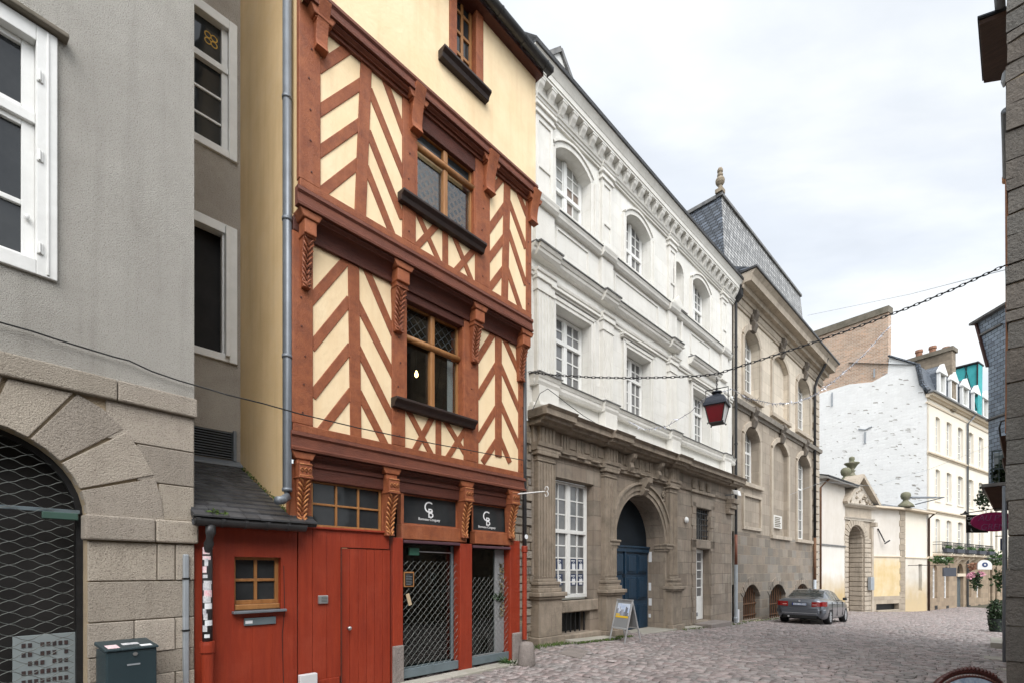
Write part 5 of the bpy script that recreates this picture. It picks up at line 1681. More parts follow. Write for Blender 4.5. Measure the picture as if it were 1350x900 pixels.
# second floor pedestal panels
for (a, b) in ((.95, 2.2), (3.55, 5.95), (8.4, 9.95)):
    tr.box(a - .06, b + .06, -.03, .01, 9.42, 9.47); tr.box(a - .06, b + .06, -.03, .01, 10.12, 10.17)
    tr.box(a - .06, a, -.03, .01, 9.47, 10.12); tr.box(b, b + .06, -.03, .01, 9.47, 10.12)
for (a, b) in wp1: tr.box(a - .04, b + .04, -.10, .01, 9.24, 10.26)
tr.mould([(10.26, 10.33, .08, .14), (10.33, 10.40, .12, .14), (10.40, 10.46, .14, .16)], -.05, 11.9, 0, [(a - .08, b + .08, .08) for a, b in wp1])
# second floor pilasters with sunk panel, arched surrounds
for (a, b) in wp1:
    tr.box(a - .02, b + .02, -.14, .01, 10.46, 10.62)
    tr.box(a, a + .09, -.09, .01, 10.62, 12.40); tr.box(b - .09, b, -.09, .01, 10.62, 12.40)
    tr.box(a + .09, b - .09, -.06, .01, 10.62, 12.40)
    tr.box(a + .09, b - .09, -.09, .01, 10.62, 10.75); tr.box(a + .09, b - .09, -.09, .01, 11.2, 11.28); tr.box(a + .09, b - .09, -.09, .01, 12.28, 12.40)
    tr.box(a - .05, b + .05, -.13, .01, 12.40, 12.46); tr.box(a - .02, b + .02, -.11, .01, 12.46, 12.56); tr.box(a - .07, b + .07, -.16, .01, 12.56, 12.64)
tr.obj('stone_mouldings', M['tuffeau_trim'], Wh, bevel=.008)
for a, b in wins1:
    ar = MB()
    w_ = (b - a) / 2; R = (w_ * w_ + z2r * z2r) / (2 * z2r); aa = math.asin(w_ / R); cx_ = (a + b) / 2; cz_ = z2s + z2r - R
    for (e0, e1, o) in ((.003, .13, .06), (.13, .19, .10)):
        ar.ring(cx_, cz_, R + e0, R + e1, PI / 2 - aa, PI / 2 + aa, -o, .01, 16)
        ar.box(a - e1, a - e0, -o, .01, z2a - .1, z2s + .02); ar.box(b + e0, b + e1, -o, .01, z2a - .1, z2s + .02)
    ar.box(a - .19, b + .19, -.16, .01, z2a - .14, z2a - .06)
    ar.obj('window_arch', M['tuffeau_trim'], Wh, bevel=.006)
ar = MB()
ar.ring(7.37, 11.82, .353, .44, 0, PI, -.06, .01, 16); ar.box(6.93, 7.017, -.06, .01, 10.72, 11.82); ar.box(7.723, 7.81, -.06, .01, 10.72, 11.82); ar.box(6.88, 7.88, -.14, .01, 10.58, 10.70)
ar.obj('niche_arch', M['tuffeau_trim'], Wh, bevel=.006)
# the niche is a hollow half drum
ni = MB()
n = 12
vs = []
for i in range(n + 1):
    a = PI * i / n
    x, y = 7.37 - .35 * math.cos(a), .02 + .30 * math.sin(a)
    vs += [(x, y, 10.72), (x, y, 11.82)]
ni.add(vs, [(2 * i, 2 * i + 2, 2 * i + 3, 2 * i + 1) for i in range(n)])
vs, fs = [], []
for j in range(7):
    b = PI / 2 * j / 6
    for i in range(n + 1):
        a = PI * i / n
        vs.append((7.37 - .35 * math.cos(a) * math.cos(b), .02 + .30 * math.sin(a) * math.cos(b), 11.82 + .35 * math.sin(b)))
for j in range(6):
    for i in range(n): fs.append((j * (n + 1) + i, j * (n + 1) + i + 1, (j + 1) * (n + 1) + i + 1, (j + 1) * (n + 1) + i))
ni.add(vs, fs)
ni.obj('niche', M['tuffeau_trim'], Wh, bevel=-1)
sn_ = MB()
na = W.s(888, .02); nb = W.s(897, .02); nz1 = W.z(892, 413, .05); nz0 = W.z(892, 450, .05)
sn_.prism(arch(na, nb, nz0, nz1 - .15, n=10), -.012, .0)
sno = sn_.obj('small_niche', mat('niche_shade', (.62, .61, .57), (.56, .55, .51), rough=.9), Wh, bevel=-1)
s3 = MB()
s3.ring((na + nb) / 2, nz1 - .15, (nb - na) / 2, (nb - na) / 2 + .10, 0, PI, -.07, .0, 12)
s3.box(na - .10, na, -.07, 0, nz0, nz1 - .15); s3.box(nb, nb + .10, -.07, 0, nz0, nz1 - .15); s3.box(na - .16, nb + .16, -.12, 0, nz0 - .10, nz0 - .01)
s3.prism([(na - .14, nz1 + .22), (nb + .14, nz1 + .22), ((na + nb) / 2, nz1 + .62)], -.10, 0)
s3.box(na - .02, nb + .02, -.09, 0, nz0 - .55, nz0 - .16)
s3.obj('niche_surround', M['tuffeau_trim'], Wh, bevel=.012)
# lead covers on the ledges
ld = MB()
for (x0, x1) in ((-.1, 7.3), (8.2, 10.62)): ld.sweep([(.02, 9.243), (-.26, 9.243), (-.265, 9.265), (.02, 9.30)], x0, x1)
for (a, b) in wp1[:3]: ld.sweep([(-.25, 9.243), (-.34, 9.243), (-.345, 9.275), (-.25, 9.295)], a - .12, b + .12)
ld.sweep([(.02, 10.463), (-.18, 10.463), (-.185, 10.48), (.02, 10.50)], -.08, 11.9)
ld.sweep([(.02, 6.273), (-.21, 6.273), (-.215, 6.29), (.02, 6.31)], -.08, WE)
for (a, b) in wp1: ld.sweep([(-.20, 6.273), (-.30, 6.273), (-.305, 6.30), (-.20, 6.32)], a - .12, b + .12)
ld.obj('ledge_lead', M['lead_dark'], Wh, bevel=-1)
# main cornice
mc = MB()
mc.mould([(12.64, 12.70, .06, .06), (12.70, 12.76, .09, .11), (12.76, 12.80, .13, .15)], -.3, WE + .05, 0, [(a - .06, b + .06, .06) for a, b in wp1])
mc.mould([(13.10, 13.16, .29, .29), (13.16, 13.30, .31, .31), (13.30, 13.36, .32, .35), (13.36, 13.48, .35, .42)], -.3, WE + .05, 0)
mc.obj('main_cornice', M['tuffeau_trim'], Wh, bevel=-1)
MB().box(-.3, WE + .05, -.10, .02, 12.80, 13.10).obj('cornice_frieze', M['tuffeau_trim'], Wh, bevel=-1)
nm_ = 30
for i in range(nm_):
    xc = .12 + i * (WE - .25) / (nm_ - 1)
    mo_ = MB()
    mo_.sweep([(-.10, 13.098), (-.27, 13.098), (-.27, 13.03), (-.25, 12.97), (-.20, 12.91), (-.15, 12.83), (-.10, 12.815)], xc - .08, xc + .08)
    mo_.box(xc - .10, xc + .10, -.285, -.10, 13.045, 13.097)
    mo_.obj('modillion', M['tuffeau_trim'], Wh, bevel=.012)
# roof
rf = MB()
rf.box(-.3, WE + .05, -.46, -.1, 13.483, 13.56)
rf.hexa([(-.3, -.45, 13.56), (WE + .05, -.45, 13.56), (WE + .05, 2.6, 16.6), (-.3, 2.6, 16.6), (-.3, -.45, 13.60), (WE + .05, -.45, 13.60), (WE + .05, 2.6, 16.7), (-.3, 2.6, 16.7)])
rf.obj('roof', M['slate_black'], Wh, bevel=-1)
# dormer peeping over the gutter
P_ = W.s(738, .1)
dm_ = MB()
dz = W.z(738, 68, .1); dzb = W.z(738, 95, .1)
dm_.prism([(P_ - .55, dzb - .8), (P_ + .55, dzb - .8), (P_ + .55, dzb - .05), (P_, dz), (P_ - .55, dzb - .05)], -.10, 1.6)
dmo_ = dm_.obj('dormer', M['white_paint'], Wh, bevel=.01)
d2 = MB()
d2.bar((P_ - .66, dzb - .13), (P_, dz + .03), .10, -.16, 1.6); d2.bar((P_, dz + .03), (P_ + .66, dzb - .13), .10, -.161, 1.6)
d2.obj('dormer_roof', M['lead_dark'], dmo_, bevel=-1)
# right hand downpipe with hopper
pxp = 12.32
dp = MB()
dp.tube([(pxp, -.12, 3.2), (pxp, -.12, 13.0)], .055, 12)
for z in (4.9, 6.9, 8.9, 10.9): dp.tube([(pxp, -.12, z), (pxp, -.12, z + .06)], .07, 12)
dp.box(pxp - .14, pxp + .14, -.36, -.02, 12.95, 13.35)
dp.hexa([(pxp - .08, -.20, 12.75), (pxp + .08, -.20, 12.75), (pxp + .08, -.04, 12.75), (pxp - .08, -.04, 12.75), (pxp - .14, -.36, 12.95), (pxp + .14, -.36, 12.95), (pxp + .14, -.02, 12.95), (pxp - .14, -.02, 12.95)])
dp.obj('downpipe', M['iron'], Wh, smooth=False, bevel=-1)
MB().tube([(pxp, -.12, 1.95), (pxp, -.12, 3.2)], .058, 12).obj('downpipe_length', mat('copper_red', (.20, .075, .045), (.15, .055, .035), rough=.5), Wh, smooth=True, bevel=-1)
MB().lathe(pxp, -.12, [(.075, -.6), (.075, -.32), (.09, -.30), (.09, -.22), (.068, -.2), (.068, 1.96)], 14).obj('downpipe_foot', M['zinc_light'], Wh, bevel=-1)
MB().box(12.48, 12.82, -.08, .02, -.5, W.z(975, 802)).obj('service_box', M['white_box'], Wh, bevel=.01)
# kerb slabs and moss along the front
ks = MB()
for (a, b, y0, y1) in ((1.0, 1.9, -.55, -.20), (1.9, 2.75, -.55, -.20), (7.4, 8.6, -.34, -.04)):
    g0, g1 = gz0_(a), gz0_(b)
    ks.hexa([(a, y0, g0 - .2), (b - .012, y0, g1 - .2), (b - .012, y1, g1 - .2), (a, y1, g0 - .2), (a, y0, g0 + .05), (b - .012, y0, g1 + .05), (b - .012, y1, g1 + .06), (a, y1, g0 + .06)])
kso = place(ks.obj('gutter_kerb', M['kerb'], bevel=.015), W); kso['kind'] = 'structure'
mo2 = MB()
for i in range(520):
    s_ = rnd(-.7, 3.6) if rnd(0, 1) < .7 else rnd(6.8, 12.3)
    y_ = -.30 - abs(rnd(-.3, .35)) if s_ < 3.6 else -.1 - rnd(0, .5)
    if .9 < s_ < 2.75 and y_ > -.6: y_ = -.6 - rnd(0, .12)
    P = W.world(s_, y_)
    l_ = gz(P.x, P.y)
    for _ in range(4):
        a = rnd(0, 6.28); h_ = rnd(.02, .075)
        mo2.add([(s_, y_, l_ - .01), (s_ + .03 * math.cos(a), y_ + .03 * math.sin(a), l_ + h_ * .5), (s_ + .05 * math.cos(a), y_ + .05 * math.sin(a), l_ + h_), (s_ + .02 * math.cos(a + .6), y_ + .02 * math.sin(a + .6), l_ + h_ * .4)], [(0, 1, 2, 3)])
moo = place(mo2.obj('wall_foot_grass', M['moss'], bevel=-1), W); moo['kind'] = 'stuff'
tag(moo, 'short moss and grass along the foot of the stone house', 'grass')
# floodlight at the corner
fl_ = thing('floodlight', 'white floodlight on a short arm at the corner pipe of the white house', 'lamp', W)
fx, fz_ = W.s(969, .35), W.z(969, 650, .35)
MB().hexa([(fx - .12, -.55, fz_ - .12), (fx + .14, -.55, fz_ - .10), (fx + .14, -.33, fz_ - .02), (fx - .12, -.33, fz_ - .02), (fx - .12, -.50, fz_ + .10), (fx + .14, -.50, fz_ + .10), (fx + .14, -.30, fz_ + .14), (fx - .12, -.30, fz_ + .14)]).obj('housing', M['white_clean'], fl_, bevel=.02)
MB().tube([(fx, -.36, fz_), (fx - .04, -.2, fz_ - .04), (fx - .1, -.0, fz_ - .04)], .02, 8).obj('arm', M['zinc'], fl_, bevel=-1)
# ================================================================== B : beige stone hotel with mansard roof
def sub_frame(fr, s, ang=None):
    P = fr.world(s, 0)
    f = Frame(CX + FPX * P.x / P.y, P.y, ang=fr.ang if ang is None else ang)
    return f
_p = W.world(12.32, 0)
B = Frame(CX + FPX * _p.x / _p.y, _p.y, vp=1338)
Bh = thing('beige_mansion', 'two storey beige stone mansion with arched windows and a steep slate mansard roof', 'house', B)
BE = B.s(1078)
gB = lambda s: gz(*B.world(s, 0)[:2])
zA0 = 3.35; zS = 8.72
u1 = (B.s(980.5), B.s(1000.5)); un = (B.s(1018), B.s(1038)); u3 = (B.s(1050.5), B.s(1067))
uz0, uz1 = B.z(1000, 530), B.z(980, 433)
zs_u, rise_u = 11.75, .5
nz0u = B.z(1030, 552)
lz0 = B.z(1000, 641); lzs = 7.55
nz0l = B.z(1028, 706); l3z0 = B.z(1066, 712)
b1 = (B.s(979), B.s(1001)); b2 = (B.s(1013.5), B.s(1035)); b3 = (B.s(1047), B.s(1066))
MB().wall(rect(.02, BE, zS, 13.2), [arch(*u1, uz0, zs_u, rise_u), arch(*un, nz0u, zs_u, rise_u), arch(*u3, uz0 - .1, zs_u, rise_u)], 0, [.5, .18, .5]).obj('upper_wall', M['beige'], Bh, bevel=-1)
MB().wall(rect(.02, BE, zA0, zS), [arch(*u1, lz0, lzs, rise_u), arch(*un, nz0l, lzs, rise_u), arch(*u3, l3z0, lzs, rise_u)], 0, [.5, .18, .5]).obj('lower_wall', M['beige_dark'], Bh, bevel=-1)
MB().wall(rect(.02, BE, -2.2, zA0), [arch(*b1, -.45, .55, .55), arch(*b2, -.6, .50, .55), arch(*b3, -.8, .45, .55)], -.02, .45).obj('base_wall', M['ashlar'], Bh, bevel=-1)
MB().box(.02, BE, -.021, 6, zA0 - .0, zA0 + .002).obj('base_ledge', M['beige_trim'], Bh, bevel=-1)
MB().add([(BE, 0, -2.2), (BE, 9, -2.2), (BE, 9, 13.2), (BE, 0, 13.2)], [(0, 1, 2, 3)]).obj('end_wall', M['beige'], Bh, bevel=-1)
MB().wall(arch(un[0] - .01, un[1] + .01, nz0u, zs_u, rise_u), [], .17, .1).obj('blind_window', M['beige'], Bh, bevel=-1)
MB().wall(arch(un[0] - .01, un[1] + .01, nz0l, lzs, rise_u), [], .17, .1).obj('blind_window', M['beige_dark'], Bh, bevel=-1)
gwB = mat('glass_b', (.13, .13, .128), (.22, .22, .215), ns=1.0, rough=.06, spec=.6)
def arched_sash(x0, x1, z0, zs_, rise, y, ntr, n):
    fr = MB()
    fr.box(x0, x0 + .12, y, y + .08, z0, zs_ + rise); fr.box(x1 - .12, x1, y, y + .08, z0, zs_ + rise)
    xm = (x0 + x1) / 2
    fr.box(xm - .05, xm + .05, y - .01, y + .08, z0, zs_ + rise)
    fr.box(x0 + .12, x1 - .12, y, y + .08, z0, z0 + .14)
    for i in range(1, n):
        z = z0 + (zs_ + rise - z0) * i / n
        w_ = .10 if i == ntr else .03
        fr.box(x0 + .12, x1 - .12, y + .012, y + .068, z - w_ / 2, z + w_ / 2)
    for q in (.25, .75):
        x = x0 + .06 + (x1 - x0 - .12) * q
        fr.box(x - .016, x + .016, y + .02, y + .06, z0 + .14, zs_ + rise)
    fo = fr.obj('window', M['white_paint'], Bh, bevel=-1)
    MB().box(x0, x1, y + .04, y + .045, z0, zs_ + rise).obj('pane', gwB, fo, bevel=-1)
arched_sash(*u1, uz0, zs_u, rise_u, .34, 4, 6); arched_sash(*u3, uz0 - .1, zs_u, rise_u, .34, 4, 6)
arched_sash(*u1, lz0, lzs, rise_u, .34, 3, 5); arched_sash(*u3, l3z0, lzs, rise_u, .34, 5, 8)
for (a, b), z0, zs_ in ((u1, uz0, zs_u), (un, nz0u, zs_u), (u3, uz0 - .1, zs_u), (u1, lz0, lzs), (un, nz0l, lzs), (u3, l3z0, lzs)):
    w_ = (b - a) / 2; R = (w_ * w_ + rise_u ** 2) / (2 * rise_u); aa = math.asin(w_ / R); cx_ = (a + b) / 2; cz_ = zs_ + rise_u - R
    m = MB()
    m.ring(cx_, cz_, R + .003, R + .24, PI / 2 - aa, PI / 2 + aa, -.07, .01, 14)
    m.box(a - .24, a - .003, -.07, .01, z0 - .0, zs_ + .03); m.box(b + .003, b + .24, -.07, .01, z0, zs_ + .03)
    m.box(a - .30, b + .30, -.14, .01, z0 - .18, z0 - .003)
    m.obj('window_surround', M['beige_trim'], Bh, bevel=.012)
    k = MB()
    zk = zs_ + rise_u
    k.sweep([(.0, zk + .85), (-.26, zk + .85), (-.30, zk + .68), (-.16, zk + .45), (-.24, zk + .25), (-.14, zk - .04), (0, zk - .04)], cx_ - .17, cx_ + .17)
    for sg in (-1, 1): k.tube([(cx_ + sg * .22, -.08, zk + .72), (cx_ + sg * .26, -.14, zk + .55), (cx_ + sg * .18, -.10, zk + .4)], [.05, .07, .04], 8)
    k.obj('carved_keystone', mat('keystone_dark', (.17, .145, .12), (.10, .085, .07), ns=6, rough=.95, bump=.5, bs=20), Bh, bevel=.02)
# panel under the first lower window
pn = MB(); pa, pb_ = B.s(978), B.s(1002.5); pz0, pz1 = B.z(1000, 700), B.z(1000, 655)
for (x0, x1, z0, z1) in ((pa, pb_, pz1 - .12, pz1), (pa, pb_, pz0, pz0 + .14), (pa, pa + .14, pz0 + .14, pz1 - .12), (pb_ - .14, pb_, pz0 + .14, pz1 - .12)): pn.box(x0, x1, -.09, .01, z0, z1)
pn.obj('panel_frame', M['beige_trim'], Bh, bevel=.01)
# string course and cornice
sc_ = MB()
sc_.mould([(zS - .22, zS - .10, .06, .10), (zS - .10, zS + .08, .20, .24), (zS + .08, zS + .14, .24, .10)], .0, BE + .1, 0)
sc_.obj('string_course', mat('string_grey', (.29, .26, .225), (.20, .18, .155), ns=3, rough=.9, bump=.4, bs=20, streak=.5), Bh, bevel=-1)
cn = MB()
cn.mould([(12.75, 12.86, .06, .08), (12.86, 12.95, .10, .14), (13.12, 13.24, .18, .24), (13.24, 13.42, .40, .44), (13.42, 13.66, .72, .76), (13.66, 13.82, .76, .90)], -.0, BE + .75, 0)
cn.box(0, BE + .7, -.12, 1.5, 12.95, 13.12)
cn.obj('cornice', M['beige_trim'], Bh, bevel=-1)
MB().box(-.05, BE + .85, -.96, .0, 13.825, 13.93).obj('gutter', M['gutter'], Bh, bevel=.02)
# quoins
qn = MB()
qa = B.s(1072.3)
for k in range(34):
    z = -1.6 + k * .44
    if z + .4 < 12.8: qn.box(qa - (.0 if k % 2 else .28), BE + .03, -.09, .05, z + .035, z + .42)
qn.obj('quoins', M['beige_trim'], Bh, bevel=.02)
# mansard
Y0, Y1 = .45, 1.5
zR0, zR1 = 13.85, (B.z(952, 265, -Y1) + B.z(1055, 387, -Y1)) / 2
xl1, xr1 = B.s(951, -Y1), B.s(1055, -Y1)
xl0, xr0 = B.s(958, -Y0) - .1, B.s(1066, -Y0)
rfm = MB()
rfm.add([(xl0, Y0, zR0), (xr0, Y0, zR0), (xr1, Y1, zR1), (xl1, Y1, zR1)], [(0, 1, 2, 3)])
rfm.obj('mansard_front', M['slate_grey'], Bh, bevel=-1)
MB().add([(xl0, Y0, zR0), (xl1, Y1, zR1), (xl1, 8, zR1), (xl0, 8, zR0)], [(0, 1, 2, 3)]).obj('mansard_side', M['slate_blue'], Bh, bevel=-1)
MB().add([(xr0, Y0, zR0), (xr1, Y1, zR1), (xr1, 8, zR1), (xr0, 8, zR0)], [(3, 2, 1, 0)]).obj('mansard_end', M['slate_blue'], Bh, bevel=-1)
rg = MB()
rg.box(xl1 - .1, xr1 + .08, Y1 - .09, Y1 + .2, zR1 - .03, zR1 + .12)
rg.box(xl1 - .10, xl1 + .2, Y1 + .2, 8, zR1 - .06, zR1 + .13)
rg.obj('ridge_lead', M['lead_dark'], Bh, bevel=.02)
MB().add([(xl1, Y1, zR1), (xr1, Y1, zR1), (xr1 - 1, 5, zR1 + .5), (xl1 + 1, 5, zR1 + .5)], [(0, 1, 2, 3)]).obj('roof_top', M['slate_black'], Bh, bevel=-1)
# corner slab at cornice start (blue slates of the valley)
MB().hexa([(.0, -.7, 13.93), (1.6, -.7, 13.93), (1.0, .9, 13.93), (-.3, .9, 13.93), (.0, -.6, 13.99), (1.4, -.6, 13.99), (.9, .6, 14.5), (-.2, .6, 14.5)]).obj('valley_slates', M['slate_blue'], Bh, bevel=-1)
# urn finial
fxp, fyp = xl1 - .02, Y1 + .05
fn = MB()
fb = zR1 + .12
fn.box(fxp - .17, fxp + .17, fyp - .17, fyp + .17, fb, fb + .17)
pr = [(.20, .26), (.16, .32), (.13, .42), (.13, .56), (.22, .64), (.30, .78), (.32, .96), (.26, 1.10), (.18, 1.16), (.15, 1.22), (.20, 1.30), (.19, 1.42), (.12, 1.50), (.19, 1.58), (.20, 1.70), (.14, 1.84), (.03, 1.92)]
fn.lathe(fxp, fyp, [(r * .66, fb + z * .64) for r, z in pr], 14)
fn.obj('urn_finial', mat('urn_stone', (.33, .27, .20), (.20, .17, .13), ns=5, rough=.95, bump=.4, bs=20), Bh, bevel=-1)
# end pipe
ex = B.s(1070.5)
ep = MB()
ep.tube([(ex, -.14, 3.6), (ex, -.14, 12.2), (ex + .1, -.25, 12.7), (ex + .1, -.6, 13.3), (ex + .1, -.75, 13.75)], .075, 10)
ep.obj('downpipe', M['iron'], Bh, smooth=True, bevel=-1)
MB().tube([(ex, -.14, 1.2), (ex, -.14, 3.6)], .08, 10).obj('downpipe_length', M['rust'], Bh, smooth=True, bevel=-1)
MB().tube([(ex, -.14, -1.4), (ex, -.14, 1.2)], .085, 10).obj('downpipe_foot', M['zinc_light'], Bh, smooth=True, bevel=-1)
# barred cellar openings
cg = MB()
for (a, b), z0, zt_ in ((b1, -.45, 1.1), (b2, -.6, 1.05), (b3, -.8, 1.0)):
    MB().box(a - .1, b + .1, .44, .46, z0 - .1, zt_).obj('cellar_void', M['black'], Bh, bevel=-1)
    c = MB()
    n_ = 8
    for i in range(n_):
        x = a + (b - a) * (i + .5) / n_
        zt2 = zt_ - .55 + .55 * math.sqrt(max(0, 1 - ((x - (a + b) / 2) / ((b - a) / 2)) ** 2)) - .03
        c.box(x - .02, x + .02, .15, .19, z0, zt2)
    for z in (z0 + .2, z0 + .7): c.box(a, b, .13, .149, z - .025, z + .025)
    c.obj('cellar_grille', M['rust'], Bh, bevel=-1)
    v = MB()
    w_ = (b - a) / 2; R = (w_ * w_ + .55 ** 2) / 1.1; aa = math.asin(w_ / R)
    for k in range(9):
        t0, t1 = PI / 2 - aa + 2 * aa * k / 9, PI / 2 - aa + 2 * aa * (k + 1) / 9
        v.ring((a + b) / 2, zt_ - R, R + .003, R + .36, t0 + .01, t1 - .01, -.045 - rnd(0, .015), .01, 2)
    v.obj('cellar_arch', M['ashlar'], Bh, bevel=.015)
MB().box(b1[0] - .1, b1[1] + .05, -.18, .0, -.9, -.5).obj('cellar_sill', M['beige_trim'], Bh, bevel=.02)
# plaque
px0, px1 = B.s(1018.5, -.1), B.s(1029.5, -.1)
pq = MB().box(px0, px1, .05, .168, B.z(1024, 696, -.1), B.z(1024, 679, -.1))
pqo = place(pq.obj('wall_plaque', M['plaque'], bevel=.01), B); tag(pqo, 'white inscribed plaque low in the blind window of the beige mansion', 'plaque')
pw = MB()
for i in range(6):
    z = B.z(1024, 693.5 - i * 2.3, -.1)
    pw.box(px0 + .15, px1 - .15 - rnd(0, .2), .044, .05, z - .02, z + .03)
pw.obj('inscription', M['stone_cap'], pqo, bevel=-1)
# moss strip under it
mo3 = MB()
for i in range(260):
    s_ = rnd(.2, 9); y_ = -.05 - rnd(0, .3); P = B.world(s_, y_); l_ = gz(P.x, P.y)
    a = rnd(0, 6.28); h_ = rnd(.02, .08)
    mo3.add([(s_, y_, l_), (s_ + .04 * math.cos(a), y_ + .03 * math.sin(a), l_ + h_ * .5), (s_ + .07 * math.cos(a), y_ + .05 * math.sin(a), l_ + h_), (s_ + .02, y_ + .02, l_ + h_ * .4)], [(0, 1, 2, 3)])
m_ = place(mo3.obj('wall_foot_moss', M['moss'], bevel=-1), B); m_['kind'] = 'stuff'; tag(m_, 'moss along the foot of the beige mansion behind the car', 'moss')

# ================================================================== boundary wall, gateway, corner pavilion
G1 = Frame(1079, 29.75, 1466)
g1e = G1.s(1114)
M['wash_a'] = mat('wash_a', (.70, .68, .64), (.64, .61, .56), ns=.9, rough=.92, bump=.3, bs=12, streak=.25, streakcol=(.50, .42, .30), zmix=(.0, 1.6, (.50, .37, .19)))
M['wash_b'] = mat('wash_b', (.56, .42, .21), (.64, .52, .34), ns=1.1, rough=.92, bump=.3, bs=12, streak=.35, streakcol=(.66, .58, .46), stain=.4, staincol=(.42, .29, .13), stscale=.7, zmix=(3.3, 2.2, (.66, .62, .56)))
M['wash_c'] = mat('wash_c', (.70, .66, .59), (.62, .57, .49), ns=.9, rough=.92, bump=.3, bs=12, stain=.4, staincol=(.45, .38, .28), zmix=(-.3, 1.2, (.56, .44, .27)))
Gw = thing('boundary_wall', 'tall stained boundary wall with overhanging eaves between mansion and gateway', 'wall', G1)
ze1 = G1.z(1100, 638); zstr = G1.z(1098, 718); zst2 = G1.z(1098, 765)
MB().box(-.05, g1e, 0, .6, zstr + .03, ze1 + .15).obj('upper_wall', M['stained_wall'], Gw, bevel=-1)
MB().box(-.05, g1e, .002, .6, zst2 + .4, zstr - .06).obj('middle_wall', M['wash_a'], Gw, bevel=-1)
MB().box(-.05, g1e, .0, .6, -2.5, zst2 + .4).obj('lower_wall', M['wash_a'], Gw, bevel=-1)
MB().box(-.1, g1e, -.07, .0, zstr - .06, zstr + .03).obj('string_course', M['lead_dark'], Gw, bevel=-1)
MB().hexa([(-.1, -.55, ze1 + .02), (g1e + .9, -.55, ze1 + .02), (g1e + .5, .7, ze1 + .02), (-.1, .7, ze1 + .02), (-.1, -.55, ze1 + .12), (g1e + .9, -.55, ze1 + .12), (g1e + .5, .7, ze1 + .5), (-.1, .7, ze1 + .5)]).obj('eaves', mat('eaves_grey', (.33, .32, .30), (.26, .25, .235), ns=3, rough=.8), Gw, bevel=.02)
MB().hexa([(-.1, -.60, ze1 + .12), (g1e + .95, -.60, ze1 + .12), (g1e + .5, .8, ze1 + .5), (-.1, .8, ze1 + .5), (-.1, -.60, ze1 + .20), (g1e + .95, -.60, ze1 + .20), (g1e + .5, .8, ze1 + .58), (-.1, .8, ze1 + .58)]).obj('coping_slates', M['slate_black'], Gw, bevel=-1)
MB().tube([(.06, -.1, -1.8), (.06, -.1, ze1 - .5), (.4, -.3, ze1 - .1), (.5, -.5, ze1 + .1)], .06, 8).obj('downpipe', M['rust'], Gw, smooth=True, bevel=-1)
# gateway
P2 = G1.world(g1e, .05)
G2 = Frame(CX + FPX * P2.x / P2.y, P2.y, 1800)
g2e = G2.s(1149)
Gg = thing('stone_gateway', 'old stone gateway with rusticated round arch and carved triangular pediment', 'gate', G2)
al, ar_ = G2.s(1124.5) - .75, G2.s(1138.5)
ztop = G2.z(1140, 668)
zap = G2.z(1132, 692); r_ = (ar_ - al) / 2
MB().wall(rect(-.1, g2e, -2.5, ztop), [arch(al, ar_, -2.6, zap - r_, n=16)], 0, .9).obj('gate_wall', M['beige_trim'], Gg, bevel=-1)
ru = MB()
for k in range(16):
    z = -1.45 + k * .34
    if z < zap - r_ - .1:
        ru.box(ar_ + .003, g2e - .02, -.10, .02, z + .03, z + .32)
        ru.box(-.06, al - .003, -.10, .02, z + .03, z + .32)
        ru.box(ar_ - .07, ar_ + .003, .05, .88, z + .03, z + .32)
for k in range(13):
    t0, t1 = PI * k / 13, PI * (k + 1) / 13
    ru.ring((al + ar_) / 2, zap - r_, r_ + .003, r_ + .55, t0 + .02, t1 - .02, -.10, .02, 2)
    ru.ring((al + ar_) / 2, zap - r_, r_ - .07, r_ + .003, t0 + .03, t1 - .03, .05, .88, 2)
ru.obj('rusticated_blocks', M['beige_trim'], Gg, bevel=.02)
rc = MB().box(al - .2, ar_ + .3, -.16, .9, zap - r_ - .12, zap - r_ + .04)
MB().prism(arch(al - .2, ar_ + .3, -2.5, zap - r_, n=12), .88, .95).obj('gate_leaf', mat('old_gate', (.16, .12, .085), (.10, .08, .06), ns=3, rough=.8, grain=(6, 6, .8)), Gg, bevel=-1)
en2 = MB()
en2.mould([(ztop - 1.0, ztop - .9, .12, .12), (ztop - .9, ztop - .82, .16, .2)], -.15, g2e + .1, 0)
en2.mould([(ztop - .12, ztop, .14, .34), (ztop, ztop + .08, .36, .40)], -.25, g2e + .25, 0)
en2.obj('entablature', mat('gate_pale', (.58, .53, .46), (.46, .41, .34), ns=2, rough=.9, streak=.5, streakcol=(.25, .21, .17)), Gg, bevel=-1)
zp = G2.z(1137, 627, .2); xm = g2e * .46
pdm = MB()
pdm.prism([(-.3, ztop + .08), (g2e + .3, ztop + .08), (xm, zp - .12)], -.06, .6)
pdm.obj('pediment', mat('gate_pale2', (.60, .55, .48), (.44, .39, .33), ns=5, rough=.9, bump=.5, bs=8), Gg, bevel=-1)
rk = MB()
rk.bar((-.4, ztop + .10), (xm, zp), .22, -.42, .7); rk.bar((xm, zp), (g2e + .45, ztop + .10), .22, -.421, .701)
rk.obj('raking_cornice', M['beige_trim'], Gg, bevel=-1)
cv = MB()
for k in range(34):
    x = rnd(.3, g2e - .2); zmx = ztop + .1 + (zp - ztop - .35) * (1 - abs(x - xm) / (g2e * .55))
    z = rnd(ztop + .12, max(ztop + .2, zmx)); cv.tube([(x, -.05, z), (x + rnd(-.15, .15), -.13, z + rnd(-.12, .12)), (x + rnd(-.25, .25), -.05, z + rnd(-.2, .2))], [.03, .07, .03], 6)
cv.obj('carved_relief', M['beige_trim'], Gg, smooth=True, bevel=-1)
ca = MB()
for sg, x in ((-1, .0), (1, g2e - .05)):
    pass
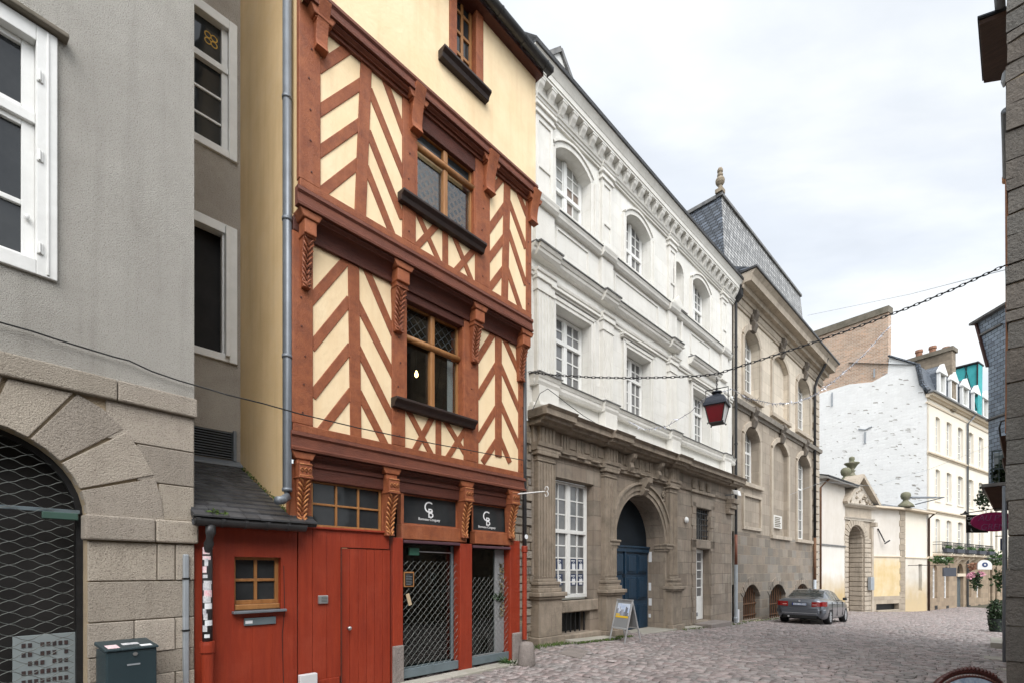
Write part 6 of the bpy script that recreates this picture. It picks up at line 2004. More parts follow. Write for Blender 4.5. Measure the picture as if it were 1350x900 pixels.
ca.box(g2e - .25, g2e + .12, -.35, 0, ztop - 1.35, ztop - 1.05); ca.box(g2e - .28, g2e - .02, -.16, 0, -2.3, ztop - 1.4)
ca.obj('side_pilaster', M['beige_trim'], Gg, bevel=.02)
def urn(px, py_top, py_bot, Yd, nm, lab, prof):
    zt_, zb = at(px, py_top, Yd).z, at(px, py_bot, Yd).z
    h = zt_ - zb
    P = at(px, py_bot, Yd)
    m = MB().lathe(0, 0, [(r * h, z * h) for r, z in prof], 14)
    o = m.obj(nm, mat('mossy_stone', (.22, .20, .155), (.12, .13, .075), ns=4, rough=.95, bump=.5, bs=8) if 'mossy_stone' not in bpy.data.materials else bpy.data.materials['mossy_stone'], None, smooth=True, bevel=-1)
    o.location = P; tag(o, lab, 'finial')
    return o
URN = [(.22, 0), (.24, .10), (.14, .16), (.10, .28), (.16, .34), (.08, .38), (.14, .46), (.22, .60), (.30, .66), (.30, .70), (.12, .73), (.09, .80), (.12, .88), (.10, .96), (.02, 1.0)]
BALL = [(.46, 0), (.40, .16), (.22, .34), (.15, .42), (.14, .48), (.24, .56), (.28, .72), (.26, .86), (.16, .96), (.02, 1.0)]
urn(1123, 601, 630, 36.0, 'stone_urn', 'mossy stone urn with a wide rim on top of the gateway', URN)
urn(1115, 615.5, 637, 34.8, 'stone_ball_finial', 'mossy stone ball on a swelling foot just left of the gateway urn', BALL)
urn(1194, 647.5, 668, 35.6, 'stone_ball_finial', 'mossy stone ball on a swelling foot at the pavilion roof corner', BALL)
# pavilion
P3 = G2.world(g2e, .0)
G3 = Frame(CX + FPX * P3.x / P3.y, P3.y, 2200)
g3e = G3.s(1193)
P4 = G3.world(g3e, 0)
G4 = Frame(CX + FPX * P4.x / P4.y, P4.y, 1670)
g4e = G4.s(1223)
Gp = thing('corner_pavilion', 'low corner pavilion with stained yellow plaster, grey quoin pier and slate roof', 'building', G3)
ez = G3.z(1180, 672); sz1 = G3.z(1170, 732); sz2 = G3.z(1170, 785)
def g4loc(s, y, z):
    w_ = G4.world(s, y); a, b = G3.local((w_.x, w_.y)); return (a, b, z)
MB().box(0, g3e - .55, .02, .5, sz1, ez + .05).obj('upper_wall', M['stained_wall'], Gp, bevel=-1)
MB().box(0, g3e - .55, .0, .5, sz2, sz1 - .08).obj('yellow_wall', M['wash_b'], Gp, bevel=-1)
MB().box(0, g3e - .55, -.08, .4, sz1 - .08, sz1).obj('string_course', M['cream_trim'], Gp, bevel=.01)
MB().box(0, .5, -.02, .5, -2.5, sz2).obj('plinth', M['plinth_far'], Gp, bevel=-1)
MB().box(g3e - .75, g3e - .55, -.02, .5, -2.5, sz2).obj('plinth', M['plinth_far'], Gp, bevel=-1)
rz = G3.z(1170, 795)
MB().box(.5, g3e - .75, -.02, .5, rz, sz2).obj('plinth', M['plinth_far'], Gp, bevel=-1)
MB().box(.4, g3e - .7, .3, .32, -2.5, rz + .05).obj('low_opening', M['black'], Gp, bevel=-1)
MB().box(.5, g3e - .75, -.12, .1, -2.4, G3.z(1170, 803)).obj('bench_stone', M['plinth_far'], Gp, bevel=.02)
qp = MB()
for k in range(20):
    z = -1.6 + k * .44
    if z < ez - .2: qp.box(g3e - .549 - (.1 if k % 2 else 0), g3e + .01, -.03, .5, z + .008, min(z + .432, ez))
qp.obj('quoin_pier', M['plinth_far'], Gp, bevel=.01)
def g4box(m, s0_, s1_, y0, y1, z0, z1):
    p = [g4loc(s0_, y0, z0), g4loc(s1_, y0, z0), g4loc(s1_, y1, z0), g4loc(s0_, y1, z0), g4loc(s0_, y0, z1), g4loc(s1_, y0, z1), g4loc(s1_, y1, z1), g4loc(s0_, y1, z1)]
    return m.hexa(p)
sz4 = G4.z(1210, 734)
slx0, slx1 = G4.s(1211), G4.s(1215.5); slz0, slz1 = G4.z(1213, 778), G4.z(1213, 743)
g4box(MB(), .02, g4e, .03, .5, sz4, ez + .05).obj('side_upper_wall', M['cream_far'], Gp, bevel=-1)
mm = MB()
for (a, b, za, zb) in ((.02, slx0, -2.5, sz4 - .08), (slx1, g4e, -2.5, sz4 - .08), (slx0, slx1, -2.5, slz0), (slx0, slx1, slz1, sz4 - .08)): g4box(mm, a, b, .0, .45, za, zb)
mm.obj('side_lower_wall', M['wash_c'], Gp, bevel=-1)
g4box(MB(), slx0, slx1, .25, .3, slz0, slz1).obj('slit_window', M['black'], Gp, bevel=-1)
g4box(MB(), .02, g4e + .02, -.07, .2, sz4 - .08, sz4).obj('side_string', M['cream_trim'], Gp, bevel=-1)
# roof of the pavilion
a0 = (-.2, -.45); a1 = (g3e + .12, -.45); a2_ = g4loc(g4e + .1, -.5, 0); a3 = g4loc(g4e + .1, 2.5, 0)
rv = MB()
c_ = (g3e * .45, 2.6)
zr_ = ez + 1.1
rv.add([(a0[0], a0[1], ez + .18), (a1[0], a1[1], ez + .18), (a2_[0], a2_[1], ez + .18), (a3[0], a3[1], ez + .5), (c_[0], c_[1], zr_), (-.2, 2.6, zr_)], [(0, 1, 4, 5), (1, 2, 3, 4)])
rv.obj('roof', M['slate_far'], Gp, bevel=-1)
ev = MB()
ev.hexa([(a0[0], a0[1], ez + .03), (a1[0], a1[1], ez + .03), (g3e, .4, ez + .03), (-.2, .4, ez + .03), (a0[0], a0[1], ez + .17), (a1[0], a1[1], ez + .17), (g3e, .4, ez + .17), (-.2, .4, ez + .17)])
q0, q1 = g4loc(g4e + .1, .4, 0), a2_
ev.hexa([(a1[0], a1[1], ez + .031), (q1[0], q1[1], ez + .031), (q0[0], q0[1], ez + .031), (g3e, .4, ez + .031), (a1[0], a1[1], ez + .171), (q1[0], q1[1], ez + .171), (q0[0], q0[1], ez + .171), (g3e, .4, ez + .171)])
ev.obj('eaves', M['cream_trim'], Gp, bevel=.01)
MB().tube([g4loc(g4e - .05, -.1, -1.8), g4loc(g4e - .05, -.1, ez - .3), g4loc(g4e + .05, -.35, ez), g4loc(g4e + .1, -.5, ez + .12)], .07, 8).obj('downpipe', M['brown_wood'], Gp, smooth=True, bevel=-1)
chm = MB().box(.6, 1.7, 1.6, 2.3, ez + .4, G3.z(1165, 640, -1.8))
chm.obj('lead_chimney', M['slate_far'], Gp, bevel=.03)
lb = MB()
lb.tube([(G3.s(1157), -.02, G3.z(1157, 696)), (G3.s(1161.5), -.25, G3.z(1162, 714))], .045, 6)
lb.tube([(G3.s(1161.5), -.25, G3.z(1162, 716)), (G3.s(1166), -.35, G3.z(1166, 712))], .05, 6)
lbo = place(lb.obj('wall_bracket', M['iron'], bevel=-1), G3); tag(lbo, 'dark slanting iron rod bracket on the pale plaster of the pavilion', 'bracket')
ub = MB().box(G2.s(1141), G2.s(1145.5), -.35, -.14, G2.z(1143, 777), G2.z(1143, 760))
ubo = place(ub.obj('utility_box', M['zinc_light'], bevel=.02), G2); tag(ubo, 'grey blue electric box fixed on the right pier of the gateway', 'electric box')

# ================================================================== E : cream house with white gable
E = Frame(1222, 38.4, 1670)
N = Frame(1222, 38.4, ang=math.atan2(-E.dx, E.dy))
Eh = thing('cream_house', 'tall cream house with dormers, balconies and a whitewashed rubble gable', 'house', E)
EL = E.s(1303)
zg = E.z(1228, 522)
zpl = E.z(1232, 734)
cols1 = [(1233, 1239), (1247.5, 1254), (1262.5, 1269.5), (1277, 1283), (1290, 1296)]
colss = [(E.s(a), E.s(b)) for a, b in cols1]
f3 = (E.z(1236, 596), E.z(1236, 549)); f2_ = (E.z(1236, 659), E.z(1236, 618)); f1_ = (E.z(1236, 728), E.z(1236, 683))
holes = []
for a, b in colss:
    for z0, z1 in (f3, f2_, f1_): holes.append(arch(a, b, z0, z1 - .12, .12, n=6))
MB().wall(rect(0, EL, zpl, zg), holes, 0, .25).obj('front_wall', M['cream_far'], Eh, bevel=-1)
for a, b in colss:
    for z0, z1 in (f3, f2_, f1_):
        fr = MB()
        y = .17
        fr.box(a, a + .08, y, y + .05, z0, z1); fr.box(b - .08, b, y, y + .05, z0, z1); fr.box((a + b) / 2 - .05, (a + b) / 2 + .05, y - .005, y + .05, z0, z1)
        for q in range(1, 4):
            z = z0 + (z1 - z0) * q / 4; fr.box(a + .08, b - .08, y + .006, y + .044, z - .025, z + .025)
        fo = fr.obj('window', M['white_clean'], Eh, bevel=-1)
        MB().box(a, b, y + .025, y + .03, z0, z1).obj('pane', M['glass_curtain'], fo, bevel=-1)
        s_ = MB(); s_.box(a - .18, b + .18, -.06, .02, z1 + .02, z1 + .22) if 0 else None
        s_.box(a - .12, a - .002, -.03, .02, z0, z1); s_.box(b + .002, b + .12, -.03, .02, z0, z1); s_.box(a - .15, b + .15, -.06, .02, z0 - .14, z0 - .002)
        s_.obj('window_surround', M['cream_far'], Eh, bevel=-1)
st_ = MB()
for py in (596 + 2,): pass
zs1 = E.z(1224, 595.5); zs2 = E.z(1224, 671)
for z in (zs1, zs2): st_.mould([(z - .22, z - .10, .05, .07), (z - .10, z, .16, .18)], 0, EL, 0)
st_.mould([(zg - .75, zg - .62, .06, .08), (zg - .28, zg - .15, .14, .22), (zg - .15, zg, .34, .42)], -.1, EL, 0)
st_.mould([(zpl - .12, zpl + .05, .12, .16)], 0, EL, 0)
st_.obj('string_courses', M['cream_trim'], Eh, bevel=-1)
MB().box(-.2, EL + .1, -.55, -.1, zg + .005, zg + .16).obj('gutter', M['lead_dark'], Eh, bevel=.03)
# stone ground floor
gh = []
gwin_ = [(1229.5, 1235.5, 744, 788), (1244.5, 1250.5, 746, 788), (1261.5, 1270, 742, 800), (1276, 1280.5, 749, 787), (1287.5, 1292.5, 752, 787)]
for (a, b, yt, yb) in gwin_:
    sa, sb_ = E.s(a), E.s(b); zt_ = E.z((a + b) / 2, yt); zb = E.z((a + b) / 2, yb)
    gh.append(arch(sa, sb_, zb, zt_ - (sb_ - sa) / 2 * .9, (sb_ - sa) / 2 * .9, n=8))
MB().wall(rect(0, EL, -3, zpl), gh, -.01, .3).obj('ground_floor_wall', mat('far_stone', (.34, .26, .18), (.27, .205, .145), ns=2, rough=.9, bump=.3, bs=10, blocks=(.8, .42), mortar=(.27, .22, .165), bvar=.14, streak=.4, streakcol=(.16, .13, .1)), Eh, bevel=-1)
for k, (a, b, yt, yb) in enumerate(gwin_):
    sa, sb_ = E.s(a), E.s(b); zt_ = E.z((a + b) / 2, yt); zb = E.z((a + b) / 2, yb)
    fr = MB()
    if k != 2:
        fr.box(sa, sa + .14, .18, .24, zb, zt_); fr.box(sb_ - .14, sb_, .18, .24, zb, zt_); fr.box((sa + sb_) / 2 - .06, (sa + sb_) / 2 + .06, .175, .24, zb, zt_)
        for q in range(0, 6):
            z = zb + .06 + (zt_ - zb) * q / 6; fr.box(sa + .14, sb_ - .14, .19, .23, z - .035, z + .035)
        fr.box(sa - .05, sb_ + .05, .16, .24, zb + (zt_ - zb) * .78, zb + (zt_ - zb) * .82)
        fo = fr.obj('ground_window', M['white_clean'], Eh, bevel=-1)
    else:
        fr.box(sa, sb_, .2, .26, zb, zb + (zt_ - zb) * .70)
        fo = fr.obj('front_door', mat('far_door', (.10, .115, .12), (.07, .085, .09), ns=3, rough=.6), Eh, bevel=-1)
        MB().box(sa - .2, sb_ + .2, -.12, .3, zb + (zt_ - zb) * .705, zb + (zt_ - zb) * .77).obj('door_lintel', M['cream_trim'], Eh, bevel=-1)
        MB().box(sa - .3, sb_ + .3, -.5, .2, zb - .5, zb).obj('doorstep', M['stone_grey'], Eh, bevel=.02)
    MB().box(sa - .05, sb_ + .05, .245, .25, zb, zt_).obj('pane', M['glass'], fo, bevel=-1)
for (pxv, pyv) in ((1234, 801), (1249, 801), (1278, 800), (1291, 799)):
    vs_ = E.s(pxv); vz = E.z(pxv, pyv)
    MB().box(vs_ - .3, vs_ + .3, -.02, .02, vz - .1, vz + .22).obj('cellar_vent', M['black'], Eh, bevel=-1)
# balconies
for k, (a, b) in enumerate(colss):
    c = MB()
    z0 = f1_[0] - .10
    xa, xb = a - .55, b + .55
    c.box(xa, xb, -.62, .0, z0 - .14, z0)
    for xx in (a - .2, b + .2): c.sweep([(0, z0 - .14), (-.5, z0 - .14), (-.3, z0 - .4), (0, z0 - .75)], xx - .1, xx + .1)
    bo_ = c.obj('balcony', M['cream_trim'], Eh, bevel=-1)
    r = MB()
    for z in (z0 + .95, z0 + .12, z0 + .75):
        r.box(xa, xb, -.60, -.57, z - .02, z + .02); r.box(xa, xa + .03, -.57, .0, z - .02, z + .02); r.box(xb - .03, xb, -.57, 0, z - .02, z + .02)
    n_ = 13
    for i in range(n_):
        x = xa + .03 + (xb - xa - .06) * i / (n_ - 1); r.box(x - .012, x + .012, -.595, -.575, z0, z0 + .95)
    for i in range(5):
        x = xa + .2 + (xb - xa - .4) * i / 4; r.ring(x, z0 + .43, .09, .12, 0, 2 * PI, -.597, -.573, 10)
    r.obj('railing', M['iron'], bo_, bevel=-1)
    fb_ = MB().box(a - .35, b + .25, -.84, -.60, z0 + .12, z0 + .42)
    fo = place(fb_.obj('window_box', mat('planter_slate', (.06, .065, .08), rough=.6) if 'planter_slate' not in bpy.data.materials else bpy.data.materials['planter_slate'], bevel=-1), E)
    tag(fo, 'dark planter hung on the %s balcony from the left of the cream house' % ('first', 'second', 'third', 'fourth', 'fifth')[k], 'planter', 'planters on the cream house balconies')
    MB().leaves(((a + b) / 2, -.72, z0 + .5), (b - a) / 2 + .3, .14, .14, 90, .14).obj('plants', M['leaf'], fo, bevel=-1)
# drain
ez_ = E.s(1273.5)
MB().tube([(ez_, -.12, -2.3), (ez_, -.12, zg - .9), (ez_ + .6, -.3, zg - .35), (ez_ + .9, -.4, zg + .05)], .075, 8).obj('downpipe', M['zinc'], Eh, smooth=True, bevel=-1)
# roof + gable
def nn(px, py): return N.sz(px, py)
gp0 = nn(1219, 522); gp1 = nn(1210.5, 481); gp2 = nn(1172, 470)
ym0, ym1, ym2 = -gp0[0], -gp1[0], -gp2[0]
RF = MB()
RF.add([(-.15, -.1, zg + .16), (EL, -.1, zg + .16), (EL, ym1, gp1[1]), (-.15, ym1, gp1[1])], [(0, 1, 2, 3)])
RF.add([(-.15, ym1, gp1[1]), (EL, ym1, gp1[1]), (EL, ym2 + 3.0, gp2[1] + .6), (-.15, ym2 + 3.0, gp2[1] + .6)], [(0, 1, 2, 3)])
RF.obj('mansard_roof', M['slate_far'], Eh, bevel=-1)
eg = MB()
eg.tube([(-.12, -.15, zg + .2), (-.12, ym0 + .15, zg + .9), (-.12, ym1, gp1[1] + .04)], .17, 6); eg.tube([(-.12, ym1, gp1[1] + .04), (-.12, ym2, gp2[1] + .06)], .10, 6)
eg.obj('roof_verge', M['slate_blue'], Eh, bevel=-1)
for k, (pa, pb_, yt, yb) in enumerate(((1231, 1239, 495, 521), (1246, 1254, 505, 529), (1261.5, 1269.5, 513, 537), (1276.5, 1283.5, 521, 545), (1289, 1296, 528, 552))):
    sa, sb_ = E.s(pa, -.2), E.s(pb_, -.2); za, zb = E.z((pa + pb_) / 2, yb, -.2), E.z((pa + pb_) / 2, yt, -.2)
    d = MB()
    d.box(sa - .06, sa + .14, -.2, .0, za, zb); d.box(sb_ - .14, sb_ + .06, -.2, .0, za, zb); d.box(sa + .14, sb_ - .14, -.2, .0, za, za + .12)
    d.prism([(sa - .16, zb), (sb_ + .16, zb), (sb_ + .16, zb + .14), ((sa + sb_) / 2, zb + .85), (sa - .16, zb + .14)], -.28, .0)
    do_ = d.obj('dormer', M['white_clean'], Eh, bevel=-1)
    MB().box(sa, sb_, -.04, -.03, za, zb).obj('pane', M['glass_curtain'], do_, bevel=-1)
    ck = MB()
    ck.prism([(sa - .05, za), (sb_ + .05, za), (sb_ + .05, zb + .05), ((sa + sb_) / 2, zb + .78), (sa - .05, zb + .05)], .005, 2.6)
    ck.obj('dormer_cheeks', M['slate_far'], do_, bevel=-1)
def npoly(m, pts, y0, y1):
    """polygon on the gable plane, expressed in E's local axes (gable looks to -x)"""
    P = []
    for px, py in pts:
        s_, z_ = nn(px, py); P.append((-s_, z_))
    tmp = MB().prism(P, y0, y1)
    m.add([(v[1], v[0], v[2]) for v in tmp.V], [tuple(reversed(f)) for f in tmp.F])
    return m
npoly(MB(), [(1064, 850), (1222, 850), (1222, 524), (1219, 520), (1214, 500), (1210.5, 482), (1190, 476), (1172, 470.5), (1170, 492), (1150, 503), (1120, 506), (1090, 515), (1064, 524)], 0, .5).obj('gable_wall', M['white_rubble'], Eh, bevel=0)
npoly(MB(), [(1062, 530), (1090, 516), (1120, 507), (1150, 504), (1170.5, 493), (1171, 408), (1062, 446)], .02, .62).obj('brick_chimney_wall', M['brick_old'], Eh, bevel=0)
npoly(MB(), [(1062, 450), (1172, 411.5), (1172.5, 403), (1062, 441)], -.12, .75).obj('chimney_cap', M['stone_cap'], Eh, bevel=0)
pits = MB()
for i in range(150):
    px_, py_ = rnd(1082, 1218), rnd(490, 700)
    if px_ > 1180 or rnd(0, 1) < .55:
        s_, z_ = nn(px_, py_)
        if z_ > gp2[1] - .4 and px_ < 1175: continue
        L_ = rnd(.12, .42); h_ = rnd(.03, .09)
        pits.add([(-.004, -s_ - L_ / 2, z_ - .04), (-.004, -s_ + L_ / 2, z_ + .05), (-.004, -s_ + L_ * .45, z_ + .05 + h_), (-.004, -s_ - L_ * .3, z_ + h_)], [(0, 1, 2, 3)])
for i in range(150):
    px_, py_ = rnd(1080, 1220), rnd(540, 780)
    s_, z_ = nn(px_, py_); L_ = rnd(.1, .3); h_ = rnd(.02, .05)
    pits.add([(-.004, -s_ - L_ / 2, z_), (-.004, -s_ + L_ / 2, z_ + .02), (-.004, -s_ + L_ * .45, z_ + h_), (-.004, -s_ - L_ * .4, z_ + h_)], [(0, 1, 2, 3)])
pits.obj('bare_stones', mat('bare_stone', (.30, .28, .25), (.46, .44, .41), ns=9, rough=.95), Eh, bevel=-1)
an = MB()
for (px_, py0_, py1_) in ((1141, 569, 584), (1097.5, 517, 535), (1153, 486, 497)):
    s_, z1_ = nn(px_, py0_); z0_ = nn(px_, py1_)[1]
    an.box(-.1, -.02, -s_ - .05, -s_ + .05, z0_, z1_)
s_, z_ = nn(1141, 566)
an.tube([(-.06, -s_ - .5, z_ + .15), (-.06, -s_, z_), (-.06, -s_ + .5, z_ + .2)], .05, 5)
an.obj('wall_anchor', M['zinc_light'], Eh, bevel=-1)
# chimneys beyond the ridge
def stack(name, label, pts, sE, th, m, pots=()):
    f = sub_frame(E, sE, ang=math.atan2(-E.dx, E.dy))
    P = [f.sz(px, py) for px, py in pts]
    root = thing(name, label, 'chimney', f)
    MB().prism(P, 0, th).obj('stack', m, root, bevel=0)
    hi = sorted(P, key=lambda q: -q[1])[:2]
    hi.sort()
    MB().bar(hi[0], hi[1], .35, -.15, th + .15, .12).obj('cap', M['stone_cap'], root, bevel=0)
    for (px, pyb, pyt) in pots:
        s_, zb = f.sz(px, pyb); zt_ = f.z(px, pyt)
        MB().lathe(s_, th / 2, [(.26, zb - .2), (.24, zt_ - .25), (.30, zt_ - .2), (.28, zt_)], 10).obj('chimney_pot', M['terracotta'], root, bevel=-1)
    return root
stack('rear_chimney', 'broad brown stone chimney wall with clay pots rising behind the cream house roof', [(1188, 540), (1256, 540), (1255, 459), (1188, 479)], 5.2, .9, mat('chimney_stone', (.27, .22, .165), (.18, .15, .115), ns=1.5, rough=.95, bump=.4, bs=8, blocks=(.5, .25), mortar=(.2, .17, .13), bvar=.25), ((1209, 470, 460), (1227, 464, 455), (1245, 459.5, 456)))
ts = thing('scaffold_sheet', 'turquoise protective sheeting wrapped round a chimney behind the dormers', 'sheeting', sub_frame(E, 11.5, ang=math.atan2(-E.dx, E.dy)))
fT = sub_frame(E, 11.5, ang=math.atan2(-E.dx, E.dy))
MB().prism([fT.sz(1255, 488), fT.sz(1290, 478.5), fT.sz(1289, 548), fT.sz(1255, 548)], 0, 1.2).obj('sheet', M['turquoise'], ts, bevel=0)
tf = MB()
q0, q1 = fT.sz(1255, 486), fT.sz(1291, 477); tf.bar(q0, q1, .12, -.2, 1.4)
tf.bar(fT.sz(1289, 476), fT.sz(1288.5, 522), .10, -.1, -.02); tf.bar(fT.sz(1272, 482), fT.sz(1288, 540), .04, -.06, -.01); tf.bar(fT.sz(1275, 482), fT.sz(1268, 530), .04, -.06, -.01)
tf.obj('scaffold_poles', M['iron'], ts, bevel=-1)
# sign arm on gable (grey blue bar)
ab = MB().box(E.s(1200) , -.1, -.1, 0, 0, .1) if 0 else None
la = thing('street_light', 'slim grey street light arm reaching out over the gateway wall', 'street light', loc=at(1232, 655, 33.5))
MB().box(-1.65, .05, -.10, .10, -.07, .05).obj('light_head', M['zinc'], la, bevel=.02)
MB().tube([(.05, 0, 0), (1.2, .6, .1), (2.2, 4.2, .1)], .04, 6).obj('arm', M['zinc'], la, bevel=-1)
# house beyond the bend
X = Frame(1303, E.world(EL, 0).y + .5, 2300)
Xh = thing('bend_house', 'cream fronted house round the street bend with brown stone ground floor arches', 'house', X)
xe = X.s(1345)
zxt = X.z(1304, 562); zxp = X.z(1304, 737)
cx2 = [(X.s(1305.5), X.s(1308.5)), (X.s(1312), X.s(1315)), (X.s(1320), X.s(1323))]
hh = []
for a, b in cx2:
    for (yt, yb) in ((583, 600), (612, 660), (672, 726)): hh.append(rect(a, b, X.z(1305, yb), X.z(1305, yt)))
MB().wall(rect(0, xe, zxp, zxt), hh, 0, .25).obj('front_wall', M['cream_far'], Xh, bevel=-1)
MB().box(0, xe, .24, .26, zxp, zxt).obj('dark_panes', M['glass_pale'], Xh, bevel=-1)
gx = [arch(X.s(a), X.s(b), X.z(1306, 796), X.z(1306, 752), .5, n=8) for a, b in ((1305, 1308), (1311.5, 1314.5))]
MB().wall(rect(0, xe, -3.5, zxp), gx, -.02, .3).obj('ground_floor_wall', bpy.data.materials['far_stone'], Xh, bevel=-1)
MB().box(0, xe, .27, .28, -3, zxp).obj('ground_panes', M['glass'], Xh, bevel=-1)
MB().hexa([(-.2, -.4, zxt), (xe, -.4, zxt), (xe, 4, zxt + 3.5), (-.2, 4, zxt + 3.5), (-.2, -.4, zxt + .2), (xe, -.4, zxt + .2), (xe, 4, zxt + 3.7), (-.2, 4, zxt + 3.7)]).obj('roof', M['slate_far'], Xh, bevel=-1)
# ================================================================== right hand side of the street
Fr_ = Frame(1327, 6.0, ang=-PI / 4)
Fh = thing('stone_corner_house', 'dark rough stone house corner closing the view on the right', 'house', Fr_)
KS = .085
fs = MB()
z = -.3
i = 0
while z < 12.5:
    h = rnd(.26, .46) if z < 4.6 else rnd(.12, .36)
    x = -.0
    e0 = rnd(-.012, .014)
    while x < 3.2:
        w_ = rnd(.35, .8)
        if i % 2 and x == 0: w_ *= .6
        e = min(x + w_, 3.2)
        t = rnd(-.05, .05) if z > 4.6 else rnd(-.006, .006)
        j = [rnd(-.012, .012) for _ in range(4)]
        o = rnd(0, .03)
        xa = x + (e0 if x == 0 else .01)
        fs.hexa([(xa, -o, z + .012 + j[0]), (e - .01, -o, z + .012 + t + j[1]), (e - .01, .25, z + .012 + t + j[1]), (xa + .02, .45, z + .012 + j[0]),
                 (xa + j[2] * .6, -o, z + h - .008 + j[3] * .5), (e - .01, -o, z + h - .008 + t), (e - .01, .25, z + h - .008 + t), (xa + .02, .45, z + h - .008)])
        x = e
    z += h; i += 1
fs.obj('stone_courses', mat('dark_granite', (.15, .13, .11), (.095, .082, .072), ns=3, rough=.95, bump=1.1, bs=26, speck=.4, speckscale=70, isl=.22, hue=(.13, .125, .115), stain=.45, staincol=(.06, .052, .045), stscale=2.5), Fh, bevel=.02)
bkm = MB()
bkm.hexa([(.03, .015, -.5), (3.2, .015, -.5), (3.2, 9, -.5), (.03 + KS * 9, 9, -.5), (.03, .015, 12.4), (3.2, .015, 12.4), (3.2, 9, 12.4), (.03 + KS * 9, 9, 12.4)])
bkm.obj('mortar_core', M['rubble'], Fh, bevel=-1)
def wl(f, P):
    a, b = f.local((P[0], P[1])); return (a, b, P[2])
def A_(px, py, Y): return wl(Fr_, at(px, py, Y))
# eaves slab (seen from underneath), gutters and pipes along the street side
ea = [A_(1291, 35, 7.29), A_(1297, 112, 8.16), A_(1331, 106, 8.09), A_(1327, 22, 7.15)]
zz_ = 9.92
MB().hexa([(p[0], p[1], zz_) for p in ea] + [(p[0], p[1], zz_ + .07) for p in ea]).obj('eaves_boarding', M['brown_wood'], Fh, bevel=.006)
ea2 = [(ea[0][0] - .02, ea[0][1] - .03), (ea[1][0] - .02, ea[1][1] + .03), (ea[2][0], ea[2][1]), (ea[3][0], ea[3][1])]
MB().hexa([(p[0], p[1], zz_ + .073) for p in ea2] + [(p[0], p[1], zz_ + .13) for p in ea2]).obj('eaves_slates', M['slate_blue'], Fh, bevel=.004)
MB().tube([A_(1317.5, -8, 7.0), A_(1320, 30, 7.45), A_(1323.5, 74, 8.15)], .058, 12).obj('gutter_length', M['zinc'], Fh, smooth=True, bevel=-1)
MB().tube([A_(1326, 146, 7.35), A_(1327, 190, 7.85), A_(1327.5, 234, 8.4)], .055, 12).obj('gutter_length', M['zinc'], Fh, smooth=True, bevel=-1)
MB().tube([A_(1327.5, 232, 8.38), A_(1327.5, 239, 8.45)], .062, 12).obj('gutter_end', mat('copper', (.45, .22, .10), (.38, .18, .08), rough=.5), Fh, smooth=True, bevel=-1)
MB().tube([A_(1327.5, 236, 7.3), A_(1328.5, 420, 6.9), A_(1327.8, 570, 6.6)], .022, 8).obj('vertical_batten', mat('batten', (.30, .14, .07), (.22, .10, .05), ns=4, rough=.7), Fh, bevel=-1)
MB().tube([A_(1328.5, 120, 7.2), A_(1329, 240, 7.0)], .02, 8).obj('iron_rod', M['iron'], Fh, bevel=-1)
MB().tube([A_(1324.5, 640, 6.5), A_(1325, 760, 6.45), A_(1325, 872, 6.4)], .026, 10).obj('downpipe', M['zinc'], Fh, smooth=True, bevel=-1)
MB().tube([A_(1322.5, 672, 6.7), A_(1323, 780, 6.65), A_(1323, 868, 6.6)], .012, 8).obj('cable_conduit', M['zinc_light'], Fh, smooth=True, bevel=-1)
MB().tube([A_(1329, 78, 7.6), A_(1329, 90, 7.6)], .012, 6).obj('hook_wire', M['zinc_light'], Fh, bevel=-1)
MB().tube([A_(1330, 88, 7.6), A_(1328, 96, 7.6), A_(1325.5, 106, 7.6), A_(1323.5, 115, 7.6)], [.015, .06, .055, .012], 10).obj('insulator', M['zinc_light'], Fh, smooth=True, bevel=-1)

# slate hung house beyond, its flank turned to the street
Hf = Frame(1303, 12.6, ang=math.atan2(-.995, -.094))
Hh = thing('slate_hung_house', 'house flank hung with blue grey slates and a flared top behind the stone corner', 'house', Hf)
hp = [Hf.sz(px, py) for px, py in ((1303, 642), (1303, 482), (1288, 427), (1290, 424), (1324, 404), (1334, 398), (1334, 642))]
MB().prism(hp, 0, .5).obj('slate_flank', mat('slate_hung', (.30, .37, .46), (.21, .265, .34), ns=5, rough=.4, blocks=(.17, .10), mortar=(.035, .04, .05), msize=.007, mbump=.8, bvar=.25, wob=.02), Hh, bevel=0)
v_ = MB()
v_.bar(hp[1], hp[2], .05, -.05, .52, .02)
v_.obj('barge_board', mat('barge', (.10, .05, .045), (.07, .035, .03), rough=.6), Hh, bevel=-1)
v_ = MB(); v_.bar(Hf.sz(1284.5, 428), Hf.sz(1334, 399), .06, -.14, .55)
v_.obj('roof_verge', M['lead_dark'], Hh, bevel=-1)
for pa, pb_ in (((1294, 442), (1322, 427)), ((1302, 553.5), (1331, 543))):
    v_ = MB()
    v_.bar(Hf.sz(*pa), Hf.sz(*pb_), .045, -.05, .02)
    v_.obj('slate_drip', M['lead_dark'], Hh, bevel=-1)
MB().prism([Hf.sz(1327.5, 470), Hf.sz(1331, 470), Hf.sz(1331, 441), Hf.sz(1327.5, 441)], -.02, .05).obj('slit_window', M['black'], Hh, bevel=-1)
def oriel(name, label, cat, px0, px1, pyt, pyb, Y, wid, m):
    """corbelled timber base under a little balcony, seen from below"""
    f = Frame(px0, Y, ang=-PI / 4)
    root = thing(name, label, cat, f)
    zt_, zb = f.z(px0, pyt), f.z(px0, pyb)
    w_ = f.s(px1)
    MB().hexa([(w_ * .45, .25, zb), (w_ * 1.3, .25, zb), (w_ * 1.3, wid * .7, zb), (w_ * .45, wid * .7, zb), (0, 0, zt_), (w_ * 1.3, 0, zt_), (w_ * 1.3, wid, zt_), (0, wid, zt_)]).obj('corbel_base', m, root, bevel=.01)
    return root, f, w_, zt_
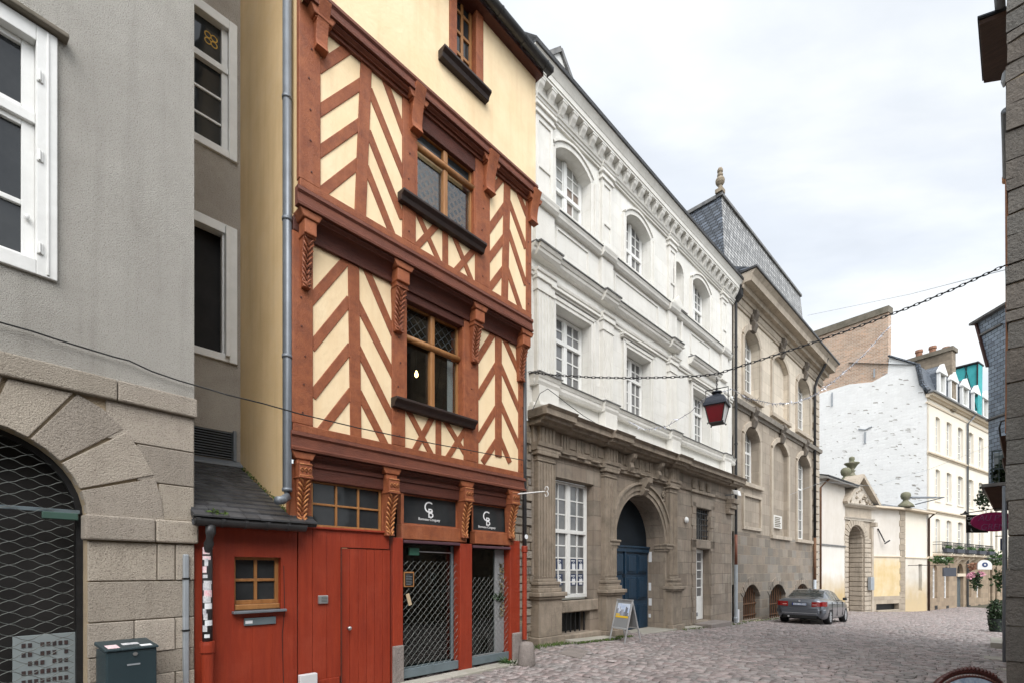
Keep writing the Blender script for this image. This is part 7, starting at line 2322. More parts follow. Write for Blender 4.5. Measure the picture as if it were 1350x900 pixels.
bal, bf, bw_, bz_ = oriel('timber_balcony', 'small balcony on a brown corbelled base with plants behind its rail', 'balcony', 1297, 1328, 642, 670, 8.6, .9, M['brown_wood'])
MB().box(-.03, bw_ * 1.3, -.04, .95, bz_ + .002, bz_ + .06).obj('floor_edge', M['lead_dark'], bal, bevel=.006)
r_ = MB()
xl = bf.s(1307)
zt_ = bf.z(1307, 594)
for z in (bz_ + .06, (bz_ + zt_) / 2, zt_): r_.box(xl, bw_ * 1.3, .05, .07, z - .012, z + .012); r_.box(xl, xl + .02, .07, .9, z - .012, z + .012)
for i in range(6): r_.box(xl + i * .09, xl + i * .09 + .012, .052, .068, bz_ + .06, zt_)
for i in range(8): r_.box(xl + .004, xl + .016, .12 + i * .1, .13 + i * .1, bz_ + .06, zt_)
r_.obj('railing', mat('rail_teal', (.06, .09, .095), rough=.5), bal, bevel=-1)
MB().box(xl + .03, bw_ * 1.3, .35, .37, bz_ + .06, zt_ + .02).obj('glazed_screen', glass_mat('glass_teal', (.05, .075, .08), (.16, .20, .205)), bal, bevel=-1)
MB().leaves((xl + .12, .2, bz_ + .25), .12, .15, .22, 160, .07).obj('balcony_plants', M['leaf_dark'], bal, bevel=-1)
oriel('upper_hood', 'dark brown timber hood higher up beside the stone corner', 'hood', 1318, 1332, 574, 600, 7.4, .5, M['brown_wood'])
oriel('lower_hood', 'small dark timber bracket hood just below the upper hood', 'hood', 1321, 1332, 603, 620, 7.2, .4, M['brown_wood'])
lw_ = MB()
lw_.tube([at(1319, 575, 7.3), at(1317.5, 563, 7.3), at(1320, 555, 7.3), at(1327, 553, 7.2)], .012, 6)
lwo = lw_.obj('lamp_hook', M['iron'], None, bevel=-1); tag(lwo, 'thin black iron hook curving above the upper brown hood', 'hook')

# ---- hanging signs
def ell(cx_, cz_, a, b, n=40): return [(cx_ + a * math.cos(2 * PI * i / n), cz_ + b * math.sin(2 * PI * i / n)) for i in range(n)]
sf = Frame(1312, 7.6, ang=-.12)
sg_ = thing('oval_shop_sign', 'magenta oval shop sign hanging from an iron bar by the stone corner', 'sign', sf)
ozc = sf.z(1312, 687); oa, ob = abs(sf.s(1343)), (sf.z(1312, 674.5) - sf.z(1312, 700)) / 2
MB().prism(ell(0, ozc, oa, ob), 0, .03).obj('sign_board', M['magenta'], sg_, bevel=.006)
lt = mat('sign_lilac', (.30, .10, .22), (.27, .08, .19), rough=.5)
text('sign_lettering', "AU P'TIT", .135, lt, sg_, (0.01, -.003, ozc + .015), shear=.25)
text('sign_lettering', "GRENIER", .135, lt, sg_, (.05, -.003, ozc - .125), shear=.25)
ib = MB()
ib.tube([(sf.s(1266), .0, sf.z(1266, 677)), (sf.s(1300), .0, sf.z(1300, 671.5)), (sf.s(1327), .0, sf.z(1327, 667.5))], .008, 6)
for px in (1301, 1322): ib.tube([(sf.s(px), .015, sf.z(px, 671)), (sf.s(px), .015, ozc + ob * .8)], .005, 5)
ib.tube([(sf.s(1272.5), 0, sf.z(1272.5, 673)), (sf.s(1272.5), 0, sf.z(1272.5, 675)), (sf.s(1272.5), 0, sf.z(1272.5, 677.5))], [.008, .02, .055], 10)
ib.obj('iron_bar', M['iron'], sg_, bevel=-1)
s2f = Frame(1275, 9.5, ang=-.1)
s2 = thing('black_menu_sign', 'square black sign with white writing hanging behind the magenta oval', 'sign', s2f)
MB().box(0, s2f.s(1303), 0, .03, s2f.z(1275, 701.5), s2f.z(1275, 678)).obj('sign_board', M['black'], s2, bevel=.004)
for k, (t_, y_) in enumerate((('CAFE', 684.5), ('THE', 691.5), ('L', 699.5))): text('sign_lettering', t_, .075, M['white_letter'], s2, (.08, -.003, s2f.z(1275, y_)), depth=.001)
s3f = Frame(1289, 17, ang=-.25)
s3 = thing('round_topped_sign', 'white round topped hanging sign with a dark blue roundel', 'sign', s3f)
w_ = s3f.s(1308); zb_, zt_ = s3f.z(1298, 750), s3f.z(1298, 737.5)
MB().prism([(0, zb_), (w_, zb_)] + [(w_ / 2 + w_ / 2 * math.cos(PI * i / 16), zb_ + (zt_ - zb_) * (.45 + .55 * math.sin(PI * i / 16))) for i in range(17)], 0, .05).obj('sign_board', M['white_clean'], s3, bevel=.006)
MB().prism(ell(w_ / 2, zb_ + (zt_ - zb_) * .5, .085, .085, 20), -.006, -.001).obj('blue_crest', mat('crest_blue', (.04, .07, .18), rough=.5), s3, bevel=0)
MB().prism(ell(w_ / 2, zb_ + (zt_ - zb_) * .5, .03, .03, 12), -.009, -.0065).obj('crest_centre', M['white_clean'], s3, bevel=0)
MB().tube([(w_ * .5, .02, zt_ + .05), (w_ + 2.0, .02, zt_ + .05)], .018, 6).obj('arm', M['iron'], s3, bevel=-1)
s4f = Frame(1244, 33.5, ang=.25)
s4 = thing('slate_coloured_sign', 'plain dark grey rectangular sign projecting before the cream house windows', 'sign', s4f)
MB().box(0, s4f.s(1261), 0, .08, s4f.z(1250, 759), s4f.z(1250, 747.5)).obj('sign_board', bpy.data.materials['planter_slate'], s4, bevel=.01)
MB().tube([(s4f.s(1253), .04, s4f.z(1253, 747.5)), (s4f.s(1253), .04, s4f.z(1253, 744)), (s4f.s(1253), 3.0, s4f.z(1253, 744))], .025, 6).obj('arm', M['iron'], s4, bevel=-1)
s5f = Frame(1320, 7.4, ang=-.3)
s5 = thing('small_dark_sign', 'small navy square sign close to the stone corner below the magenta oval', 'sign', s5f)
MB().box(0, s5f.s(1327.5), 0, .03, s5f.z(1320, 725), s5f.z(1320, 709)).obj('sign_board', M['navy'], s5, bevel=.004)
MB().tube([(s5f.s(1313), .01, s5f.z(1313, 706)), (s5f.s(1328), .01, s5f.z(1328, 706))], .007, 5).obj('arm', M['iron'], s5, bevel=-1)
for q in range(3): MB().box(s5f.s(1321.5), s5f.s(1326), -.004, -.001, s5f.z(1320, 714 + q * 4), s5f.z(1320, 713 + q * 4)).obj('lettering', M['paper'], s5, bevel=-1)

# ---- plants
def plant(name, label, c, r, n, size, mats, cat='plant', group=None):
    o = MB().leaves(c, r[0], r[1], r[2], n, size).obj(name, mats[0], None, bevel=-1)
    tag(o, label, cat, group)
    for m_ in mats[1:]:
        MB().leaves(c, r[0] * .9, r[1] * .9, r[2] * .9, n // 3, size * .7).obj('blossom', m_, o, bevel=-1)
    return o
pot = on_ground(1314, 832)
pl0 = thing('potted_shrub', 'dark green shrub in a tub beside the steps of the stone corner', 'potted plant', loc=pot)
MB().lathe(0, 0, [(.20, 0), (.26, .45), (.28, .5), (.25, .5)], 14).obj('tub', mat('tub_black', (.025, .032, .03), rough=.6), pl0, smooth=False, bevel=-1)
MB().leaves((-.02, 0, .78), .26, .26, .45, 900, .09).obj('foliage', M['leaf_dark'], pl0, bevel=-1)
MB().leaves((-.12, -.05, .3), .22, .2, .32, 260, .08).obj('trailing_foliage', M['leaf_dark'], pl0, bevel=-1)
plant('window_plants', 'white flowering plant spilling above the cream house ground floor window', at(1241, 738, 35.5), (.75, .3, .22), 260, .2, (M['leaf'], M['flower_white']))
plant('window_plants', 'white flowering plant nearest the bend, beside the round topped sign', at(1314, 737, 20), (.25, .3, .28), 220, .12, (M['leaf'], M['flower_white']))
plant('hanging_plant', 'leafy climber above the magenta sign at the edge of the balcony', at(1296, 657, 14), (.12, .15, .35), 170, .09, (M['leaf_dark'],))
plant('hanging_plant', 'green climber low on the wall beside the stone corner', at(1320, 763, 13), (.16, .2, .3), 170, .09, (M['leaf'],))
hb = plant('hanging_basket', 'pair of dark trailing plants with pink flowers on the cream house front', at(1287, 766, 36), (.32, .3, .65), 220, .2, (M['leaf_dark'], ))
plant('pink_flowers', 'pink flower ball left of the dark trailing plant', at(1280.5, 758, 36), (.24, .2, .22), 90, .16, (M['flower_pink'],), 'flowers')
plant('pink_flowers', 'pink flower ball right of the dark trailing plant', at(1293, 757.5, 36), (.24, .2, .28), 90, .16, (M['flower_pink'],), 'flowers')
plant('orange_basket', 'orange brown hanging basket between the pink flowers and balcony', at(1282, 746.5, 36.2), (.3, .25, .3), 120, .18, (M['terracotta'],), 'basket')
# ---- steps, slab, drain grating
def gblock(name, label, cat, px0, px1, pyb, length, h, m, rz=0.0, kind=None):
    a, b = on_ground(px0, pyb), on_ground(px1, pyb)
    w_ = (b - a).length
    o = MB().box(0, w_, 0, length, -.15, h).obj(name, m, None, bevel=.012)
    o.location = a; o.rotation_euler = (0, 0, rz)
    if kind: o['kind'] = kind
    else: tag(o, label, cat)
    return o
gblock('stone_step', 'mossy block step with a pale top at the foot of the stone corner', 'step', 1305.5, 1330, 853.5, 1.5, .15, M['kerb'], -PI / 4)
gblock('paving_slab', '', '', 1297, 1332, 868, .5, .02, M['kerb'], -PI / 4, 'structure')
dg = gblock('drain_cover', 'slotted stone drain cover set in the paving by the corner', 'drain', 1313, 1332, 881.5, .12, .012, M['kerb'], -PI / 4)
ds = MB()
for q in range(4): ds.box(.012 + q * .022, .022 + q * .022, .02, .10, .0125, .0135)
ds.obj('slot', M['black'], dg, bevel=-1)
sp0 = [on_ground(*p) for p in ((737, 861), (752, 853), (776, 858), (766, 868))]
for k_ in range(4): sp0[k_].z += .004
iso = MB().hexa([(p.x, p.y, p.z - .1) for p in sp0] + [(p.x, p.y, p.z + .012) for p in sp0]).obj('sunk_slab', M['stone_grey'], None, bevel=.01); iso['kind'] = 'structure'
# ---- carved chair standing at the bottom right
ch_ = at(1277, 884, 3.35)
chr_ = thing('carved_armchair', 'carved mahogany chair with an oval brocade back, only its top in view', 'chair', loc=(ch_.x, ch_.y, 0))
zc = ch_.z - .19
a_, b_ = .262, .19
fm = MB()
n = 48
pts = [(a_ * math.cos(2 * PI * i / n), 0, zc + b_ * math.sin(2 * PI * i / n)) for i in range(n + 1)]
fm.tube(pts, .020, 8, cap=False)
pts = [((a_ - .035) * math.cos(2 * PI * i / n), -.012, zc + (b_ - .035) * math.sin(2 * PI * i / n)) for i in range(n + 1)]
fm.tube(pts, .010, 6, cap=False)
for k in range(15):
    t = PI / 2 + (k - 7) * .105
    p = Vector((a_ * math.cos(t), -.004, zc + b_ * math.sin(t)))
    fm.tube([p + Vector((-.018, 0, -.004)), p + Vector((0, -.008, .016 + .010 * (1 - abs(k - 7) / 7))), p + Vector((.018, 0, -.004))], [.009, .014, .008], 6)
fm.obj('back_frame', M['mahogany'], chr_, smooth=True, bevel=-1)
bd = MB()
for i in range(70):
    t = 2 * PI * i / 70
    bd.lathe((a_ - .022) * math.cos(t), -.018, [(.001, -.004), (.004, 0), (.001, .004)], 5)
    for v in range(len(bd.V) - 15, len(bd.V)): bd.V[v] = (bd.V[v][0], bd.V[v][1], bd.V[v][2] + zc + (b_ - .022) * math.sin(t))
bd.obj('beading', mat('beading', (.30, .12, .08), (.2, .08, .05), rough=.35), chr_, bevel=-1)
MB().prism(ell(0, zc, a_ - .04, b_ - .04, 40), -.02, .01).obj('back_upholstery', M['brocade'], chr_, bevel=.008)
MB().box(-.27, .27, -.52, -.04, .40, .48).obj('seat', M['brocade'], chr_, bevel=.03)
MB().box(-.28, .28, -.53, -.03, .34, .40).obj('seat_rail', M['mahogany'], chr_, bevel=.01)
for sx, sy in ((-.25, -.5), (.25, -.5), (-.25, -.05), (.25, -.05)):
    MB().lathe(sx, sy, [(.014, 0), (.02, .05), (.026, .25), (.03, .36)], 10).obj('leg', M['mahogany'], chr_, smooth=True, bevel=-1)
for sx in (-.2, .2): MB().tube([(sx, -.03, .36), (sx * 1.0, 0, zc - b_ * .6)], .018, 8).obj('back_support', M['mahogany'], chr_, bevel=-1)

# ================================================================== car
def make_car():
    RR = on_ground(1087, 824)
    f = (.7071, .7071); lft = (-.7071, .7071)
    HW = .905; LEN = 4.52
    org = Vector((RR.x + lft[0] * HW, RR.y + lft[1] * HW, RR.z))
    car = thing('parked_car', 'grey saloon car parked by the beige mansion, seen from behind', 'car', loc=org)
    car.scale = (1.04, 1.04, 1.04)
    car.rotation_euler = (0, math.atan(.0352), PI / 4)
    import bisect
    def interp(tab, x):
        xs = [t[0] for t in tab]
        i = max(1, min(len(tab) - 1, bisect.bisect_left(xs, x)))
        a, b = tab[i - 1], tab[i]
        t = (x - a[0]) / (b[0] - a[0]) if b[0] > a[0] else 0
        t = max(0, min(1, t)); t2 = t * t * (3 - 2 * t) * .5 + t * .5
        return a[1] + (b[1] - a[1]) * t2
    top = [(0, .92), (.04, .99), (.12, 1.035), (.62, 1.06), (.80, 1.09), (1.18, 1.285), (1.45, 1.385), (1.75, 1.42), (2.1, 1.425), (2.5, 1.40), (2.8, 1.34), (3.2, 1.13), (3.45, .99), (3.7, .945), (4.1, .87), (4.38, .76), (4.5, .62), (4.52, .55)]
    belt = [(0, .86), (.1, .93), (.6, .965), (1.0, .965), (2.5, .93), (3.3, .90), (3.7, .87), (4.1, .80), (4.4, .70), (4.52, .52)]
    hw = [(0, .70), (.03, .77), (.15, .85), (.5, .895), (1.5, .905), (3.3, .905), (3.9, .885), (4.25, .82), (4.45, .70), (4.52, .58)]
    rhw = [(0, .62), (.6, .66), (.85, .66), (1.2, .60), (1.6, .575), (2.6, .58), (3.2, .66), (3.5, .70), (4.52, .52)]
    bot = [(0, .36), (.1, .26), (.4, .2), (4.1, .2), (4.4, .22), (4.52, .3)]
    n = 90
    V, Fb, Fg = [], [], []
    J = 15
    xsx = []
    for i in range(n + 1):
        x = LEN * (i / n) ** 1.0
        if i < 10: x = LEN * i / n * (.35 + .65 * i / 10)
        xsx.append(x)
    for x in xsx:
        zt, zb, w, rw, b0 = interp(top, x), interp(belt, x), interp(hw, x), interp(rhw, x), interp(bot, x)
        zb = min(zb, zt - .03); rw = min(rw, w - .05)
        glassy = zt - zb > .12
        ze = zt - .035 if glassy else zt - .012      # roof edge height
        sec = [(w * .86, b0), (w * .95, b0 + .05), (w * .985, b0 + .16), (w * .995, .48 if .48 < zb - .2 else (b0 + zb) / 2), (w, .60 if .6 < zb - .15 else (b0 + zb * 2) / 3), (w * .992, zb - .09), (w * .975, zb - .03), (w * .945, zb),
               (w * .925, zb + .012), (w * .925 + (rw - w * .925) * .5, zb + (ze - zb) * .5), (rw + .02, ze - .02), (rw - .02, ze), (rw * .75, zt - .010 if glassy else zt - .004), (rw * .4, zt - .002), (0, zt)]
        V += [(x, -y, z) for y, z in sec] + [(x, y, z) for y, z in sec]
    S = 2 * J
    wheels = [(.92, .315), (3.68, .315)]
    for i in range(n):
        xm = (xsx[i] + xsx[i + 1]) / 2
        zt, zb = interp(top, xm), interp(belt, xm)
        for j in range(J - 1):
            a, b, c, d = i * S + j, (i + 1) * S + j, (i + 1) * S + j + 1, i * S + j + 1
            cz = sum(V[k][2] for k in (a, b, c, d)) / 4
            if j < 6 and any((xm - wx) ** 2 + (cz - .315) ** 2 < .36 ** 2 for wx, _ in wheels): continue
            side_glass = (8 <= j <= 9) and 1.02 < xm < 3.05 and not (1.92 < xm < 2.02) and not xm < 1.02 + (cz - .95) * .9 and not xm > 3.18 - (cz - .92) * 1.15
            rear_glass = j >= 11 and .82 < xm < 1.42
            front_glass = j >= 11 and 2.75 < xm < 3.42
            q1 = (a, b, c, d); q2 = tuple(reversed((a + J, b + J, c + J, d + J)))
            (Fg if side_glass or rear_glass or front_glass else Fb).extend([q1, q2])
    # rear cap
    for j in range(J - 1):
        Fb.append((j, j + 1, j + 1 + J, j + J))
    for j in range(J - 1):
        k = n * S; Fb.append((k + j + J, k + j + 1 + J, k + j + 1, k + j))
    b = MB(); b.V, b.F = list(V), Fb
    bo = b.obj('body', M['car_paint'], car, smooth=True, bevel=-1)
    bm = bmesh.new(); bm.from_mesh(bo.data)
    bmesh.ops.remove_doubles(bm, verts=bm.verts, dist=.0005); bmesh.ops.recalc_face_normals(bm, faces=bm.faces)
    bmesh.ops.delete(bm, geom=[v for v in bm.verts if not v.link_faces], context='VERTS'); bm.to_mesh(bo.data); bm.free()
    g = MB(); g.V, g.F = list(V), Fg
    go = g.obj('windows', M['car_glass'], car, smooth=True, bevel=-1)
    bm = bmesh.new(); bm.from_mesh(go.data)
    bmesh.ops.delete(bm, geom=[v for v in bm.verts if not v.link_faces], context='VERTS'); bmesh.ops.remove_doubles(bm, verts=bm.verts, dist=.0005); bmesh.ops.recalc_face_normals(bm, faces=bm.faces); bm.to_mesh(go.data); bm.free()
    MB().box(.25, 4.3, -.70, .70, .20, .34).obj('underbody', M['black'], car, bevel=-1)
    wb = MB()
    for wx, _ in wheels: wb.box(wx - .40, wx + .40, -.80, .80, .30, .66)
    wb.obj('wheel_housing', M['black'], car, bevel=-1)
    for wx, r in wheels:
        for sg in (-1, 1):
            m = MB()
            pr = [(.22, -.11), (.30, -.115), (.315, -.09), (.318, 0), (.315, .09), (.30, .115), (.22, .11)]
            nn_ = 28
            for (rr, yy) in pr:
                for k in range(nn_):
                    a = 2 * PI * k / nn_; m.V.append((rr * math.cos(a), yy, rr * math.sin(a)))
            for i in range(len(pr) - 1):
                for k in range(nn_): m.F.append((i * nn_ + k, i * nn_ + (k + 1) % nn_, (i + 1) * nn_ + (k + 1) % nn_, (i + 1) * nn_ + k))
            wo = m.obj('wheel', M['rubber'], car, smooth=True, bevel=-1); wo.location = (wx, sg * .785, .315)
            rm = MB()
            rm.ring(0, 0, .19, .225, 0, 2 * PI, -.10 if sg < 0 else .06, -.06 if sg < 0 else .10, 24)
            for k in range(10):
                a = 2 * PI * k / 10; rm.bar((.03 * math.cos(a), .03 * math.sin(a)), (.20 * math.cos(a), .20 * math.sin(a)), .028, -.105 if sg < 0 else .075, -.075 if sg < 0 else .105)
            rm.ring(0, 0, .0, .05, 0, 2 * PI, -.108 if sg < 0 else .07, -.07 if sg < 0 else .108, 12)
            rm.obj('rim', M['alu'], wo, bevel=-1)
            MB().ring(0, 0, 0, .21, 0, 2 * PI, -.03, .03, 20).obj('brake_disc', M['iron'], wo, bevel=-1)
    # rear lamps wrapping round the corner
    for sg in (-1, 1):
        t = MB()
        P = []
        for z in (.72, .90):
            row = []
            for (x, y) in ((-.006, .42), (-.014, .58), (.0, .70), (.035, .785), (.14, .862), (.30, .893)):
                row.append((x - .012, sg * (y + .008), z - (.02 if (z < .8 and y < .5) else 0) + (.015 if y > .7 else 0)))
            P.append(row)
        m6 = 6
        vs = P[0] + P[1] + [(p[0] + .06, p[1] * .93, p[2]) for p in P[0]] + [(p[0] + .06, p[1] * .93, p[2]) for p in P[1]]
        fs_ = [(i, i + 1, m6 + i + 1, m6 + i) for i in range(5)] + [(m6 + i, m6 + i + 1, 3 * m6 + i + 1, 3 * m6 + i) for i in range(5)] + [(2 * m6 + i, 2 * m6 + i + 1, i + 1, i) for i in range(5)] + [(0, m6, 3 * m6, 2 * m6), (5, 5 + m6, 5 + 3 * m6, 5 + 2 * m6)]
        t.add(vs, fs_)
        to = t.obj('tail_lamp', M['tail_red'], car, bevel=0)
        MB().box(-.034, -.012, sg * .46, sg * .60, .775, .805).obj('reverse_lens', mat('lens_pale', (.62, .35, .33), rough=.2) if 'lens_pale' not in bpy.data.materials else bpy.data.materials['lens_pale'], to, bevel=-1)
    # number plate, bumper line, exhaust, emblem, mirrors, door seams, aerial
    pl_ = MB().box(-.028, .03, -.27, .27, .735, .86).obj('plate_recess', M['black'], car, bevel=-1)
    MB().box(-.036, -.029, -.255, .255, .75, .845).obj('plate_board', mat('plate_blue', (.26, .31, .42), (.22, .27, .38), rough=.5), pl_, bevel=-1)
    text('plate_lettering', 'CX-801-HZ', .088, M['white_letter'], pl_, (-.038, 0, .768), rot=(PI / 2, 0, -PI / 2), depth=.001)
    MB().box(-.0365, -.0362, .215, .255, .75, .845).obj('plate_band', mat('euro_blue', (.03, .06, .25), rough=.5), pl_, bevel=-1)
    bpm = MB()
    for (z0, z1, o, w_) in ((.36, .44, .035, .74), (.44, .60, .045, .80), (.60, .645, .035, .78)): 
        bpm.hexa([(-o, -w_ * .8, z0), (.16, -w_ - .10, z0), (.16, w_ + .10, z0), (-o, w_ * .8, z0), (-o - .005, -w_ * .8, z1), (.16, -w_ - .10, z1), (.16, w_ + .10, z1), (-o - .005, w_ * .8, z1)])
    bpm.obj('rear_bumper', M['car_paint'], car, bevel=.02)
    MB().box(-.052, -.03, -.62, .62, .44, .452).obj('bumper_seam', M['alu'], car, bevel=-1)
    MB().box(-.03, .12, -.58, .58, .24, .37).obj('diffuser', M['black'], car, bevel=.02)
    for y in (.38,): MB().tube([(-.06, y, .30), (.2, y, .30)], .035, 12).obj('exhaust', M['alu'], car, bevel=-1)
    MB().ring(0, .925, 0, .036, 0, 2 * PI, -.03, -.01, 16).obj('emblem', M['alu'], car, bevel=-1).rotation_euler = (0, 0, -PI / 2)
    for sg in (-1, 1):
        MB().hexa([(2.78, sg * .93, .96), (2.95, sg * .93, .98), (2.95, sg * 1.08, .99), (2.80, sg * 1.08, .97), (2.78, sg * .93, 1.09), (2.93, sg * .93, 1.08), (2.90, sg * 1.07, 1.07), (2.80, sg * 1.07, 1.09)]).obj('door_mirror', M['black'], car, bevel=.03)
        sm = MB()
        for x in (1.10, 1.97, 2.98): sm.box(x - .006, x + .006, sg * .80, sg * .9095, .34, .90)
        sm.box(.5, 3.4, sg * .80, sg * .9096, .795, .803)
        sm.obj('door_seams', M['black'], car, bevel=-1)
        for x in (1.35, 2.22): MB().box(x, x + .18, sg * .905, sg * .928, .80, .83).obj('door_handle', M['car_paint'], car, bevel=.008)
        MB().box(1.0, 3.25, sg * .84, sg * .862, .948, .962).obj('window_trim', M['black'], car, bevel=-1)
    MB().hexa([(1.5, -.02, 1.39), (1.62, -.035, 1.40), (1.62, .035, 1.40), (1.5, .02, 1.39), (1.5, -.005, 1.45), (1.60, -.01, 1.43), (1.60, .01, 1.43), (1.5, .005, 1.45)]).obj('roof_aerial', M['black'], car, bevel=-1)
    MB().box(.5, .78, -.012, .012, 0, .1) if 0 else None
    for sg in (-1, 1): MB().box(1.55, 2.0, sg * .34 - .12, sg * .34 + .12, .95, 1.22).obj('head_rest', M['black'], car, bevel=.04)
make_car()

# ================================================================== pavement board
La, Ra, Ba = on_ground(802.5, 843.5), on_ground(823.5, 847), on_ground(840.5, 845)
ux = (Ra - La); Wd = ux.length; ux.normalize()
bk_ = (Ba - Ra); bd_ = bk_.length; bk_ -= ux * bk_.dot(ux); bk_.normalize()
abd = thing('pavement_board', 'aluminium A-frame pavement board with a town poster in front of the blue gate', 'sign', loc=La)
abd.rotation_euler = (0, 0, math.atan2(ux.y, ux.x))
Hb, Db = 1.06, min(bd_, .62)
def lean(m, x0, x1, t0, t1, front=True, th=.025, off=0.0):
    """slab on the leaning front (or back) leaf; t along its height 0..1"""
    def P(x, t, o):
        y = (Db / 2) * t if front else Db - (Db / 2) * t
        sgn = -1 if front else 1
        return (x, y + sgn * (o + off), Hb * t)
    m.hexa([P(x0, t0, 0), P(x1, t0, 0), P(x1, t0, -th), P(x0, t0, -th), P(x0, t1, 0), P(x1, t1, 0), P(x1, t1, -th), P(x0, t1, -th)] if front else [P(x0, t0, -th), P(x1, t0, -th), P(x1, t0, 0), P(x0, t0, 0), P(x0, t1, -th), P(x1, t1, -th), P(x1, t1, 0), P(x0, t1, 0)])
    return m
for frt in (True, False):
    m = MB()
    lean(m, 0, .035, 0, 1, frt); lean(m, Wd - .035, Wd, 0, 1, frt); lean(m, .035, Wd - .035, .955, 1, frt); lean(m, .035, Wd - .035, .30, .335, frt)
    o = m.obj('front_leaf' if frt else 'rear_leaf', M['alu'], abd, bevel=.004)
    lean(MB(), .03, Wd - .03, .33, .96, frt, .008, -.008).obj('panel', M['panel_grey'], o, bevel=-1)
    if frt:
        rr = random.Random(3)
        x0, x1 = .07, Wd - .06
        lean(MB(), x0, x1, .62, .90, True, .001, -.006).obj('poster_sky', mat('poster_sky', (.42, .52, .72), (.70, .74, .80), ns=6, rough=.4), o, bevel=-1)
        b = MB()
        x = x0
        while x < x1 - .02:
            w_ = rr.uniform(.02, .055); e = min(x + w_, x1)
            lean(b, x, e - .002, .60, rr.uniform(.68, .85), True, .001, -.0045); x = e
        b.obj('poster_houses', mat('poster_houses', (.34, .36, .42), (.16, .17, .20), ns=30, rough=.4, isl=.5), o, bevel=-1)
        lean(MB(), x0, x1, .565, .61, True, .001, -.003).obj('poster_band', M['yellow'], o, bevel=-1)
        lean(MB(), x0, x0 + .14, .625, .655, True, .001, -.003).obj('poster_band', M['yellow'], o, bevel=-1)
# ================================================================== chain with lantern, garland, cable
chA, chB = T.world(s1 - .02, -o1 - .05, T.z(697, 490, .15)), at(1321, 352, 6.6)
dirc = Vector((chB.x - chA.x, chB.y - chA.y, 0))
def on_chain_plane(px, py):
    r = (px - CX) / FPX
    t = (r * chA.y - chA.x) / (dirc.x - r * dirc.y)
    Y = chA.y + dirc.y * t
    return Vector((r * Y, Y, EYE - (py - CY) / FPX * Y))
cp = [on_chain_plane(*p) for p in ((697, 490), (730, 494), (780, 497), (830, 498), (880, 497), (925, 495), (945, 492.5), (1000, 475), (1060, 455.5), (1120, 435), (1200, 405), (1260, 380), (1320, 352.5), (1332, 347))]
def polyline(pts, step):
    out, acc = [pts[0]], 0
    for a, b in zip(pts, pts[1:]):
        L_ = (b - a).length; d = step - acc
        while d < L_:
            out.append(a + (b - a) * d / L_); d += step
        acc = L_ - (d - step)
    return out
lk_ = polyline(cp, .068)
ch = MB()
for i in range(len(lk_) - 1):
    a, b = lk_[i], lk_[i + 1]
    d = (b - a).normalized(); m = (a + b) / 2
    s_ = d.cross(Vector((0, 0, 1))).normalized()
    q = s_ if i % 2 else s_.cross(d)
    pts = []
    for k in range(11):
        t = 2 * PI * k / 10
        pts.append(m + d * (.048 * math.cos(t)) + q * (.017 * math.sin(t)))
    ch.tube(pts, .006, 5, cap=False)
cho_ = ch.obj('street_chain', M['iron'], None, bevel=-1)
tag(cho_, 'black iron chain strung across the street carrying the red lantern', 'chain')
LP = on_chain_plane(945, 493.5)
def lz_(py): return EYE - (py - CY) / FPX * LP.y
pxm = LP.y / FPX
lan = thing('red_lantern', 'black street lantern with red glass hanging from the chain', 'lantern', loc=(LP.x, LP.y, lz_(558)))
lan.rotation_euler = (0, 0, -.62)
z0 = lz_(558)
zl = lambda py: lz_(py) - z0
ct = MB()
for k in range(7):
    za, zb = zl(497) - k * .034, zl(497) - (k + 1) * .034
    zm_ = (za + zb) / 2
    q = Vector((1, 0, 0)) if k % 2 else Vector((0, 1, 0))
    ct.tube([Vector((0, 0, zm_)) + Vector((0, 0, .024 * math.cos(2 * PI * j / 10))) + q * .012 * math.sin(2 * PI * j / 10) for j in range(11)], .005, 5, cap=False)
ct.obj('hanging_chain', M['iron'], lan, bevel=-1)
hw_t, hw_b, hw_r = 12.3 * pxm, 8.0 * pxm, 14.5 * pxm
hf_ = MB()
zr_, zb_ = zl(512), zl(533)
hx = 14.0 * pxm
hf_.tube([(-hx, 0, zb_ - .02), (-hx, 0, zr_), (hx, 0, zr_), (hx, 0, zb_ - .02)], .009, 6)
hf_.obj('hanger_frame', M['iron'], lan, bevel=-1)
def frustum(w0, w1, z0_, z1_):
    return [(-w0, -w0, z0_), (w0, -w0, z0_), (w0, w0, z0_), (-w0, w0, z0_), (-w1, -w1, z1_), (w1, -w1, z1_), (w1, w1, z1_), (-w1, w1, z1_)]
rfm_ = MB()
lead_bl = mat('lantern_top', (.035, .04, .052), (.025, .03, .04), ns=6, rough=.4, metal=.3)
rfm_.hexa(frustum(hw_r, hw_r * .98, zl(535.5), zl(531.5)))
rfm_.hexa(frustum(hw_r * .92, hw_r * .78, zl(531.4), zl(525)))
rfm_.hexa(frustum(hw_r * .78, hw_r * .32, zl(524.9), zl(520.5)))
rfm_.lathe(0, 0, [(.05, zl(521)), (.045, zl(518.5)), (.085, zl(517.5)), (.08, zl(516)), (.02, zl(514.5))], 14)
rfm_.obj('lantern_roof', lead_bl, lan, bevel=.006)
fr = MB()
zA_, zB_ = zl(557), zl(535.6)
for sx, sy in ((-1, -1), (1, -1), (1, 1), (-1, 1)):
    fr.tube([(sx * hw_b, sy * hw_b, zA_), (sx * hw_t, sy * hw_t, zB_)], .009, 6)
    fr.lathe(sx * hw_b * 1.15, sy * hw_b * 1.15, [(.004, zA_ - .03), (.014, zA_ - .015), (.008, zA_)], 8)
fr.hexa(frustum(hw_b * 1.06, hw_b * 1.06, zA_ - .012, zA_))
fr.obj('lantern_frame', M['iron'], lan, bevel=-1)
g_ = .985
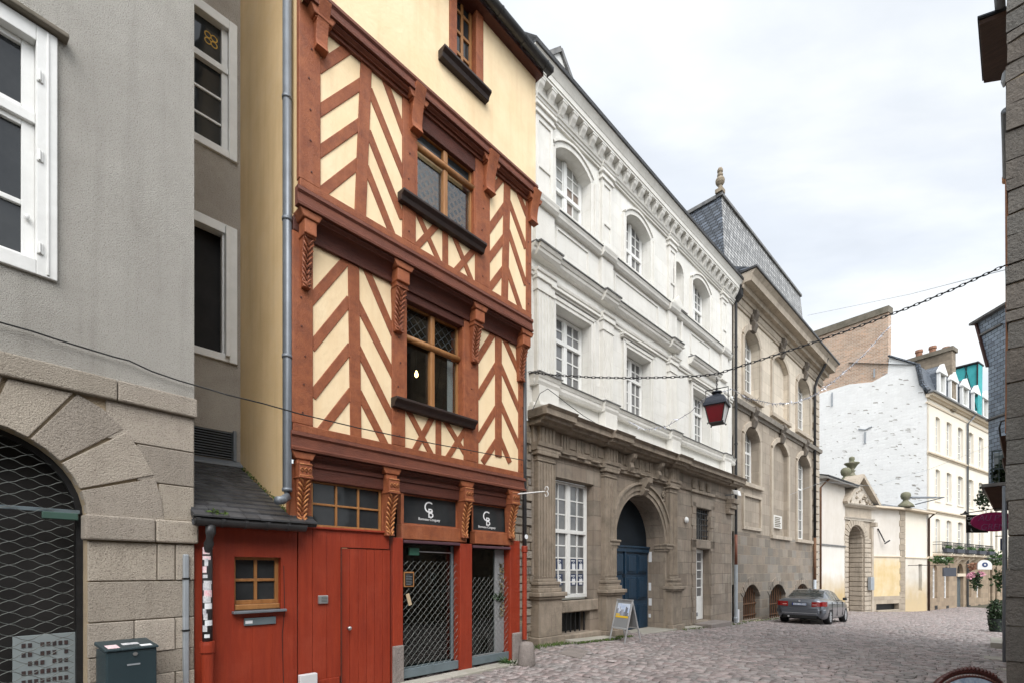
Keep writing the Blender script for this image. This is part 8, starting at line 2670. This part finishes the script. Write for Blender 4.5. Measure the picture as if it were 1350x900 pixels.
for k, (a, b) in enumerate((((-1, -1), (1, -1)), ((1, -1), (1, 1)), ((1, 1), (-1, 1)), ((-1, 1), (-1, -1)))):
    m = MB()
    p = [(a[0] * hw_b * g_, a[1] * hw_b * g_, zA_ + .002), (b[0] * hw_b * g_, b[1] * hw_b * g_, zA_ + .002), (b[0] * hw_t * g_, b[1] * hw_t * g_, zB_), (a[0] * hw_t * g_, a[1] * hw_t * g_, zB_)]
    m.add(p, [(0, 1, 2, 3)])
    m.obj('glass_pane', M['lantern_red'] if k != 1 else M['white_clean'], lan, bevel=-1, label='pale pane on the street side' if k == 1 else None)

def sparkle(name, label, pts, r, n, size):
    m = MB()
    m.tube(pts, r, 5, cap=False)
    st_ = polyline(pts, .03)
    for p in st_:
        if rnd(0, 1) < n:
            d = Vector((rnd(-1, 1), rnd(-1, 1), rnd(-1, .6))).normalized() * size * rnd(.4, 1.2)
            e = Vector((rnd(-1, 1), rnd(-1, 1), rnd(-1, 1))).normalized() * size * .14
            m.add([p - e, p + e, p + d + e * .3, p + d - e * .3], [(0, 1, 2, 3)])
    o = m.obj(name, M['tinsel'], None, bevel=-1); tag(o, label, 'garland')
    return o
gpts = [(815, 548, 14.2), (850, 566, 13.8), (880, 561, 13.4), (910, 543, 13), (932, 522, 12.8), (965, 512, 13), (985, 524, 13.6), (1020, 532, 14.6), (1050, 530, 15.6), (1075, 520, 16.6), (1105, 497, 17.8), (1140, 466, 19.2), (1175, 428, 20.8)]
sparkle('silver_garland', 'silver tinsel light garland looping across the street behind the lantern', [at(*p) for p in gpts], .008, .8, .11)
gp2_ = [(1065, 715 - 40, 30), (1110, 690, 30.5), (1165, 676, 31.5), (1215, 662, 30)]
th = MB().tube([at(1065, 416, 22), at(1200, 388, 16), at(1325, 356, 8)], .006, 4, cap=False)
tag(th.obj('thin_wire', M['zinc_light'], None, bevel=-1), 'faint thin wire high above the chain against the clouds', 'wire')
w2 = MB().tube([at(1040, 652, 21), at(1085, 634, 22), at(1150, 640, 24), at(1225, 618, 25), at(1310, 585, 22)], .006, 4, cap=False)
w2o = w2.obj('thin_wire', M['zinc_light'], None, bevel=-1); tag(w2o, 'faint sagging wire in front of the whitewashed gable', 'wire')
cbp = []
for px, py in ((-60, 408), (0, 425), (40, 436), (80, 449), (120, 461), (150, 470), (170, 475), (200, 489), (235, 501), (256, 507)):
    s_, z_ = A.sz(px, py, .04); cbp.append(A.world(s_, -.04, z_))
for px, py in ((300, 520), (345, 531), (395, 545), (470, 563), (560, 582), (640, 597), (690, 606)):
    s_, z_ = T.sz(px, py, .26); cbp.append(T.world(s_, -.26, z_))
tag(MB().tube(cbp, .0075, 6).obj('black_cable', M['black'], None, bevel=-1), 'black cable running along the grey house and across the timber front', 'cable')
wc = []
for px, py in ((702, 540), (712, 518), (722, 512), (733, 520), (748, 532), (770, 548), (800, 566)):
    s_, z_ = W.sz(px, py, .5); wc.append(W.world(s_, -.5, z_))
tag(MB().tube(wc, .008, 5).obj('loose_cable', M['black'], None, bevel=-1), 'loose black cable draped over the ledge of the white house', 'cable')
# ================================================================== unseen house added behind and right of the viewer for reflections and shade
OP = Frame(675, 1.0, ang=-PI * 3 / 4)
OP.X, OP.Y = uv(6.9, 2.6)
OP.nx, OP.ny = OP.dy, -OP.dx
Oh = thing('unseen_added_house', 'plain unseen stone house added behind the viewer to block light and give reflections', 'house', OP)
oh_ = []
for k in range(7):
    for z in (.3, 3.6): oh_.append(rect(1.0 + k * 2.6, 2.2 + k * 2.6, z + .5, z + 2.2))
MB().wall(rect(0, 20, -.3, 6.3), oh_, 0, .25).obj('front_wall', M['ashlar'], Oh, bevel=-1)
MB().box(0, 20, .24, .3, -.3, 6.3).obj('window_panes', M['glass'], Oh, bevel=-1)
MB().hexa([(0, .3, -.3), (20, .3, -.3), (20, 7, -.3), (0, 7, -.3), (0, -.3, 6.3), (20, -.3, 6.3), (20, 7, 6.3), (0, 7, 6.3)]).obj('core', M['ashlar'], Oh, bevel=-1)
MB().prism([(0, 6.3), (20, 6.3), (19, 8), (1, 8)], 2.0, 7).obj('roof', M['slate_black'], Oh, bevel=-1)
# ================================================================== light, sky, camera
def make_world():
    w = bpy.data.worlds.new('World'); SC.world = w; w.use_nodes = True
    nt = w.node_tree; nt.nodes.clear(); L = nt.links.new
    out = _n(nt, 'ShaderNodeOutputWorld'); bg = _n(nt, 'ShaderNodeBackground')
    L(bg.outputs[0], out.inputs[0])
    sky = _n(nt, 'ShaderNodeTexSky', sky_type='NISHITA', sun_disc=False)
    sky.sun_elevation = SUN_EL; sky.sun_rotation = SUN_ROT; sky.air_density = 1.0; sky.dust_density = 1.5
    tc = _n(nt, 'ShaderNodeTexCoord')
    sep = _n(nt, 'ShaderNodeSeparateXYZ'); L(tc.outputs['Generated'], sep.inputs[0])
    # clouds live on a flat layer: project the view direction onto it
    mxz = _n(nt, 'ShaderNodeMath', operation='MAXIMUM'); mxz.inputs[1].default_value = .08; L(sep.outputs[2], mxz.inputs[0])
    dv = _n(nt, 'ShaderNodeVectorMath', operation='DIVIDE'); L(tc.outputs['Generated'], dv.inputs[0])
    cmb = _n(nt, 'ShaderNodeCombineXYZ'); L(mxz.outputs[0], cmb.inputs[0]); L(mxz.outputs[0], cmb.inputs[1]); cmb.inputs[2].default_value = 1
    L(cmb.outputs[0], dv.inputs[1])
    mp = _n(nt, 'ShaderNodeMapping'); mp.inputs['Scale'].default_value = (.75, 1.25, 0); mp.inputs['Rotation'].default_value = (0, 0, .5); mp.inputs['Location'].default_value = CLOUD_LOC
    L(dv.outputs[0], mp.inputs[0])
    n1 = _n(nt, 'ShaderNodeTexNoise', inp={'Scale': 1.0, 'Detail': 9.0, 'Roughness': .52, 'Distortion': .25}); L(mp.outputs[0], n1.inputs[0])
    cov = _n(nt, 'ShaderNodeMapRange', interpolation_type='SMOOTHSTEP', inp={'From Min': .34, 'From Max': .60, 'To Min': .70, 'To Max': 1.0}); L(n1.outputs[0], cov.inputs[0])
    n2 = _n(nt, 'ShaderNodeTexNoise', inp={'Scale': 2.1, 'Detail': 7.0, 'Roughness': .55}); L(mp.outputs[0], n2.inputs[0])
    br = _n(nt, 'ShaderNodeMapRange', inp={'From Min': .3, 'From Max': .7, 'To Min': CLOUD_LO, 'To Max': CLOUD_HI}); L(n2.outputs[0], br.inputs[0])
    cc = _n(nt, 'ShaderNodeVectorMath', operation='SCALE'); cc.inputs[0].default_value = (.94, .973, 1.0); L(br.outputs[0], cc.inputs['Scale'])
    mx = _n(nt, 'ShaderNodeMix', data_type='RGBA'); L(cov.outputs[0], mx.inputs['Factor']); L(sky.outputs[0], mx.inputs['A']); L(cc.outputs[0], mx.inputs['B'])
    # broad bright patch of cloud round the veiled sun (behind the viewer)
    dt = _n(nt, 'ShaderNodeVectorMath', operation='DOT_PRODUCT'); L(tc.outputs['Generated'], dt.inputs[0])
    dt.inputs[1].default_value = (math.cos(SUN_DIR_AZ) * math.cos(SUN_EL), math.sin(SUN_DIR_AZ) * math.cos(SUN_EL), math.sin(SUN_EL))
    gl = _n(nt, 'ShaderNodeMapRange', interpolation_type='SMOOTHSTEP', inp={'From Min': .25, 'From Max': 1.0, 'To Min': 1.0, 'To Max': GLOW}); L(dt.outputs['Value'], gl.inputs[0])
    sc2 = _n(nt, 'ShaderNodeVectorMath', operation='SCALE'); L(mx.outputs['Result'], sc2.inputs[0]); L(gl.outputs[0], sc2.inputs['Scale'])
    L(sc2.outputs[0], bg.inputs[0]); bg.inputs[1].default_value = SKY_STRENGTH
SUN_EL = math.radians(48)
SUN_DIR_AZ = math.radians(-84)   # direction the light comes FROM, measured in plan from +X
SUN_ROT = PI / 2 - SUN_DIR_AZ
SKY_STRENGTH = .10
GLOW = 2.2
CLOUD_LO, CLOUD_HI, CLOUD_LOC = 5.5, 6.3, (3.1, 1.7, 0)
make_world()
sl_ = bpy.data.lights.new('sun', 'SUN'); sl_.energy = 1.35; sl_.angle = math.radians(40); sl_.color = (1.0, .965, .92)
so = bpy.data.objects.new('sun', sl_); COL.objects.link(so)
dirv = Vector((math.cos(SUN_DIR_AZ) * math.cos(SUN_EL), math.sin(SUN_DIR_AZ) * math.cos(SUN_EL), math.sin(SUN_EL)))
so.rotation_euler = dirv.to_track_quat('Z', 'Y').to_euler()
cam = bpy.data.cameras.new('camera'); cam.sensor_width = 36; cam.sensor_fit = 'HORIZONTAL'; cam.lens = 36 * FPX / 1350
cam.shift_y = (CY - 450) / 1350; cam.clip_end = 2000; cam.clip_start = .05
co_ = bpy.data.objects.new('camera', cam); COL.objects.link(co_); co_.location = (0, 0, EYE); co_.rotation_euler = (PI / 2, 0, 0)
SC.camera = co_
SC.view_settings.view_transform = 'Standard'; SC.view_settings.look = 'None'; SC.view_settings.gamma = 1; SC.view_settings.use_curve_mapping = False
SC.view_settings.exposure = .96
SC.render.film_transparent = False
SC.cycles.max_bounces = 6; SC.cycles.diffuse_bounces = 3; SC.cycles.glossy_bounces = 3; SC.cycles.transparent_max_bounces = 8
SC.cycles.use_denoising = True
SC.cycles.use_adaptive_sampling = True; SC.cycles.adaptive_threshold = .02
